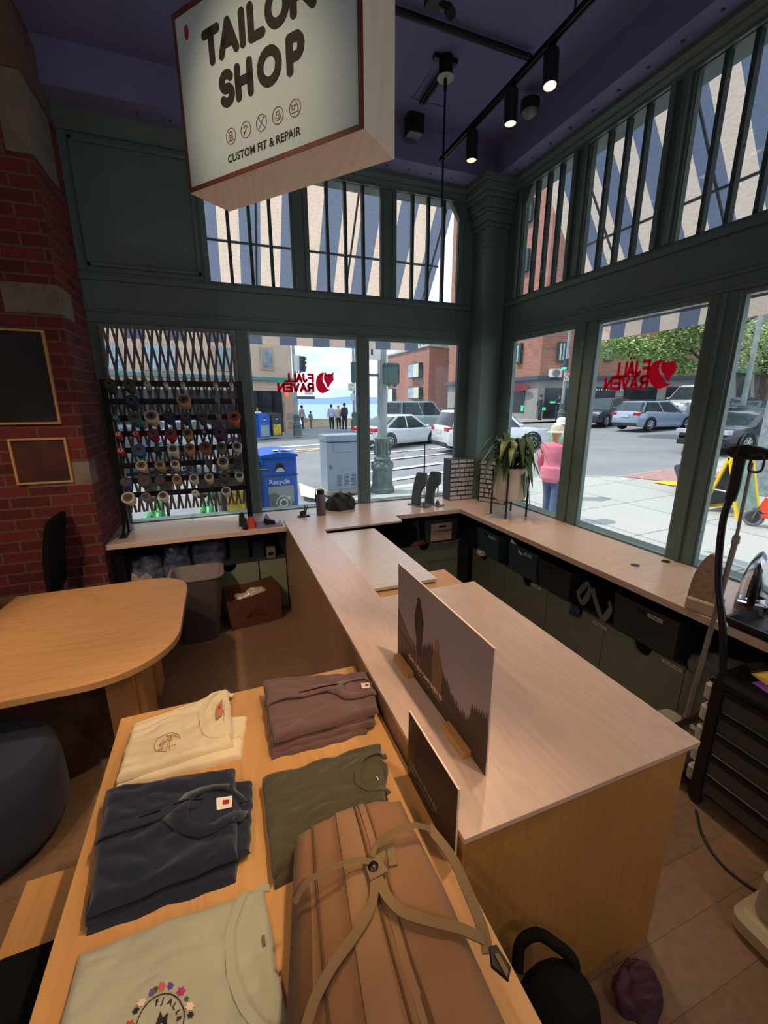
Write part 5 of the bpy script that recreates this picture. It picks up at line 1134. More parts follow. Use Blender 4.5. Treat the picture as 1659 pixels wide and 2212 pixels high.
mb = MB(); mb.tube(spl([gnd(1503, 1752)+Vector((0, 0, .006)), onz(1516, 1800, .006), onz(1545, 1850, .006), onz(1590, 1895, .006), onz(1660, 1940, .006), onz(1760, 1990, .006)]), .006, 8); tag(mb.build('floor_cable', BLKP, smooth=True), 'thin black cable curving over the floor by the cart', 'cable')
# beige plinth and bags at the bottom right
pbz = onz(1612, 1990, .10)
e = thing('stone_plinth', 'beige plinth cut off by the right edge of the picture', 'plinth', (pbz.x+.22, pbz.y-.10, 0))
mb = MB(); mb.rbox((-.22, -.28, 0), (.14, .16, .10), .05, 6); mb.build('plinth_base', mat('plinth_beige', (176, 160, 132), .8), e, smooth=True)
mb = MB(); mb.rbox((-.17, -.26, .10), (.13, .12, .30), .04, 6); mb.build('plinth_body', mat('plinth_beige', (176, 160, 132), .8), e, smooth=True)
bc = onz(1205, 2190, .40); bc.z = 0; e = thing('black_bag', 'black bag with an upright looped handle on the floor at the counter front', 'bag', bc)
mb = MB(); mb.loft([[(s1*(.13*k), s2*(.11*k), z) for s1, s2 in ((-1, -1), (1, -1), (1, 1), (-1, 1))] for z, k in ((0, .95), (.12, 1.08), (.38, 1.05), (.52, .85))]); mb.build('bag_body', BLKC, e, smooth=80, sub=2)
hpts = [onz(1118, 2100, .48), onz(1124, 2040, .52), onz(1160, 2018, .54), onz(1200, 2040, .53), onz(1238, 2075, .5), onz(1240, 2130, .44)]
mb = MB(); mb.tube(spl([Vector(p)-bc for p in hpts]), .016, 12); mb.build('bag_handle', BLKC, e, smooth=True)
cloth_heap('plum_jacket', 'plum jacket piled on the floor beside the black bag', 'clothes', (1.19, .63, 0), .08, .07, .10, mat('plum_cloth', (72, 44, 62), .8, var=.3), 33)
# ---------------------------------------------------------------- left side
t1 = thing('round_cornered_table', 'wooden table with rounded corners at the left of the shop', 'table', (-1.2, 2.8, 0)); iv = Matrix.Translation(-t1.location)
def rpoly(x0, y0, x1, y1, r): 
    q = []
    for (cx_, cy_, a0, rr_) in ((x1-r[0], y1-r[0], 0, r[0]), (x0+r[1], y1-r[1], 90, r[1]), (x0+r[2], y0+r[2], 180, r[2]), (x1-r[3], y0+r[3], 270, r[3])):
        q += arc(cx_, cy_, rr_, rr_, a0, a0+90, 12)
    return q
pl_ = rpoly(-2.6, 2.13, -.325, 3.42, (.26, .2, .2, .42))
mb = MB(); mb.prism(pl_, .70, .74, iv); mb.build('tabletop', wood('table_oak', (206, 158, 108), (192, 142, 92), .38, .55, PI/2, .8), t1, bevel=.004)
for (x0, y0, x1, y1) in ((-.72, 2.42, -.58, 2.46), (-.58, 2.46, -.545, 2.74), (-.60, 3.0, -.565, 3.2), (-2.3, 2.5, -2.2, 2.6), (-2.3, 3.1, -2.2, 3.2)):
    mb = MB(); mb.box((x0, y0, 0), (x1, y1, .70), iv); mb.build('leg', OAK, t1, bevel=.002)
op = onz(148, 1690, .28); dv = Vector((op.x, op.y, 0)).normalized(); sdv = Vector((-dv.y, dv.x, 0)); oc = Vector((op.x, op.y, 0))+sdv*.30
e = thing('ottoman', 'round slate blue upholstered ottoman under the left table', 'ottoman', (-1.19, 2.12, 0))
mb = MB(); mb.lathe([(.001, .02), (.24, .02), (.29, .06), (.32, .16), (.32, .34), (.31, .44), (.275, .485), (.15, .50), (.001, .502)], n=48); mb.build('cushion_body', mat('ottoman_blue', (34, 40, 58), .9, bump=.3, bscale=200, sheen=.1), e, smooth=True)
mb = MB(); mb.cyl((0, 0, 0), (0, 0, .02), .22, n=32); mb.build('ottoman_foot', BLKP, e)
e = thing('office_chair', 'black office chair seen from behind the left table', 'chair', (-1.55, 3.63, 0)); e.rotation_euler.z = math.radians(0)
mb = MB(); mb.loft([[(x*w_+xo, y*.19, z) for x, y in ((-.022, -1), (.022, -1), (.03, -.4), (.03, .4), (.022, 1), (-.022, 1), (-.01, 0))] for z, w_, xo in ((.66, 1, .29), (.74, 1.3, .30), (.95, 1.5, .31), (1.12, 1.5, .345), (1.22, 1.3, .37), (1.25, .8, .38))]); mb.build('backrest', BLKC, e, smooth=60, sub=1)
mb = MB(); mb.rbox((-.24, -.20, .44), (.26, .20, .52), .08, 5); mb.build('seat', BLKC, e, smooth=True)
mb = MB(); mb.tube([(.1, 0, .44), (.27, 0, .46), (.31, 0, .6), (.31, 0, .8)], .025, 10); mb.build('back_support', BLKP, e, smooth=True)
mb = MB(); mb.cyl((0, 0, .08), (0, 0, .44), .03, n=14); mb.build('gas_column', BLKP, e)
for k in range(5):
    a_ = k*2*PI/5; mb = MB(); mb.tube([(0, 0, .10), (.19*math.cos(a_), .19*math.sin(a_), .06)], [.025, .015], 8); mb.sphere((.19*math.cos(a_), .19*math.sin(a_), .03), .03, 8); mb.build('chair_leg', BLKP, e)
mb = MB(); mb.tube([(.05, -.20, .50), (.05, -.215, .60), (.10, -.22, .64), (-.12, -.22, .64)], .018, 8); mb.build('armrest', BLKP, e, smooth=True)
cu = onz(-14, 1318, .74); mb = MB(); mb.lathe([(.034, 0), (.040, .01), (.046, .16), (.048, .17)], n=24)
e = thing('travel_tumbler', 'dark tumbler at the left edge of the round-cornered table', 'cup', cu); mb.build('tumbler_body', mat('tumbler_dark', (34, 40, 44), .35), e, smooth=True)
mb = MB(); mb.lathe([(.049, .17), (.050, .19), (.04, .20), (.02, .205)], n=24); mb.build('tumbler_lid', mat('tumbler_lid_m', (50, 70, 74), .4), e, smooth=True)
# bin, bags
e = thing('waste_bin', 'tall grey waste bin lined with a clear bag', 'bin', (-.31, 3.80, 0)); iv = Matrix.Translation(-e.location)
def rr_ring(x0, y0, x1, y1, r, z): return [(x, y, z) for x, y in rpoly(x0, y0, x1, y1, (r, r, r, r))]
GB = mat('bin_grey', (78, 70, 72), .6, bump=.1, bscale=150)
mb = MB(); mb.loft([rr_ring(-.47, 3.66, -.17, 3.92, .06, .005), rr_ring(-.52, 3.62, -.09, 3.98, .09, .60), rr_ring(-.515, 3.625, -.095, 3.975, .085, .60), rr_ring(-.46, 3.67, -.18, 3.91, .05, .02)], True, True, iv); mb.build('bin_body', GB, e, smooth=True)
mb = MB(); mb.loft([rr_ring(-.528, 3.612, -.082, 3.988, .095, .59), rr_ring(-.53, 3.61, -.08, 3.99, .095, .605), rr_ring(-.505, 3.635, -.105, 3.965, .08, .608), rr_ring(-.455, 3.68, -.185, 3.90, .05, .30)], False, False, iv); mb.build('bin_liner', mat('liner', (140, 132, 128), .4, var=.1), e, smooth=True)
cloth_heap('crumpled_paper', 'crumpled brown paper inside the grey waste bin', 'paper', (-.31, 3.80, .38), .15, .12, .15, mat('kraft', (150, 104, 74), .9, var=.2), 41)
e = thing('paper_bag', 'open brown paper carrier bag with dark red print on the floor', 'bag', (.17, 3.90, 0)); iv = Matrix.Translation(-e.location); KR = mat('kraft_bag', (92, 54, 36), .85, var=.12)
b0 = [(-.06, 3.76), (.40, 3.83), (.37, 4.02), (-.09, 3.95)]
top_ = [(-.085, 3.72), (.40, 3.80), (.34, 4.0), (-.10, 3.97)]; zt_ = [.31, .375, .39, .36]
n = 6; rings = []
def side_ring(q, zz): return [(q[i][0]*(1-k/n)+q[(i+1) % 4][0]*k/n+(.01*math.sin(PI*k/n) if i == 1 else 0), q[i][1]*(1-k/n)+q[(i+1) % 4][1]*k/n, zz[i]*(1-k/n)+zz[(i+1) % 4]*k/n-.02*math.sin(PI*k/n)*(1 if zz[0] > .1 else 0)) for i in range(4) for k in range(n)]
mb = MB(); mb.loft([side_ring(b0, [0.002]*4), side_ring(top_, zt_)], True, False, iv); o = mb.build('bag_body', KR, e, solid=.002)
Mb = iv@frame_M((.045, 3.748, .13), (.46, .075, 0), (0, .08, 1)); DR = mat('print_dark_red', (86, 26, 26), .8)
mb = MB(); mb.prism([(.035+.035*math.cos(t*.35), .03+.035*math.sin(t*.35)) for t in range(18)], .006, .007, Mb); mb.build('bag_print', DR, e)
text_obj('FJÄLL\nRÄVEN', .040, Mb@Matrix.Translation((.085, .035, .007)), DR, 'bag_print', e, offset=.001)
cloth_heap('clear_plastic', 'clear plastic wrapping spilling in the paper bag', 'plastic', (.14, 3.86, .16), .18, .08, .16, mat('clear_film', (190, 176, 160), .12, .2, var=.4, scale=30, bump=.6, bscale=25), 43)
cloth_heap('canvas_tote', 'slumped beige canvas tote bag left of the bin', 'bag', (-.75, 3.84, 0), .18, .15, .60, mat('canvas_beige', (150, 132, 112), .9, var=.12, bump=.3, bscale=80), 45)
mb = MB(); mb.box((-.10, 3.98, 0), (-.065, 4.02, .33)); tag(mb.build('cardboard_sheet', mat('cardboard', (150, 96, 50), .9)), 'strip of orange cardboard between bin and paper bag', 'cardboard')
# framed pictures on the brick
for nm_, x0, x1, z0, z1, lab in (('framed_picture', -1.95, -1.09, 1.887, 2.53, 'large dark framed picture on the brick wall'), ('framed_picture', -1.43, -1.08, 1.45, 1.787, 'small dark framed picture below the large one')):
    e = thing(nm_, lab, 'picture', ((x0+x1)/2, 3.85, z0), group='framed pictures on the brick pier'); iv = Matrix.Translation(-e.location); w_ = .014
    mb = MB(); mb.box((x0, 3.82, z0), (x1, 3.85, z0+w_), iv); mb.box((x0, 3.82, z1-w_), (x1, 3.85, z1), iv); mb.box((x0, 3.82, z0+w_), (x0+w_, 3.85, z1-w_), iv); mb.box((x1-w_, 3.82, z0+w_), (x1, 3.85, z1-w_), iv); mb.build('picture_frame', OAK, e)
    mb = MB(); mb.box((x0+w_, 3.835, z0+w_), (x1-w_, 3.845, z1-w_), iv); mb.build('picture_image', mat('dark_print_'+str(int(z0*10)), (14, 12, 13) if z0 > 1.6 else (70, 34, 26), .5, var=.6, scale=5), e)
# ================================================================ STREET OUTSIDE
ASPH = mat('asphalt', (138, 138, 140), .9, var=.10, scale=.6, bump=.2, bscale=12)
CONC = brick('sidewalk_concrete', (196, 194, 186), (184, 183, 176), (120, 118, 112), 1.5, 1.5, .012, .85, .1, 0.0, .25)
CURB = mat('curb', (168, 164, 156), .85, var=.1); LINE = mat('road_paint', (232, 232, 228), .7, var=.06, scale=4); YEL = mat('yellow_paint', (224, 180, 84), .7)
dS = Vector((.925, .38, 0)).normalized(); nS = Vector((-dS.y, dS.x, 0))
def drape(mb, poly, lift):
    """polygon laid on the sloping ground, cut into strips along x"""
    xs_ = sorted({round(x, 3) for x, y in poly}|({6.0} if min(p[0] for p in poly) < 6 < max(p[0] for p in poly) else set()))
    for xa, xb in zip(xs_[:-1], xs_[1:]):
        xm = (xa+xb)/2; ev = []
        for (x0, y0), (x1, y1) in zip(poly, poly[1:]+poly[:1]):
            if (x0-xm)*(x1-xm) < 0: f = lambda X: y0+(y1-y0)*(X-x0)/(x1-x0); ev.append((f(xm), f(xa), f(xb)))
        ev.sort()
        for e0, e1 in zip(ev[::2], ev[1::2]):
            mb.add([(xa, e0[1], G(xa)+lift), (xb, e0[2], G(xb)+lift), (xb, e1[2], G(xb)+lift), (xa, e1[1], G(xa)+lift)], [(0, 1, 2, 3)])
mb = MB(); drape(mb, [(-60, -30), (80, -30), (80, 60), (20, 46), (12, 44), (9, 38), (-60, 12)], -.10); o = mb.build('street', ASPH); o['kind'] = 'structure'
mb = MB(); drape(mb, [(-8, 4.74), (3.25, 4.74), (3.25, -20), (40, -20), (40, 5), (20, 8.4), (14, 8.2), (11.7, 8.0), (9.6, 7.94), (8.85, 8.5), (6.5, 9.75), (3.9, 9.28), (-8, 4.4)][:-1]+[(-8, 4.745)], 0.0); o = mb.build('sidewalk', CONC); o['kind'] = 'structure'
mb = MB(); cpts = [(40, 5), (20, 8.4), (14, 8.2), (11.7, 8.0), (9.6, 7.94), (8.85, 8.5), (6.5, 9.75), (3.9, 9.28), (-8, 4.745)]
for a, b in zip(cpts[:-1], cpts[1:]):
    a3, b3 = Vector((a[0], a[1], G(a[0])-.05)), Vector((b[0], b[1], G(b[0])-.05)); mb.ribbon([a3, b3], .16, .11, (0, 0, 1))
o = mb.build('curb', CURB); o['kind'] = 'structure'
def along(s, n_, z=0): p = dS*s+nS*n_; return (p.x, p.y)
mb = MB(); drape(mb, [along(-60, 21.4), along(9.0, 21.4), along(11.0, 22.6), along(10.5, 37), along(-60, 37)], .02); mb2 = MB(); drape(mb2, [along(-60, 21.2), along(9.0, 21.2), along(9.0, 21.4), along(-60, 21.4)], .02)
o = mb.build('sidewalk', mat('far_sidewalk', (150, 148, 146), .9, var=.1)); o['kind'] = 'structure'; o = mb2.build('curb', CURB); o['kind'] = 'structure'
mb = MB(); q0 = gnd(1110, 918); drape(mb, [(17, 27.5), (22, 24.6), (30, 21.5), (60, 10), (75, 12), (75, 60), (22, 46)], .02); o = mb.build('sidewalk', mat('far_sidewalk', (150, 148, 146), .9, var=.1)); o['kind'] = 'structure'
def px_poly(mb, pxs, lift):
    vs = [gnd(x, y)+Vector((0, 0, lift)) for x, y in pxs]; mb.add(vs, [tuple(range(len(vs)))])
c8 = lambda x, y: (760+x/5.267, 700+y/5.267)
bars = [((150, 1462), (1180, 1378), 14), ((150, 1545), (1180, 1440), 18), ((150, 1668), (1150, 1545), 36), ((150, 1795), (1100, 1655), 44), ((150, 1890), (1000, 1765), 60), ((450, 1960), (1050, 1860), 60)]
mb = MB()
for (x0, y0), (x1, y1), h_ in bars: px_poly(mb, [c8(x0, y0), c8(x0, y0-h_*.6), c8(x1, y1-h_*.5), c8(x1, y1)], -.085)
o = mb.build('crosswalk_stripes', LINE); o['kind'] = 'structure'
mb = MB(); px_poly(mb, [(300, 984), (693, 957), (693, 955), (300, 981)], -.085); px_poly(mb, [(640, 968), (900, 958), (900, 957), (640, 966)], -.085); o = mb.build('lane_line', LINE); o['kind'] = 'structure'
mb = MB(); px_poly(mb, [(300, 1004), (693, 967.5), (693, 965.5), (300, 1001)], -.085); o = mb.build('yellow_line', YEL); o['kind'] = 'structure'
mb = MB(); px_poly(mb, [(646, 1044), (684, 1058), (690, 1080), (650, 1072)], .012); o = mb.build('ramp_slab', mat('ramp_white', (226, 222, 208), .8)); o['kind'] = 'structure'
mb = MB(); px_poly(mb, [(1340, 1030), (1470, 1010), (1560, 1020), (1560, 1046), (1470, 1044)], .012); o = mb.build('brick_ramp', mat('ramp_brick', (172, 132, 126), .9, var=.15)); o['kind'] = 'structure'
mb = MB(); px_poly(mb, [(1406, 1043), (1437, 1040), (1500, 1043), (1500, 1055), (1460, 1052)], .022); tag(mb.build('yellow_tactile_pad', mat('pad_yellow', (240, 196, 50), .8)), 'yellow tactile pad on the curb ramp', 'paving')
# sea, far shore
mb = MB(); mb.add([(-9000, 60, -32), (9000, 60, -32), (9000, 16000, -32), (-9000, 16000, -32)], [(0, 1, 2, 3)]); o = mb.build('sea', mat('sea_water', (104, 146, 186), .25, var=.06, scale=.01)); o['kind'] = 'structure'
mb = MB(); ridge = []
for i in range(61):
    x = -6000+i*200; ridge.append((x, 7500, 30+60*abs(noise.noise(Vector((i*.13, .3, 0))))+25*noise.noise(Vector((i*.5, 1, 0)))+(20 if x > 1500 else 0)))
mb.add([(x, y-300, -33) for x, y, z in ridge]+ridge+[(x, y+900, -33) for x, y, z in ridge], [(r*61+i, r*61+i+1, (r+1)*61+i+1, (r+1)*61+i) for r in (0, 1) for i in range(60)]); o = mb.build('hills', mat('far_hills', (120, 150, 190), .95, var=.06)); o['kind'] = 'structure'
wa = [ony(676, 905, 37), ony(762, 905, 36)]
mb = MB(); mb.box((wa[0].x-1, 35.6, -.1), (wa[1].x+1.5, 36.0, .62)); mb.box((wa[0].x-1, 35.55, .62), (wa[1].x+1.5, 36.05, .68)); mb.m = 1; mb.box((wa[0].x+1.0, 35.58, .3), (wa[0].x+2.2, 35.6, .5)); o = mb.build('low_wall', [mat('cream_wall', (214, 206, 178), .85), mat('wall_patch', (206, 178, 140), .8)]); tag(o, 'pale concrete parapet between the street and the water', 'wall')
# ---------------------------------------------------------------- awnings
AWL = awning_mat('awning_cream', (228, 204, 184), (252, 226, 204), .6); AWD = awning_mat('awning_navy', (90, 98, 116), (136, 146, 168), .5)
def awning(name, label, kind, a0, a1, sd):
    """striped cloth sloping out from the wall; runs a0..a1 along the wall"""
    W0, W1, WV = (4.66, 5.80, 5.80) if kind == 'b' else (3.17+.16, 4.50, 4.50)
    Z0 = 4.55 if kind == 'b' else 4.60; Z1 = 2.95; ZV = 2.735 if kind == 'b' else 2.765; n = int(round((a1-a0)/.21)); e = thing(name, label, 'awning', ((a0+a1)/2, W1, 3.0) if kind == 'b' else (W1, (a0+a1)/2, 3.0)); iv = Matrix.Translation(-e.location)
    P_ = (lambda a_, w_, z: iv@Vector((a_, w_, z))) if kind == 'b' else (lambda a_, w_, z: iv@Vector((w_, a_, z)))
    mb = MB(); vb = MB()
    for i in range(n):
        b0, b1 = a0+(a1-a0)*i/n, a0+(a1-a0)*(i+1)/n; mb.m = vb.m = (i+sd) % 2
        mb.add([P_(b0, W0, Z0), P_(b1, W0, Z0), P_(b1, W1, Z1), P_(b0, W1, Z1)], [(0, 1, 2, 3)])
        sag = .012*math.sin(i*1.7)
        vb.add([P_(b0, WV, Z1), P_(b1, WV, Z1), P_(b1, WV+sag, ZV), P_(b0, WV+.012*math.sin((i-1)*1.7), ZV)], [(0, 1, 2, 3)])
    mb.build('awning_cloth', [AWL, AWD], e); vb.build('valance', [AWL, AWD], e)
    wm, zm = W0+(W1-W0)*.53, Z0+(Z1-Z0)*.53+.0
    mb = MB(); mb.tube([P_(a0, wm, zm-.03), P_(a1, wm, zm-.03)], .014, 8); mb.tube([P_(a0, W1-.01, Z1-.02), P_(a1, W1-.01, Z1-.02)], .014, 8); mb.build('awning_bar', GREYM, e)
    k = a0
    while k <= a1+.01: mb = MB(); mb.tube([P_(k, W0, Z0-.03), P_(k, W1, Z1-.03)], .012, 6); mb.tube([P_(k, 4.74 if kind == 'b' else 3.25, 2.95), P_(k, W1, Z1-.03)], .010, 6) if k in (a0,) else None; mb.build('awning_rafter', GREYM, e); k += 1.05 if kind == 'b' else 1.07
    return e
awning('striped_awning', 'cream and navy striped awning over the thread rack side windows', 'b', -1.55, 2.74, 0)
awning('striped_awning', 'cream and navy striped awning over the right-hand windows', 'r', -1.53, 4.35, 1)
# ---------------------------------------------------------------- window lettering
def window_logo(name, label, conv, L_, rows_, sw, fox, parent=None):
    """conv(px,py)->local (x,y) on the pane; letters are strokes seen reversed from indoors"""
    e = L_[0]; Mx = L_[1]; mb = MB()
    for word, (x0, x1, yb, yt), umi in rows_:
        X0, Y0 = conv(x0, yb); X1, Y1 = conv(x1, yt); n = len(word); wt_ = {'J': .8, 'I': .4}; tot = sum(wt_.get(c, 1) for c in word)*1.0+.38*(n-1); u_ = (X1-X0)/tot; x = X0; h = Y1-Y0
        for c in word:
            w_ = u_*wt_.get(c, 1); strokes(mb, glyph(c, x, Y0, h, w_), sw, Mx, .001)
            if c == 'A' and umi and word.index('A') == word.find(c):
                for s_ in (.22, .78): strokes(mb, [[(x+w_*s_, Y0+h*1.32), (x+w_*s_+.001, Y0+h*1.32)]], sw*.8, Mx, .001)
                umi = False
            x += w_+.38*u_
    mb.build('lettering', VINYL, e)
    for i, pl in enumerate(fox):
        mb = MB(); q = [conv(x, y) for x, y in pl]; mb.prism(q, 0, .001+.0004*i, Mx); mb.build('fox_emblem', VINYL, e)
def foxpoly(f):   # f maps the crop coordinates of the big decal to pixels
    body = [(730, 604)]+[(700+86*math.cos(math.radians(t)), 722+116*math.sin(math.radians(t))) for t in range(290, 56, -9)]+[(775, 812), (806, 790), (778, 798), (758, 788), (741, 764), (725, 736), (706, 712), (699, 680), (704, 640)]
    head = [(740, 596), (752, 624), (775, 618), (806, 620), (842, 598), (836, 640), (842, 690), (814, 720), (794, 742), (772, 782), (756, 762), (748, 738), (738, 716), (722, 698), (714, 668), (718, 634)]
    return [[f(x, y) for x, y in body], [f(x, y) for x, y in head]]
e = thing('window_decal', 'red FJÄLL RÄVEN lettering and fox on the middle back window', 'sign', (1.0, YW+.033, 2.2)); org = Vector((1.0, YW+.0325, 2.2))
cv1 = lambda px, py: (lambda p: (-(p.x-1.0), p.z-2.2))(ony(px, py, YW+.0325))
window_logo('', '', cv1, (e, Matrix.Translation(-e.location)@frame_M(org, (-1, 0, 0), (0, 0, 1))), [('FJALL', (676, 614, 824.5, 808), True), ('RAVEN', (677, 601, 845, 829), True)], .024,
            foxpoly(lambda x, y: (682+(x-612)/228*38.5, 804+(y-600)/236*45)))
e = thing('window_decal', 'red FJÄLL RÄVEN lettering and fox on the large right-hand window', 'sign', (XW+.033, 2.5, 2.2)); org = Vector((XW+.0325, 2.5, 2.2))
cv2 = lambda px, py: (lambda p: (p.y-2.5, p.z-2.2))(onx(px, py, XW+.0325))
window_logo('', '', cv2, (e, Matrix.Translation(-e.location)@frame_M(org, (0, 1, 0), (0, 0, 1))), [('FJALL', (1399, 1327, 810, 787), True), ('RAVEN', (1396, 1309, 838, 818), True)], .024,
            foxpoly(lambda x, y: (1240+x/3.814, 620+y/3.814)))
# ---------------------------------------------------------------- buildings
BEI = mat('beige_stucco', (206, 180, 158), .9, var=.05, scale=.6); BEID = mat('beige_trim', (190, 162, 140), .9); TEALB = mat('teal_band', (96, 138, 142), .7); DGL = mat('shop_glass', (40, 44, 50), .2, var=.5, scale=1.5); PANE = mat('house_glass', (150, 168, 178), .15, .3, var=.3, scale=2)
BRK2 = brick('facade_brick', (180, 118, 98), (162, 102, 84), (176, 146, 130), .45, .13, .015, .9, 0, .5, .3); STONG = mat('grey_stone', (150, 146, 142), .9, var=.1, scale=2); WFR = mat('window_frame_green', (44, 72, 70), .5); CURT = mat('curtain_cream', (206, 204, 176), .8)
def facade_tools(P0, xd, iv):
    """xd: unit vector along the facade; returns pixel->(u,z) and a box adder"""
    n_ = Vector((xd.y, -xd.x, 0))
    def uz(px, py):
        r = Vector(ray(px, py)); t = (P0-Vector(EYE)).dot(n_)/r.dot(n_); p = Vector(EYE)+r*t; return (p-P0).dot(xd), p.z
    def bx(mb, u0, z0, u1, z1, d0, d1): # d>0 = towards the street side
        vs = [P0+xd*u+n_*d+Vector((0, 0, z-P0.z)) for z in (z0, z1) for (u, d) in ((u0, d0), (u1, d0), (u1, d1), (u0, d1))]
        mb.add([iv@v for v in vs], [(0, 3, 2, 1), (4, 5, 6, 7), (0, 1, 5, 4), (1, 2, 6, 5), (2, 3, 7, 6), (3, 0, 4, 7)])
    return uz, bx
def ray_on_line(px, N0):
    r = Vector(ray(px, 868)); r.z = 0; return r*(N0/r.dot(nS))
# beige corner building
Pc = ray_on_line(634, 26.6); Pc.z = 0
e = thing('corner_building', 'beige stucco building with teal band over dark shopfronts', 'building', Pc-dS*9); iv = Matrix.Translation(-e.location)
xd = -dS; 
uz, bx = facade_tools(Pc, xd, iv); sgn = 1 if (Vector((xd.y, -xd.x, 0))).dot(Vector((0, -1, 0))) > 0 else -1
def fb(mb, p0, p1, d0=0.0, d1=.08, uzf=None, bxf=None, s_=None):
    u0, z0 = uzf(*p0); u1, z1 = uzf(*p1); a_, b_ = sorted((u0, u1)); c_, d_ = sorted((z0, z1)); s_ = s_ or sgn
    bxf(mb, a_, c_, b_, d_, min(d0*s_, d1*s_), max(d0*s_, d1*s_)); return a_, b_, c_, d_
mb = MB(); bx(mb, 0, -.1, 34, 11, -8*sgn if sgn > 0 else 0, 0 if sgn > 0 else 8); mb.build('building_walls', BEI, e)
def bwin(p0, p1, frame=BEID, glass=PANE, sash=2):
    mb = MB(); a_, b_, c_, d_ = fb(mb, p0, p1, 0, .10, uz, bx); w = mb.build('building_window', frame, e)
    mb = MB(); f_ = .10; n_ = sash
    for k in range(n_):
        u0 = a_+f_+(b_-a_-2*f_)*k/n_; u1 = a_+f_+(b_-a_-2*f_)*(k+1)/n_-.03; bx(mb, u0, c_+f_, u1, d_-f_, *((.10, .12) if sgn > 0 else (-.12, -.10)))
    mb.build('window_glass', glass, w)
for p0, p1 in (((563, 798), (588, 752)), ((462, 800), (506, 750)), ((312, 800), (378, 745)), ((226, 800), (262, 742)), ((500, 800), (526, 752))): bwin(p0, p1)
mb = MB(); u0, zt = uz(600, 816); u1, zb = uz(600, 823); bx(mb, -.1, zb, 34, zt, *((0, .25) if sgn > 0 else (-.25, 0))); mb.build('teal_band', TEALB, e)
mb = MB(); u0, zt = uz(600, 845); bx(mb, .9, 0.02, 34, zt, *((0.0, .03) if sgn > 0 else (-.03, 0.0))); mb.build('shopfront_glass', DGL, e)
for px in (591, 560, 540, 500, 460, 420, 380, 340, 300, 260):
    mb = MB(); u_, z_ = uz(px, 860); bx(mb, u_-.12, 0, u_+.12, zt, *((.0, .10) if sgn > 0 else (-.10, 0))); mb.build('shopfront_post', BLACK, e)
mb = MB(); fb(mb, (616, 942), (634, 848), .0, .12, uz, bx); mb.build('corner_pier', BEID, e)
mb = MB(); fb(mb, (620, 905), (631, 893), .12, .16, uz, bx); fb(mb, (622, 925), (631, 910), .12, .16, uz, bx); mb.build('wall_box', STONG, e)
# low brick block across the side street
Q1 = ray_on_line(925, 30.5); Q1.z = 0
e = thing('brick_block', 'low brick apartment block with bay windows seen past the street pole', 'building', Q1); iv = Matrix.Translation(-Q1)
zr = 2.04+(868-757)/942*Q1.length/math.cos(math.radians(5.8))
u2 = Vector((.925, .38, 0)).normalized(); back = Vector((-.03, 1, 0)).normalized()
mb = MB(); A_, B_, C_, D_ = Q1, Q1+u2*9, Q1+u2*9+back*11, Q1+back*11
mb.loft([[iv@Vector((p.x, p.y, z)) for p in (A_, B_, C_, D_)] for z in (-.1, zr)]); mb.build('building_walls', BRK2, e)
mb = MB(); mb.loft([[iv@Vector((p.x, p.y, z)) for p in (A_-u2*.2-back*.2, B_, C_, D_-u2*.2)] for z in (zr, zr+.18)]); mb.build('roof_edge', mat('roof_edge', (176, 172, 166), .8), e)
uz2, bx2 = facade_tools(Q1, back, iv); s2 = 1 if Vector((back.y, -back.x, 0)).dot(Vector((-1, 0, 0))) > 0 else -1
for p0, p1 in (((890, 818), (914, 783)), ((890, 862), (914, 835)), ((840, 822), (857, 790)), ((836, 868), (856, 839)), ((845, 862), (848, 860))):
    mb = MB(); a_, b_, c_, d_ = fb(mb, p0, p1, 0, .5, uz2, bx2, s2); w = mb.build('bay_window', WFR, e); m_ = (a_+b_)/2
    mb = MB(); bx2(mb, a_+.08, c_+.08, m_-.05, d_-.08, *((.5, .53) if s2 > 0 else (-.53, -.5))); mb.build('bay_curtain', CURT, w)
    mb = MB(); bx2(mb, m_+.05, c_+.08, b_-.08, d_-.08, *((.5, .53) if s2 > 0 else (-.53, -.5))); mb.build('bay_glass', PANE, w)
rnd = random.Random(8)
def leaf_cloud(mb, c, rad, n, s_, rn, flat=.6):
    for i in range(n):
        d_ = Vector((rn.gauss(0, 1), rn.gauss(0, 1), rn.gauss(0, 1))).normalized()*(rn.random()**.4); p = Vector(c)+Vector((d_.x*rad[0], d_.y*rad[1], d_.z*rad[2]))
        a_ = Vector((rn.uniform(-1, 1), rn.uniform(-1, 1), rn.uniform(-.4, .4))).normalized()*s_*rn.uniform(.6, 1.3); b_ = a_.cross(Vector((rn.uniform(-1, 1), rn.uniform(-1, 1), 1)).normalized()).normalized()*s_*flat
        mb.m = rn.randrange(2); mb.add([p-a_-b_*.3, p+b_, p+a_+b_*.2, p-b_], [(0, 1, 2, 3)])
TL1 = mat('tree_leaf', (128, 158, 92), .6, var=.2); TL2 = mat('tree_leaf_light', (172, 192, 124), .6, var=.2)
mb = MB(); rp_ = Q1+u2*4+back*4; leaf_cloud(mb, (rp_.x, rp_.y, zr+.9), (3, 2, .9), 500, .22, rnd); o = mb.build('roof_planting', [TL1, TL2]); tag(o, 'green shrubs growing on the low brick roof', 'shrub')
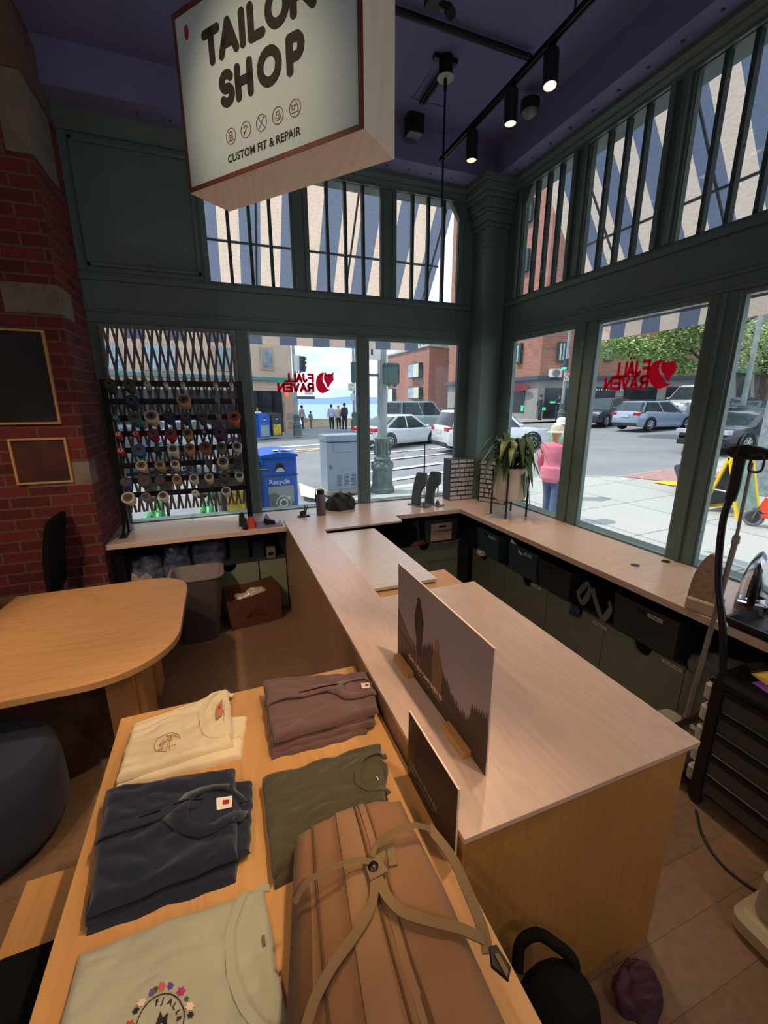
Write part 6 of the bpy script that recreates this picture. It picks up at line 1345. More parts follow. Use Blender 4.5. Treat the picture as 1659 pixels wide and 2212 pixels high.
# tall brick building
Q2 = gnd(1157, 906); Q2.z = 0
e = thing('brick_building', 'tall brick corner building with shopfronts behind the plant', 'building', Q2); iv = Matrix.Translation(-Q2)
rdir = Vector((.93, -.36, 0)).normalized(); bdir = Vector((-.07, 1, 0)).normalized(); H2 = 19
mb = MB(); A_, B_, C_, D_ = Q2, Q2+rdir*12, Q2+rdir*12+bdir*12.5, Q2+bdir*12.5
uz3, bx3 = facade_tools(Q2, rdir, iv); s3 = 1 if Vector((rdir.y, -rdir.x, 0)).dot(Vector((0, -1, 0))) > 0 else -1
uz4, bx4 = facade_tools(Q2, bdir, iv); s4 = 1 if Vector((bdir.y, -bdir.x, 0)).dot(Vector((-1, 0, 0))) > 0 else -1
zled = uz3(1180, 816)[1]
mb.loft([[iv@Vector((p.x, p.y, z)) for p in (A_, B_, C_, D_)] for z in (zled, H2)]); mb.build('brick_walls', BRK2, e)
mb = MB(); mb.loft([[iv@Vector((p.x, p.y, z)) for p in (A_, B_, C_, D_)] for z in (0, zled)]); mb.build('stone_base', STONG, e)
mb = MB(); mb.loft([[iv@Vector((p.x, p.y, z)) for p in (A_-rdir*.4-bdir*.4, B_-bdir*.4, C_, D_-rdir*.4)] for z in (zled-.15, zled+.12)]); mb.build('ledge', mat('dark_ledge', (74, 80, 92), .6), e)
def dd(s_, a_, b_): return (a_, b_) if s_ > 0 else (-b_, -a_)
for k, (p0, p1) in enumerate((((1201, 782), (1222, 739)), ((1303, 780), (1324, 745)), ((1390, 780), (1410, 745)))):
    for fl in range(4):
        a_, z0 = uz3(*p0); b_, z1 = uz3(*p1); dz = fl*3.3
        mb = MB(); bx3(mb, a_, z0+dz, b_, z1+dz, *dd(s3, 0, .25)); w = mb.build('building_window', WFR, e)
        mb = MB(); bx3(mb, a_+.12, z0+dz+.12, (a_+b_)/2-.05, z1+dz-.12, *dd(s3, .25, .28)); mb.build('window_curtain', CURT, w)
        mb = MB(); bx3(mb, (a_+b_)/2+.05, z0+dz+.12, b_-.12, z1+dz-.12, *dd(s3, .25, .28)); mb.build('window_glass', PANE, w)
for (p0, p1) in (((1117, 786), (1131, 741)), ((1002, 790), (1012, 752)), ((1040, 788), (1052, 748))):
    for fl in range(5):
        a_, z0 = uz4(*p0); b_, z1 = uz4(*p1); dz = fl*3.3; a_, b_ = sorted((a_, b_))
        mb = MB(); bx4(mb, a_, z0+dz, b_, z1+dz, *dd(s4, 0, .25)); w = mb.build('building_window', WFR, e)
        mb = MB(); bx4(mb, a_+.2, z0+dz+.12, b_-.2, z1+dz-.12, *dd(s4, .25, .28)); mb.build('window_glass', PANE, w)
for p0, p1 in (((1172, 905), (1238, 838)), ((1252, 903), (1330, 836)), ((1340, 903), (1420, 836)), ((1430, 903), (1520, 836))):
    mb = MB(); fb(mb, p0, p1, .0, .06, uz3, bx3, s3); mb.build('shopfront_glass', DGL, e)
mb = MB(); fb(mb, (1105, 890), (1135, 842), .0, .06, uz4, bx4, s4); mb.build('shopfront_glass', DGL, e)
mb = MB(); fb(mb, (1183, 816), (1207, 798), .05, .7, uz3, bx3, s3); ac = mb.build('air_conditioner', mat('ac_white', (220, 216, 208), .5), e)
mb = MB(); a_, z_ = uz3(1194, 807); nn_ = Vector((rdir.y, -rdir.x, 0))*s3; c_ = Q2+rdir*a_+nn_*.71; c_.z = z_; mb.cyl(iv@c_, iv@(c_+nn_*.02), .27, n=20); mb.build('fan_grille', mat('ac_grey', (120, 120, 118), .5), ac)
mb = MB(); a_, z_ = uz4(1128, 838); nb = Vector((bdir.y, -bdir.x, 0))*s4; c_ = Q2+bdir*a_+nb*.3; c_.z = z_; mb.loft([[iv@(c_+bdir*(1.1*math.cos(t*PI/10))+Vector((0, 0, .28*math.sin(t*PI/10)))+nb*k) for t in range(20)] for k in (0, .1)]); mb.build('oval_sign', mat('oval_red', (120, 34, 44), .6), e)
NEON = mat('neon_green', (60, 230, 120), .5, emis=((50, 220, 110), 1.2))
for p0, p1 in (((1168, 886), (1178, 880)), ((1187, 871), (1200, 867)), ((1124, 888), (1130, 876))):
    mb = MB(); fb(mb, p0, p1, .07, .10, uz3, bx3, s3); mb.build('green_neon', NEON, e)
mb = MB()
for k in range(14): fb(mb, (1276+k*5.2, 844), (1279+k*5.2, 840), .1, .12, uz3, bx3, s3)
mb.build('sign_letters', mat('sign_letters_pale', (206, 206, 200), .6), e)
# far right market front with green awnings
e = thing('market_front', 'low market front with green awning and white sign at far right', 'building', (34, 11, 0)); iv = Matrix.Translation(-e.location)
m0, m1 = onx(1520, 860, 36), onx(1800, 860, 35); z_t, z_m, z_b = 5.6, 3.6, G(36)
P0 = Vector((m0.x, m0.y, 0)); xdm = Vector((m1.x-m0.x, m1.y-m0.y, 0)).normalized(); uz5, bx5 = facade_tools(P0, xdm, iv); s5 = 1 if Vector((xdm.y, -xdm.x, 0)).dot(Vector((-1, 0, 0))) > 0 else -1
mb = MB(); bx5(mb, 0, 0, 30, 12, *dd(s5, -5, 0)); mb.build('market_wall', mat('market_grey', (120, 122, 120), .9), e)
for k in range(5):
    mb = MB(); fb(mb, (1590+k*40, 806), (1622+k*40, 800), 0, 1.2, uz5, bx5, s5); mb.build('shop_awning', mat('awning_green', (70, 140, 104), .8), e)
    mb = MB(); fb(mb, (1590+k*40, 860), (1624+k*40, 812), 0, .06, uz5, bx5, s5); mb.build('shop_window', mat('market_glass', (110, 116, 118), .3, var=.5, scale=1), e)
mb = MB(); fb(mb, (1570, 850), (1585, 806), 0, .1, uz5, bx5, s5); mb.build('white_panel', WHITE, e)
# trees
def tree(label, base, hts, clusters, seed):
    e = thing('street_tree', label, 'tree', base, group='street trees'); rn = random.Random(seed)
    mb = MB(); mb.tube([(0, 0, 0), (.1, .05, 1.6), (.05, .1, 3.0), (.1, 0, hts)], [.17, .14, .11, .04], 10); mb.build('trunk', mat('bark', (84, 70, 58), .9, bump=.5, bscale=20), e, smooth=True)
    for i in range(6):
        a_ = i*1.05; mb = MB(); mb.tube([(.05, .05, 2.2+.3*i), (1.3*math.cos(a_), 1.3*math.sin(a_), 3.4+.3*i), (2.2*math.cos(a_), 2.2*math.sin(a_), 3.9+.3*i)], [.06, .04, .015], 6); mb.build('branch', MATS['bark'], e)
    mb = MB()
    for c, rad, n in clusters: leaf_cloud(mb, c, rad, int(n*2.2), .085, rn, .45)
    mb.build('foliage', [TL1, TL2], e)
tb_ = onx(1525, 868, 19); tbase = Vector((tb_.x, tb_.y, G(19)))
tree('green street tree behind the fox decal window', tbase, 6, [((-1.1, 1.7, 3.6), (1.4, 1.4, .7), 1500), ((-.3, .5, 4.4), (1.6, 1.6, 1.0), 1900), ((-1.9, 2.9, 3.9), (1.1, 1.1, .6), 900), ((-.8, 1.3, 5.4), (1.6, 1.6, .9), 1200), ((-.5, .9, 2.9), (.7, .7, .35), 500)], 3)
tb_ = onx(1640, 868, 28); tree('green street tree at the far right beyond the steel pole', Vector((tb_.x, tb_.y, G(28))), 6, [((0, 0, 4.0), (2.4, 2.4, 1.5), 2600), ((1.2, -1, 5), (2, 2, 1.5), 1200)], 5)
# ---------------------------------------------------------------- cars
TIRE = mat('tire', (26, 26, 28), .85); RIM = mat('alloy', (170, 172, 176), .35, .7); CGL = mat('car_glass', (46, 58, 66), .08, .2, var=.4, scale=3, coat=.6); TAILL = mat('tail_light', (190, 30, 36), .25); HEADL = mat('head_light', (176, 180, 184), .15); PLATE = mat('number_plate', (196, 200, 206), .5); AMB = mat('amber_light', (236, 130, 50), .3); LOWP = mat('car_trim', (34, 36, 40), .6)
def car(label, loc, bearing, col, kind='sedan', L_=4.5, W_=1.8, H_=1.45, group='cars on the street', rack=False):
    """bearing in degrees clockwise from +Y; nose points along it"""
    paint = mat('paint_%d_%d_%d' % col, col, .28, .25, var=.03, coat=.8)
    e = thing('car', label, 'car', loc, math.radians(90-bearing), group)
    h2 = L_/2; gc = .20; belt = {'sedan': .62, 'hatch': .64, 'suv': .62, 'van': .60}[kind]*H_
    st_ = {'sedan': [(-1, .62, .55, .80), (-.96, .30, .66, .92), (-.72, gc, .66, 1), (-.3, gc, belt/H_*1.0, 1), (.3, gc, belt/H_, 1), (.62, gc, .60, 1), (.90, .28, .52, .90), (1, .40, .42, .76)],
           'hatch': [(-1, .50, .60, .84), (-.96, .28, .66, .94), (-.72, gc, .68, 1), (-.3, gc, .66, 1), (.3, gc, .64, 1), (.62, gc, .60, 1), (.92, .26, .52, .90), (1, .38, .42, .76)],
           'suv': [(-1, .45, .60, .86), (-.97, .30, .64, .95), (-.72, gc, .64, 1), (-.3, gc, .63, 1), (.35, gc, .62, 1), (.62, gc, .60, 1), (.93, .28, .56, .92), (1, .38, .46, .80)],
           'van': [(-1, .40, .60, .88), (-.97, .26, .62, .97), (-.72, gc, .62, 1), (-.3, gc, .61, 1), (.45, gc, .60, 1), (.70, gc, .57, 1), (.95, .28, .50, .92), (1, .38, .44, .82)]}[kind]
    rings = []
    for f, zb, zt, wf in st_:
        x = f*h2; w_ = W_/2*wf; zt *= H_; zb = zb if zb > .25 else gc
        rings.append([(x, -w_*.92, zb), (x, -w_, zb+.12), (x, -w_, zt-.14), (x, -w_*.93, zt-.03), (x, -w_*.6, zt+.01), (x, w_*.6, zt+.01), (x, w_*.93, zt-.03), (x, w_, zt-.14), (x, w_, zb+.12), (x, w_*.92, zb)])
    mb = MB(); mb.loft(rings); mb.build('car_body', paint, e, smooth=50)
    cab = {'sedan': (-.78, -.42, .12, .50), 'hatch': (-.95, -.80, .10, .48), 'suv': (-.96, -.86, .16, .48), 'van': (-.97, -.90, .30, .62)}[kind]
    x0, x1, x2, x3 = [c*h2 for c in cab]; zb = belt; zt = H_-.03; wb, wt2 = W_/2*.93, W_/2*.74
    def cring(f): z = zb+(zt-zb)*f; w_ = wb+(wt2-wb)*f; xa = x0+(x1-x0)*f; xb = x3+(x2-x3)*f; return [(xa, -w_*.9, z), (xa+.12, -w_, z), (xb-.25, -w_, z), (xb, -w_*.82, z), (xb, w_*.82, z), (xb-.25, w_, z), (xa+.12, w_, z), (xa, w_*.9, z)]
    mb = MB(); mb.loft([cring(-.06), cring(.5), cring(.93)]); mb.build('car_windows', CGL, e, smooth=30)
    mb = MB(); r1 = cring(.90); r2 = [(x*.985, y*.985, H_-.005) for x, y, z in cring(1.0)]; r3 = [(x*.93, y*.8, H_+.01) for x, y, z in cring(1.0)]; mb.loft([r1, r2, r3]); mb.build('car_roof', paint, e, smooth=50)
    for xp0, xp1 in ((x3-.22, x2-.12), ((x0+x3)/2, (x1+x2)/2), (x0+.14, x1+.14)):
        for s_ in (-1, 1): mb = MB(); mb.ribbon([(xp0, s_*(wb+.004), zb-.02), (xp1, s_*(wt2+.012), zt-.04)], .09 if xp0 != (x0+x3)/2 else .06, .02, (0, s_, .2)); mb.build('pillar', paint, e)
    for fx in (-.62, .60):
        for s_ in (-1, 1):
            wr = .33 if kind != 'suv' else .36; y = s_*W_/2; mb = MB(); mb.lathe([(wr*.62, -.10), (wr*.97, -.10), (wr, -.06), (wr, .06), (wr*.97, .10), (wr*.62, .10)], n=28, M=Matrix.Translation((fx*h2, y-s_*.09, wr))@Matrix.Rotation(PI/2, 4, 'X')); w = mb.build('wheel', TIRE, e, smooth=40)
            mb = MB()
            for k in range(7): a_ = k*2*PI/7; mb.tube([(fx*h2, y+s_*.012, wr), (fx*h2+wr*.6*math.cos(a_), y+s_*.008, wr+wr*.6*math.sin(a_))], [.05, .035], 6)
            mb.tube([(fx*h2+wr*.62*math.cos(k*PI/12), y+s_*.005, wr+wr*.62*math.sin(k*PI/12)) for k in range(25)], .02, 6, False); mb.build('wheel_rim', RIM, w)
            mb = MB(); mb.cyl((fx*h2, y-s_*.03, wr), (fx*h2, y-s_*.05, wr), wr*.63, n=20); mb.build('brake_disc', BLKP, w)
            mb = MB(); mb.tube([(fx*h2+wr*1.12*math.cos(t*PI/12), y*1.0, wr+wr*1.12*math.sin(t*PI/12)) for t in range(-1, 14)], .035, 6); mb.build('wheel_arch', LOWP, e)
    for s_ in (-1, 1):
        mb = MB(); mb.rbox((-h2-.005, min(s_*W_*.27, s_*W_*.47), .60*H_*.86), (-h2+.22, max(s_*W_*.27, s_*W_*.47), .60*H_*.86+.16), .03); mb.build('tail_light', TAILL, e)
        mb = MB(); mb.rbox((h2-.30, min(s_*W_*.25, s_*W_*.455), .43*H_), (h2-.02, max(s_*W_*.25, s_*W_*.455), .43*H_+.15), .03); mb.build('head_light', HEADL, e)
        mb = MB(); mb.sphere((x3-.30, s_*(W_/2+.08), zb+.05), .09, 8, (.7, 1, .7)); mb.build('wing_mirror', paint, e, smooth=True)
        for xd_ in (-.12, -.5): mb = MB(); mb.box((xd_*h2-.09, s_*(W_/2+.002)-.012, belt-.14), (xd_*h2+.09, s_*(W_/2+.002)+.012, belt-.115)); mb.build('door_handle', paint, e)
        if rack or kind in ('suv',): mb = MB(); mb.tube([(x1+.1, s_*wt2*.9, H_+.02), (x1+.2, s_*wt2*.9, H_+.06), (x2-.2, s_*wt2*.9, H_+.06), (x2-.1, s_*wt2*.9, H_+.01)], .015, 6); mb.build('roof_rail', LOWP, e)
    mb = MB(); mb.box((-h2-.02, -W_*.4, .24), (-h2+.1, W_*.4, .40)); mb.box((h2-.12, -W_*.4, .24), (h2+.01, W_*.4, .42)); mb.build('bumper_trim', LOWP, e, bevel=.02)
    mb = MB(); mb.box((-h2-.035, -.26, .46*H_), (-h2-.0, .26, .46*H_+.14)); mb.build('number_plate', PLATE, e)
    mb = MB(); mb.box((h2-.04, -.45, .36*H_), (h2+.005, .45, .36*H_+.12)); mb.build('grille', LOWP, e)
    return e
def at(px, py, dz=-.1): p = gnd(px, py); p.z = G(p.x)+dz; return p
rw = at(843, 966); h_ = Vector((math.sin(math.radians(72)), math.cos(math.radians(72)), 0)); lft = Vector((-h_.y, h_.x, 0))
pr_ = rw+h_*1.35+lft*.82; pr_.z = G(pr_.x)-.1
car('white sedan passing behind the ornate street pole', pr_, 72, (226, 230, 232), 'sedan', 4.55, 1.78, 1.47)
p = ony(903, 905, 24.0); car('silver-green boxy van beyond the white sedan', Vector((p.x, p.y, G(p.x)-.1)), 72, (150, 166, 166), 'van', 4.6, 1.85, 1.95)
rr0 = ony(966, 985, 14.4); p = Vector((rr0.x+2.39, rr0.y+.68, 0)); car('white suv with its rear at the window edge and hood beside the plant', Vector((p.x, p.y, G(p.x)-.1)), 96, (232, 234, 234), 'suv', 4.6, 1.85, 1.62)
p = at(1312, 920)+Vector((.9, 1.3, 0)); p.z = G(p.x)-.1; car('dark suv with headlights behind the silver hatchback', p, 252, (56, 64, 76), 'suv', 4.5, 1.85, 1.68)
fw_ = at(1395, 930); p = fw_+Vector((1.75, .0, 0))+Vector((-.1, .85, 0)); p.z = G(p.x)-.1; car('silver blue hatchback turning across the street', p, 91, (158, 176, 198), 'hatch', 4.45, 1.78, 1.5, rack=True)
p = onx(1500, 880, 30); car('pale truck partly hidden behind the window mullion', Vector((30, p.y, G(30)-.1)), 265, (206, 208, 208), 'van', 5.2, 2.0, 2.2)
p = onx(1590, 880, 29); car('dark blue saloon far right under the market awnings', Vector((29, p.y, G(29)-.1)), 262, (36, 58, 104), 'sedan', 4.6, 1.8, 1.42)
p = onx(1612, 893, 24.5); car('navy car behind the near black one', Vector((24.5, p.y, G(24.5)-.1)), 262, (26, 36, 62), 'sedan', 4.7, 1.82, 1.42)
nb_ = at(1461, 984); p = Vector((nb_.x+3.5, nb_.y+.1, 0)); p.z = G(p.x)-.1; car('near black sedan with amber marker waiting at the curb', p, 270, (34, 38, 48), 'sedan', 4.8, 1.85, 1.45)
p = ony(415, 950, 19.5); car('grey car passing behind the scissor gate', Vector((p.x, p.y, -.1)), 68, (150, 158, 170), 'sedan', 4.6, 1.8, 1.45)
p = ony(265, 950, 14.5); car('dark teal car behind the left posts of the rack', Vector((p.x, p.y, -.1)), 68, (70, 84, 92), 'hatch', 4.3, 1.8, 1.5)
# ---------------------------------------------------------------- street furniture
POLEG = mat('pole_paint', (150, 158, 158), .6, var=.15, scale=4); POLED = mat('pole_dark_green', (92, 108, 104), .55, var=.2, scale=8, bump=.3, bscale=30)
def ornate_pole(label, base, h, s_=1.0, globe=None, m=POLEG, group='ornate street poles'):
    e = thing('street_pole', label, 'street pole', base, group=group)
    mb = MB(); mb.lathe([(.30, 0), (.30, .10), (.27, .12), (.25, .20), (.24, .52), (.27, .56), (.28, .62), (.20, .68), (.19, .74), (.21, .78), (.17, .82), (.155, .95), (.16, 1.15), (.18, 1.2), (.19, 1.24), (.12, 1.28)], n=8); mb.v = [(x*s_, y*s_, z*s_) for x, y, z in mb.v]; mb.build('pole_base', POLED, e)
    mb = MB()
    for k in range(8):
        a_ = k*PI/4+PI/8; mb.sphere((.20*s_*math.cos(a_), .20*s_*math.sin(a_), .66*s_), .06*s_, 6); mb.tube([(.165*s_*math.cos(a_), .165*s_*math.sin(a_), .86*s_), (.19*s_*math.cos(a_), .19*s_*math.sin(a_), 1.0*s_), (.17*s_*math.cos(a_), .17*s_*math.sin(a_), 1.16*s_)], .02*s_, 6)
    mb.build('pole_ornament', POLED, e, smooth=True)
    rings = []
    for z in (1.26*s_, h*.5, h): rr_ = (.115-.03*(z/h))*s_; rings.append([(rr_*(1 if k % 2 else .88)*math.cos(k*PI/12), rr_*(1 if k % 2 else .88)*math.sin(k*PI/12), z) for k in range(24)])
    mb = MB(); mb.loft(rings); mb.build('pole_shaft', m, e, smooth=20)
    if globe:
        mb = MB(); mb.lathe([(.05, 0), (.12, .06), (.13, .12), (.06, .14)], (0, 0, h), 16); mb.build('globe_holder', POLED, e)
        mb = MB(); mb.sphere((0, 0, h+.14+globe*.9), globe, 14); mb.build('globe_lamp', mat('globe_white', (236, 236, 230), .3), e, smooth=True)
    return e
def ped_signal(par, x, y, z, rz_, hw=.17, hh=.22):
    m_ = Matrix.Translation((x, y, z))@Matrix.Rotation(rz_, 4, 'Z'); mb = MB(); mb.rbox((-hw, -.12, -hh), (hw, .12, hh), .06, 4, m_); o = mb.build('signal_box', mat('signal_green', (44, 76, 74), .5), par, smooth=True)
    mb = MB(); mb.sphere((-.07, -.04, -hh-.0), .05, 8, M=m_); mb.sphere((.08, -.04, -hh), .05, 8, M=m_); mb.build('signal_knobs', MATS['signal_green'], par, smooth=True); return o
op_ = at(826, 1062, 0); e = ornate_pole('ornate near pole with green signal boxes between the two windows', op_, 5.2)
ped_signal(e, .12, -.22, 2.62, .1); ped_signal(e, -.42, .05, 2.58, 1.2, .13, .22)
mb = MB(); mb.tube([(-.4, 0, 2.6), (.1, 0, 2.6)], .03, 8); mb.build('signal_arm', POLED, e)
mb = MB(); mb.box((-.36, -.14, 2.90), (-.08, -.12, 3.35)); mb.build('sign_plate', WHITE, e); mb = MB(); mb.box((-.30, -.145, 3.0), (-.26, -.141, 3.2)); mb.add([(-.30, -.145, 3.2), (-.17, -.145, 3.25), (-.28, -.145, 3.1)], [(0, 1, 2)]); mb.build('sign_arrow', INK, e)
p = at(643, 941, .02); e = ornate_pole('far pole with traffic light and green street sign by the beige corner', p, 7.0, 1.0)
f_ = Vector((-p.x, -p.y, 0)).normalized(); a0 = math.atan2(-f_.x, f_.y)+PI
def hang(px0, py0, px1, py1, y, d, m, name, par, base):
    q0, q1 = ony(px0, py0, y), ony(px1, py1, y); mb = MB(); mb.box((min(q0.x, q1.x), y-d, min(q0.z, q1.z)), (max(q0.x, q1.x), y, max(q0.z, q1.z)), Matrix.Translation(-Vector(base))); return mb.build(name, m, par)
SGG = mat('signal_case', (38, 62, 62), .5)
hang(648, 803, 658, 770, p.y-.2, .1, SGG, 'traffic_light', e, p); hang(636, 801, 649, 768, p.y-.15, .04, mat('sign_back', (196, 206, 204), .6), 'signal_backplate', e, p)
for yy in (775, 784, 794): hang(655, yy+3, 661, yy-3, p.y-.3, .14, SGG, 'signal_visor', e, p)
hang(595, 826, 629, 818, p.y-.2, .03, mat('street_sign_green', (40, 140, 110), .6), 'street_sign', e, p); hang(616, 856, 622, 845, p.y-.3, .05, mat('hand_signal', (240, 90, 50), .5, emis=((255, 90, 40), 1.0)), 'walk_signal', e, p)
hang(642, 862, 680, 856, p.y-.2, .05, mat('bracket_grey', (74, 84, 92), .6), 'sign_bracket', e, p); hang(658, 853, 676, 838, p.y-.25, .03, mat('sign_back', (196, 206, 204), .6), 'sign_plate', e, p)
p = at(766, 929, .02); e = ornate_pole('pole with pedestrian signal at the right edge of the sea view', p, 6.2, .95)
hang(758, 826, 767, 783, p.y-.2, .2, MATS['signal_green'], 'signal_box', e, p); hang(752, 844, 766, 828, p.y-.25, .03, WHITE, 'sign_plate', e, p); hang(757, 865, 765, 850, p.y-.25, .03, mat('sign_back', (196, 206, 204), .6), 'sign_plate', e, p)
q_ = ony(753, 836, p.y-.29); text_obj('STA\nOLD', .22, Matrix.Translation(-Vector(p))@frame_M((q_.x, p.y-.285, q_.z+.02), (1, 0, 0), (0, 0, 1)), INK, 'sign_text', e)
p = at(1211, 911.5, .02); hgt = 2.04+(868-742)/942*math.hypot(p.x, p.y)/math.cos(math.radians(22)); e = ornate_pole('lamp pole with a white globe beside the right-hand mullion', p, hgt-p.z, 1.0, .28)
hg = lambda a, b, c, d_, dd_, m, n: hang(a, b, c, d_, p.y-.2, dd_, m, n, e, p)
hg(1215, 800, 1224, 776, .2, SGG, 'traffic_light'); hg(1213, 798, 1217, 794, .3, mat('signal_green_on', (70, 220, 160), .5, emis=((60, 230, 150), 1.5)), 'green_light'); hg(1218, 823, 1230, 806, .03, WHITE, 'no_turn_sign')
q_ = ony(1224, 814, p.y-.235); mb = MB(); mb.tube([(q_.x-p.x+.16*math.cos(t*PI/8), q_.y-p.y, q_.z-p.z+.16*math.sin(t*PI/8)) for t in range(17)], .02, 5, False); mb.build('sign_ring', RED, e)
p = onx(1606, 868, 21); p.z = G(21); e = ornate_pole('double globe lamp pole seen in the right-most window', p, 2.04+(868-745)/942*27/.8-p.z-.2, 1.0, .26)
mb = MB(); mb.sphere((-.45, .5, 2.04+(868-722)/942*27/.8-p.z), .26, 12); mb.build('globe_lamp', MATS['globe_white'], e, smooth=True)
# big steel pole at the right edge
q0 = onx(1668, 985, 10.4); e = thing('steel_pole', 'thick blotchy steel pole cut by the right picture edge', 'pole', (10.4, q0.y, G(10.4)))
mb = MB(); mb.tube([(0, 0, 0), (0, 0, 1.4), (0, 0, 3), (0, 0, 6)], [.27, .26, .25, .24], 24); mb.build('pole_shaft', mat('galvanised', (140, 156, 160), .5, .3, var=.35, scale=9), e, smooth=True)
# recycling bins
BLU = mat('bin_blue', (30, 92, 190), .4, var=.05); BDK = mat('bin_dark', (58, 62, 66), .5)
def rec_bin(label, loc, rzz, main, panel, word, s_=1.0, g='street recycling bins'):
    e = thing('street_bin', label, 'bin', loc, rzz, g); W_, D_, H_ = .60*s_, .60*s_, 1.18*s_
    mb = MB(); mb.loft([rr_ring(-W_/2, 0, W_/2, D_, .05, z) for z in (0.04, H_*.98)]); mb.build('bin_shell', main, e, smooth=40)
    mb = MB(); n = 12; rings = []
    for k in range(n+1): x = -W_/2-.01+(W_+.02)*k/n; zc_ = H_+.035*math.sin(PI*k/n)*1.0; rings.append([(x, -.02, H_*.965), (x, -.02, zc_), (x, D_+.01, zc_+.05), (x, D_+.01, H_*.965)])
    mb.loft(rings); mb.build('bin_lid', main, e, smooth=40)
    mb = MB(); mb.box((-W_/2-.004, -.006, H_*.70), (W_/2+.004, 0, H_*.712)); mb.build('seam', BDK, e)
    mb = MB(); mb.cyl((0, .01, H_*.82), (0, -.008, H_*.82), .075*s_, n=24); mb.build('bin_hole', BLKP, e)
    mb = MB(); mb.prism([(.072*s_*math.cos(t*PI/12), .072*s_*math.sin(t*PI/12)) for t in range(13)][::-1], 0, .002, frame_M((0, -.009, H_*.82-.072*s_), (1, 0, 0), (0, 0, 1))) ; mb.build('hole_rim', mat('rim_pale', (190, 200, 214), .4), e)
    mb = MB(); mb.box((-W_*.36, -.006, H_*.08), (W_*.36, 0, H_*.55)); pn = mb.build('bin_poster', panel, e)
    if s_ == 1.0 and word:
        mb = MB(); mb.add([(-W_*.36, -.008, H_*.08), (W_*.36, -.008, H_*.08), (W_*.36, -.008, H_*.30), (.05, -.008, H_*.36), (-.1, -.008, H_*.46), (-W_*.36, -.008, H_*.44)], [(0, 1, 2, 3, 4, 5)]); mb.build('poster_picture', mat('poster_greygreen', (104, 110, 110), .6, var=.2, scale=3), pn)
    if word:
        text_obj(word, .115*s_, frame_M((-.20*s_, -.008, H_*.585), (1, 0, 0), (0, 0, 1)), WHITE, 'lettering', e, offset=.002)
        mb = MB(); Mz = frame_M((.03, -.0095, H_*.30), (1, 0, 0), (0, 0, 1)); r = .125*s_
        strokes(mb, [[(r*math.cos(math.radians(t)), r*math.sin(math.radians(t))) for t in range(40, 196, 12)], [(r*math.cos(math.radians(t)), r*math.sin(math.radians(t))) for t in range(230, 380, 12)]], .014, Mz, .001)
        for a_ in (38, 218): c_, s__ = r*math.cos(math.radians(a_)), r*math.sin(math.radians(a_)); mb.prism([(c_-.03, s__-.03), (c_+.04, s__-.0), (c_+.0, s__+.04)], 0, .001, Mz)
        for k in range(6): a_ = math.radians(60*k+20); c_, s__ = .062*math.cos(a_), .062*math.sin(a_); strokes(mb, [[(c_-.02*math.sin(a_), s__+.02*math.cos(a_)), (c_+.02*math.sin(a_), s__-.02*math.cos(a_))]], .030, Mz, .001, 3)
        mb.build('recycle_symbol', WHITE, e)
    return e
bl, br = ony(567, 982, 7.25), ony(637, 976, 7.25)
nbn = rec_bin('blue street bin with white Recycle lettering just outside the window', ((bl.x+br.x)/2, 7.25, 0), math.radians(6), BLU, mat('poster_grey', (150, 156, 160), .6), 'Recycle')
for k, (x, c) in enumerate(((-.02, (230, 240, 236)), (.10, (220, 110, 140)), (.19, (236, 236, 236)))):
    mb = MB(); mb.box((x-.045, .1, 1.235), (x+.045, .22, 1.245)); mb.build('bin_sticker', mat('sticker_%d' % k, c, .5), nbn)
POY = mat('poster_yellow', (206, 176, 60), .6, var=.6, scale=8)
rec_bin('dark street bin with yellow poster left of the blue recycle bin', ((bl.x+br.x)/2-.68, 7.25, 0), math.radians(6), BDK, POY, None)
f1, f2 = at(574, 947, .02), at(600, 944, .02)
rec_bin('far blue recycling bin across the street', f1, math.radians(18), BLU, mat('poster_grey', (150, 156, 160), .6), None, 1.12)
rec_bin('far dark bin with yellow poster across the street', f2, math.radians(18), BDK, POY, None, 1.12)
# utility cabinet
ub = at(709, 1070, 0); e = thing('utility_cabinet', 'grey metal utility cabinet standing on the sidewalk', 'cabinet', (ub.x, ub.y, 0)); e.rotation_euler.z = math.radians(3)
UG = mat('utility_grey', (138, 152, 166), .5, .2, var=.05, scale=3); tz = 1.33; uw = .80
mb = MB(); mb.box((0, 0, .10), (uw, .55, tz-.14)); mb.build('cabinet_body', UG, e, bevel=.01)
mb = MB(); mb.box((-.02, -.03, tz-.14), (uw+.02, .58, tz)); mb.build('cabinet_lid', UG, e, bevel=.015); mb = MB(); mb.box((-.04, -.02, 0), (uw+.04, .6, .10)); mb.build('plinth', mat('plinth_tan', (170, 158, 140), .8), e)
mb = MB(); mb.box((.16, -.015, tz-.38), (.62, 0, tz-.20)); mb.build('access_plate', UG, e, bevel=.006); mb = MB(); mb.box((.02, -.003, tz-.165), (uw-.02, 0, tz-.145)); mb.build('lid_shadow_gap', BDK, e)
mb = MB(); mb.box((.06, -.02, .60), (.09, 0, .68)); mb.cyl((.10, -.02, .62), (.10, 0, .62), .02, n=10); mb.build('lock_handle', GREYM, e)
for c in range(3):
    mb = MB()
    for k in range(8): mb.box((.22+c*.17, -.004, .20+k*.033), (.33+c*.17, .0, .212+k*.033))
    mb.build('vent_slots', BDK, e)
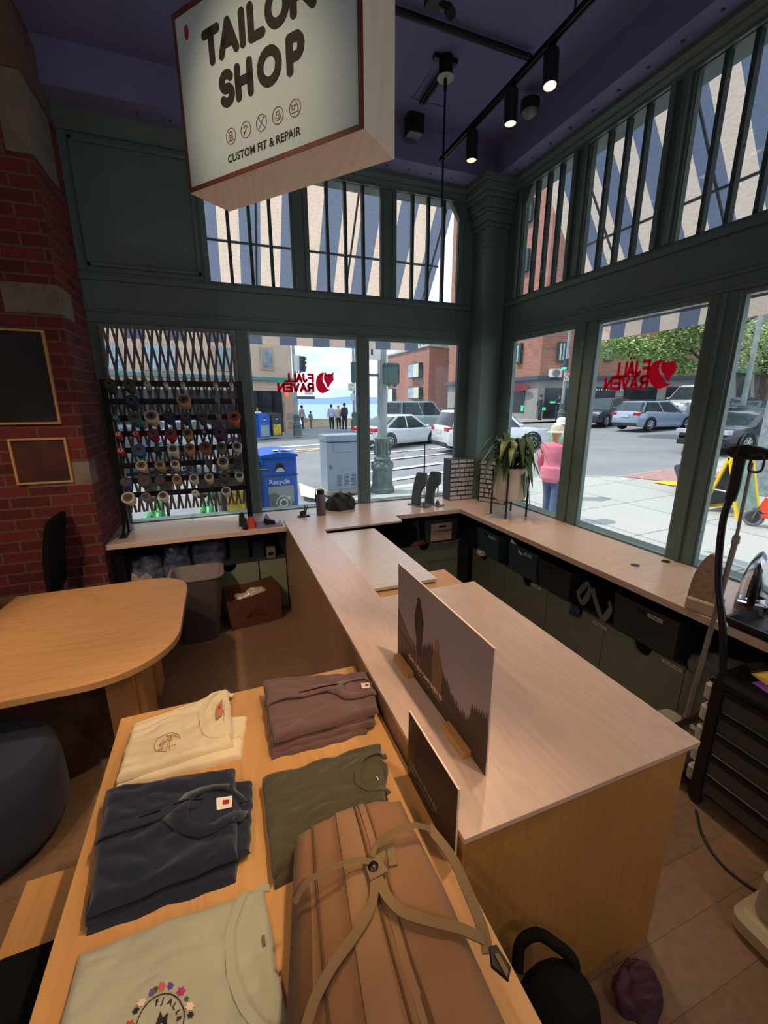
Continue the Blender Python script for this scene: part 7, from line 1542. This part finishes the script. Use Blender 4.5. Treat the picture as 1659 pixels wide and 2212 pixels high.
# A-frame sign
YF = mat('sign_yellow', (244, 200, 30), .45); ap = at(1590, 1121, 0)+Vector((0, .30, 0)); e = thing('a_frame_sign', 'yellow framed A-board standing on the plaza', 'sign board', (ap.x, ap.y, G(ap.x)))
ang_ = 0.0; e.rotation_euler.z = ang_
for s_ in (-1, 1):
    Mz = Matrix.Translation((0, 0, 0))@frame_M((-.30 if False else 0, s_*.30, 0), (1, 0, 0), (0, -s_*.30, 1.02)); mb = MB()
    for a, b in (((0, 0), (.05, 1.06)), ((.60, 0), (.65, 1.06)), ((.05, .06), (.60, .12)), ((.05, 1.0), (.60, 1.06))): mb.box((a[0], a[1], -.02), (b[0], b[1], .02), Mz)
    fr = mb.build('sign_frame', YF, e); mb = MB(); mb.box((.05, .12, -.006), (.60, 1.0, .006), Mz); mb.build('sign_panel', mat('panel_teal', (134, 158, 146), .6, var=.35, scale=3) if s_ < 0 else mat('panel_dark', (70, 72, 80), .6), fr)
mb = MB(); mb.box((.02, -.16, .42), (.05, .16, .44)); mb.build('spreader', WHITE, e)
# e-scooter
ORG = mat('scooter_orange', (236, 74, 40), .4); sp0 = at(1623, 1136, 0); e = thing('electric_scooter', 'orange-red electric scooter leaning at the right picture edge', 'scooter', (sp0.x, sp0.y, G(sp0.x))); e.rotation_euler = (0, 0, math.radians(-72))
def wheel_at(x): mb = MB(); mb.tube([(x+.115*math.cos(t*PI/12), 0, .14+.115*math.sin(t*PI/12)) for t in range(25)], .028, 8, False); w = mb.build('scooter_wheel', mat('tire_grey', (110, 114, 120), .7), e, smooth=True); mb = MB(); mb.cyl((x, -.02, .14), (x, .02, .14), .085, n=16); mb.build('wheel_hub', BDK, w)
wheel_at(0); wheel_at(.95)
mb = MB(); mb.tube([(.0, .05, .14), (.03, .045, .26), (.05, .04, .34)], .014, 8); mb.tube([(.0, -.05, .14), (.03, -.045, .26), (.05, -.04, .34)], .014, 8); mb.box((-.02, -.06, .27), (.10, .06, .31)); mb.build('scooter_fork', GREYM, e)
mb = MB(); mb.loft([[(x0_, -.045, z), (x0_+.11, -.05, z), (x0_+.11, .05, z), (x0_, .045, z)] for x0_, z in ((.03, .30), (.09, .48), (.17, .78), (.21, 1.0))]); mb.build('scooter_stem', ORG, e, bevel=.012)
mb = MB(); mb.box((.10, -.085, .17), (.90, .085, .23)); mb.loft([[(.05, -.06, .30), (.05, .06, .30), (.17, .06, .38), (.17, -.06, .38)], [(.25, -.07, .17), (.25, .07, .17), (.34, .07, .22), (.34, -.07, .22)]]); mb.build('scooter_deck', ORG, e, bevel=.01)
mb = MB(); mb.tube([(.24, -.26, 1.08), (.22, 0, 1.05), (.24, .26, 1.08)], .014, 8); mb.tube([(.21, 0, .98), (.22, 0, 1.06)], .02, 8); mb.build('handlebar', BLKP, e)
for s_ in (-.054, .052): mb = MB(); mb.prism([(.0, .0), (.05, .03), (.10, .0), (.06, -.03)], 0, .002, frame_M((.10, s_, .50), (1, 0, 0), (0, 0, 1))); mb.build('scooter_logo', WHITE, e)
mb = MB(); mb.tube([(.30, .02, .17), (.34, .12, .06), (.38, .16, .01)], .008, 6); mb.build('kickstand', GREYM, e)
# green share bikes outside the rack window
LIME = mat('bike_green', (80, 190, 110), .4)
def bike():
    e = thing('share_bicycle', '', 'bicycle', (0, 0, 0), group='green share bikes parked outside')
    for x in (0, 1.08):
        mb = MB(); mb.tube([(x+.33*math.cos(t*PI/16), 0, .35+.33*math.sin(t*PI/16)) for t in range(33)], .022, 6, False); w = mb.build('bike_wheel', TIRE, e, smooth=True)
        mb = MB()
        for k in range(8): a_ = k*PI/4; mb.tube([(x, 0, .35), (x+.32*math.cos(a_), 0, .35+.32*math.sin(a_))], .003, 4)
        mb.build('spokes', RIM, w); mb = MB(); mb.tube([(x+.39*math.cos(t*PI/12), 0, .35+.39*math.sin(t*PI/12)) for t in range(1, 10)], .03, 6); mb.build('mudguard', LIME, e)
    mb = MB(); mb.tube([(.0, 0, .35), (.40, 0, .35), (.28, 0, .80)], .02, 8); mb.tube([(.40, 0, .35), (.86, 0, .78)], .04, 8); mb.tube([(1.08, 0, .35), (.88, 0, .80), (.84, 0, 1.05)], .022, 8); mb.build('bike_frame', LIME, e, smooth=True)
    mb = MB(); mb.tube([(.78, -.28, 1.08), (.84, -.1, 1.08), (.84, .1, 1.08), (.78, .28, 1.08)], .014, 6); mb.build('bike_handlebar', BLKP, e); mb = MB(); mb.rbox((.14, -.07, .86), (.40, .07, .92), .05); mb.tube([(.28, 0, .8), (.27, 0, .88)], .014, 6); mb.build('bike_saddle', BLKP, e)
    mb = MB(); mb.box((.92, -.16, .82), (1.18, .16, .84)); mb.box((.92, -.16, .84), (.93, .16, 1.02)); mb.box((1.17, -.16, .84), (1.18, .16, 1.02)); mb.box((.93, -.16, .84), (1.17, -.15, 1.02)); mb.box((.93, .15, .84), (1.17, .16, 1.02)); mb.build('bike_basket', BDK, e)
    return e
b0_ = bike(); lab_ = ['leftmost green share bike outside the rack window', 'second green share bike from the left', 'third green share bike from the left', 'fourth green share bike from the left', 'rightmost green share bike, nearest the street bins']
bks = [b0_]+[copy_tree(b0_) for _ in range(4)]
for i, b_ in enumerate(bks): b_['label'] = lab_[i]; b_.location = (-2.05+i*.58, 5.55, 0); b_.rotation_euler.z = math.radians(84+2*(i % 3))
# ---------------------------------------------------------------- people
SKIN = mat('skin', (206, 150, 122), .6, var=.05)
def person(label, loc, bearing, h, coat, legs, hair, hat=None, walk=.14, arms=None, skirt=0, vox=.022, lean=0, sit=None, bag=None, group=None):
    e = thing('person', label, 'person', loc, math.radians(90-bearing), group); s_ = h/1.75
    V_ = lambda *p: Vector(p)*s_
    hipz = .92; fl, fr_ = (walk, .09, .0), (-walk, -.09, .0)
    J = {'hl': V_(0, .09, hipz), 'hr': V_(0, -.09, hipz), 'kl': V_(walk*.7+.02, .095, .49), 'kr': V_(-walk*.3+.02, -.095, .49), 'al': V_(walk, .10, .09), 'ar': V_(-walk, -.10, .09), 'sl': V_(lean*.4, .18, 1.42), 'sr': V_(lean*.4, -.18, 1.42), 'nk': V_(lean*.45, 0, 1.50), 'hd': V_(lean*.5+.02, 0, 1.64)}
    if arms == 'front': J.update(el=V_(.10, .24, 1.16), er=V_(.10, -.24, 1.16), wl=V_(.32, .12, 1.14), wr=V_(.32, -.12, 1.14))
    else: J.update(el=V_(-.04, .25, 1.15), er=V_(.0, -.25, 1.15), wl=V_(.10, .25, .92), wr=V_(.08, -.26, .92))
    if sit:     # seated on the ground, leaning back on one hand
        J.update(hl=V_(0, .09, .12), hr=V_(0, -.09, .12), kl=V_(.42, .12, .42), kr=V_(.40, -.12, .30), al=V_(.78, .12, .09), ar=V_(.80, -.14, .08), sl=V_(-.30, .18, .56), sr=V_(-.30, -.18, .56), nk=V_(-.32, 0, .66), hd=V_(-.30, 0, .82), el=V_(-.50, .26, .34), er=V_(-.1, -.26, .36), wl=V_(-.66, .24, .09), wr=V_(.12, -.2, .38))
    up = (J['nk']-(J['hl']+J['hr'])/2).normalized()
    def torso(mb, k, z0=-.04, z1=1.0):
        c0 = (J['hl']+J['hr'])/2; c1 = J['nk']; rings = []
        for t, rx, ry in ((z0, .11, .155), (.12, .115, .17), (.35, .105, .145), (.65, .12, .175), (.86, .11, .19), (.97, .07, .11), (1.03, .055, .06)):
            if t > z1: break
            c = c0+(c1-c0)*t; xa = Vector((0, 1, 0)).cross(up)*-1; xa = up.cross(Vector((0, -1, 0)))
            rings.append([c+(up.cross(Vector((0, 1, 0)))*-1)*(rx*s_*k*math.cos(a_*PI/8))+Vector((0, 1, 0))*(ry*s_*k*math.sin(a_*PI/8)) for a_ in range(16)])
        mb.loft(rings)
    def limb(mb, pts, rs, k=1.0): mb.tube(pts, [r*s_*k for r in rs], 10); [mb.sphere(tuple(p), r*s_*k, 6) for p, r in zip(pts, rs)]
    mb = MB(); torso(mb, .86); limb(mb, [J['nk']-up*.03*s_, J['nk']+up*.07*s_], [.055, .052]); mb.sphere(tuple(J['hd']), .098*s_, 10, (1.0, .80, 1.18)); hd = J['hd']
    mb.sphere(tuple(hd+Vector((.098, 0, -.01))*s_), .020*s_, 6, (1, .7, 1.3)); mb.sphere(tuple(hd+Vector((.075, 0, -.075))*s_), .03*s_, 6)
    for q in (1, -1): mb.sphere(tuple(hd+Vector((0, q*.08, -.01))*s_), .022*s_, 6, (.8, .4, 1.3))
    for q, (a_, b_, c_) in ((1, ('sl', 'el', 'wl')), (-1, ('sr', 'er', 'wr'))):
        limb(mb, [J[a_], J[b_], J[c_]], [.050, .038, .026]); d_ = (J[c_]-J[b_]).normalized(); w_ = J[c_]; sd = d_.orthogonal().normalized()
        if sit and q == 1: d_ = Vector((-.9, .0, -.1)).normalized(); sd = Vector((0, 1, 0))
        palm = w_+d_*.05*s_; mb.tube([w_, palm, palm+d_*.035*s_], [.026*s_, .034*s_, .03*s_], 8)
        for f_ in range(4): o_ = sd*(f_-1.5)*.018*s_; ln = (.07, .08, .075, .06)[f_]; mb.tube([palm+d_*.03*s_+o_, palm+d_*(.03+ln*.6)*s_+o_*1.1, palm+d_*(.03+ln)*s_+o_*1.15-Vector((0, 0, .012*s_))], [.010*s_, .009*s_, .008*s_], 6)
        mb.tube([w_+d_*.02*s_+sd*.02*s_, w_+d_*.05*s_+sd*.05*s_, w_+d_*.08*s_+sd*.055*s_], [.011*s_, .010*s_, .009*s_], 6)
    for a_, b_, c_ in (('hl', 'kl', 'al'), ('hr', 'kr', 'ar')): limb(mb, [J[a_], J[b_], J[c_]], [.085, .055, .038])
    o = mb.build('body', SKIN, e, smooth=True); md = o.modifiers.new('m', 'REMESH'); md.mode = 'VOXEL'; md.voxel_size = vox*.8; md.use_smooth_shade = True
    mb = MB(); torso(mb, 1.16, z0=-.12-skirt, z1=.99)
    if skirt: 
        c = (J['hl']+J['hr'])/2; mb.loft([[c+Vector((.17*math.cos(a_*PI/8)*s_, .22*math.sin(a_*PI/8)*s_, dz*s_)) for a_ in range(16)] for dz in (-.10, .12)])
    for a_, b_, c_ in (('sl', 'el', 'wl'), ('sr', 'er', 'wr')): limb(mb, [J[a_], J[b_], J[b_]*.15+J[c_]*.85], [.070, .056, .045])
    o = mb.build('jacket', coat, e, smooth=True); md = o.modifiers.new('m', 'REMESH'); md.mode = 'VOXEL'; md.voxel_size = vox; md.use_smooth_shade = True
    mb = MB(); c0 = (J['hl']+J['hr'])/2
    for a_, b_, c_ in (('hl', 'kl', 'al'), ('hr', 'kr', 'ar')): limb(mb, [J[a_], J[b_], J[b_]*.08+J[c_]*.92], [.105, .075, .062])
    mb.sphere(tuple(c0), .14*s_, 8, (.9, 1.15, .8)); o = mb.build('trousers', legs, e, smooth=True); md = o.modifiers.new('m', 'REMESH'); md.mode = 'VOXEL'; md.voxel_size = vox; md.use_smooth_shade = True
    for a_ in ('al', 'ar'):
        mb = MB(); p = J[a_]; mb.sphere((p.x+.05*s_, p.y, p.z-.045*s_ if not sit else p.z), .075*s_, 8, (1.7, .62, .62)); mb.build('shoe', mat('shoe_pale', (216, 214, 210), .7) if sit else BLKP, e, smooth=True)
    if hat is None: mb = MB(); mb.sphere(tuple(hd+Vector((-.018, 0, .028))*s_), .108*s_, 10, (1.0, .86, 1.10)); mb.build('hair', hair, e, smooth=True)
    else: mb = MB(); mb.lathe([(.17, .0), (.165, .012), (.115, .03), (.108, .09), (.085, .13), (.02, .145)], tuple(hd/s_+Vector((0, 0, .02))), 24); mb.v = [tuple(Vector(v)*s_) for v in mb.v]; mb.build('hat', hat, e, smooth=True)
    if bag: mb = MB(); p = J['wr']; mb.rbox((p.x-.17, p.y-.06, p.z-.42), (p.x+.17, p.y+.08, p.z-.10), .03); mb.tube([(p.x-.08, p.y, p.z-.1), (p.x, p.y, p.z), (p.x+.08, p.y, p.z-.1)], .01, 6); mb.build('carried_bag', bag, e)
    return e
C_ = lambda n, c: mat('cloth_'+n, c, .9, var=.08, sheen=.2)
DHAIR = mat('hair_dark', (40, 32, 30), .7); JEAN = C_('jeans', (66, 84, 124)); DK = C_('dark', (46, 46, 54))
pp = onz(1190, 1120, 0.0); pdist = Vector((5.15, 5.55, 0))
person('person in pink raincoat and pale sun hat walking away outside the window', (onz(1183, 1126, 0).x, onz(1183, 1126, 0).y, 0), 62, 1.62, C_('pink', (230, 128, 148)), C_('blue_trousers', (82, 98, 132)), DHAIR, C_('hat_sand', (216, 204, 176)), .12, skirt=.16, vox=.016)
pg_ = at(1196, 1080, 0); person('person in green top behind the person in the pink raincoat', (pg_.x, pg_.y, G(pg_.x)), 70, 1.66, C_('green', (126, 170, 140)), DK, DHAIR, C_('hat_white', (226, 222, 214)), .1)
p = at(654, 927, .02); person('person in pale jacket and jeans carrying a bag across the street', p, 60, 1.75, C_('pale_jacket', (190, 184, 172)), JEAN, DHAIR, bag=C_('bag_tan', (196, 150, 110)))
p = at(672, 926, .02); person('child in a green shirt beside the person in the pale jacket', p, 60, 1.3, C_('child_green', (110, 150, 130)), C_('ochre', (170, 130, 70)), DHAIR, walk=.05)
p = at(717, 928, .02); person('person in lavender shirt in the pair before the sea', p, 10, 1.75, C_('lavender', (196, 196, 226)), DK, DHAIR, walk=.05)
p = at(732, 928, .02); person('person with long light hair between two others before the sea', p, 20, 1.68, C_('beige_top', (206, 190, 180)), DK, mat('hair_light', (190, 160, 130), .7), walk=.04)
p = at(745, 928, .02); person('tall person in a dark coat at the right before the sea', p, 340, 1.82, C_('black_coat', (56, 52, 62)), DK, DHAIR, walk=.05)
p = at(1164, 908, .02); person('person in dark uniform and cap by the grey stone shopfront pier', p, 90, 1.8, C_('uniform', (40, 46, 60)), C_('uniform', (40, 46, 60)), DHAIR, C_('cap', (30, 32, 40)), .03)
p = at(1204, 909, .02); person('person in dark uniform beside the lamp pole, arms forward', p, 210, 1.85, C_('uniform', (40, 46, 60)), C_('uniform', (40, 46, 60)), DHAIR, C_('cap', (30, 32, 40)), .06, arms='front')
p = at(560, 940, .02); person('person in white top by the far bins', p, 200, 1.7, C_('white_top', (220, 220, 224)), DK, DHAIR, walk=.1)
ph_ = gnd(1452, 1070); ps_ = gnd(1545, 1096); dd_ = (ps_-ph_); brg = math.degrees(math.atan2(dd_.x, dd_.y)); dd_.z = 0
mid = ph_+dd_.normalized()*.52+Vector((.37, .26, 0)); person('person in dark clothes sitting on the plaza, leaning on one hand', (mid.x, mid.y, G(mid.x)), brg, 1.75, C_('black_coat', (56, 52, 62)), C_('night', (40, 46, 58)), DHAIR, sit=True, vox=.018)
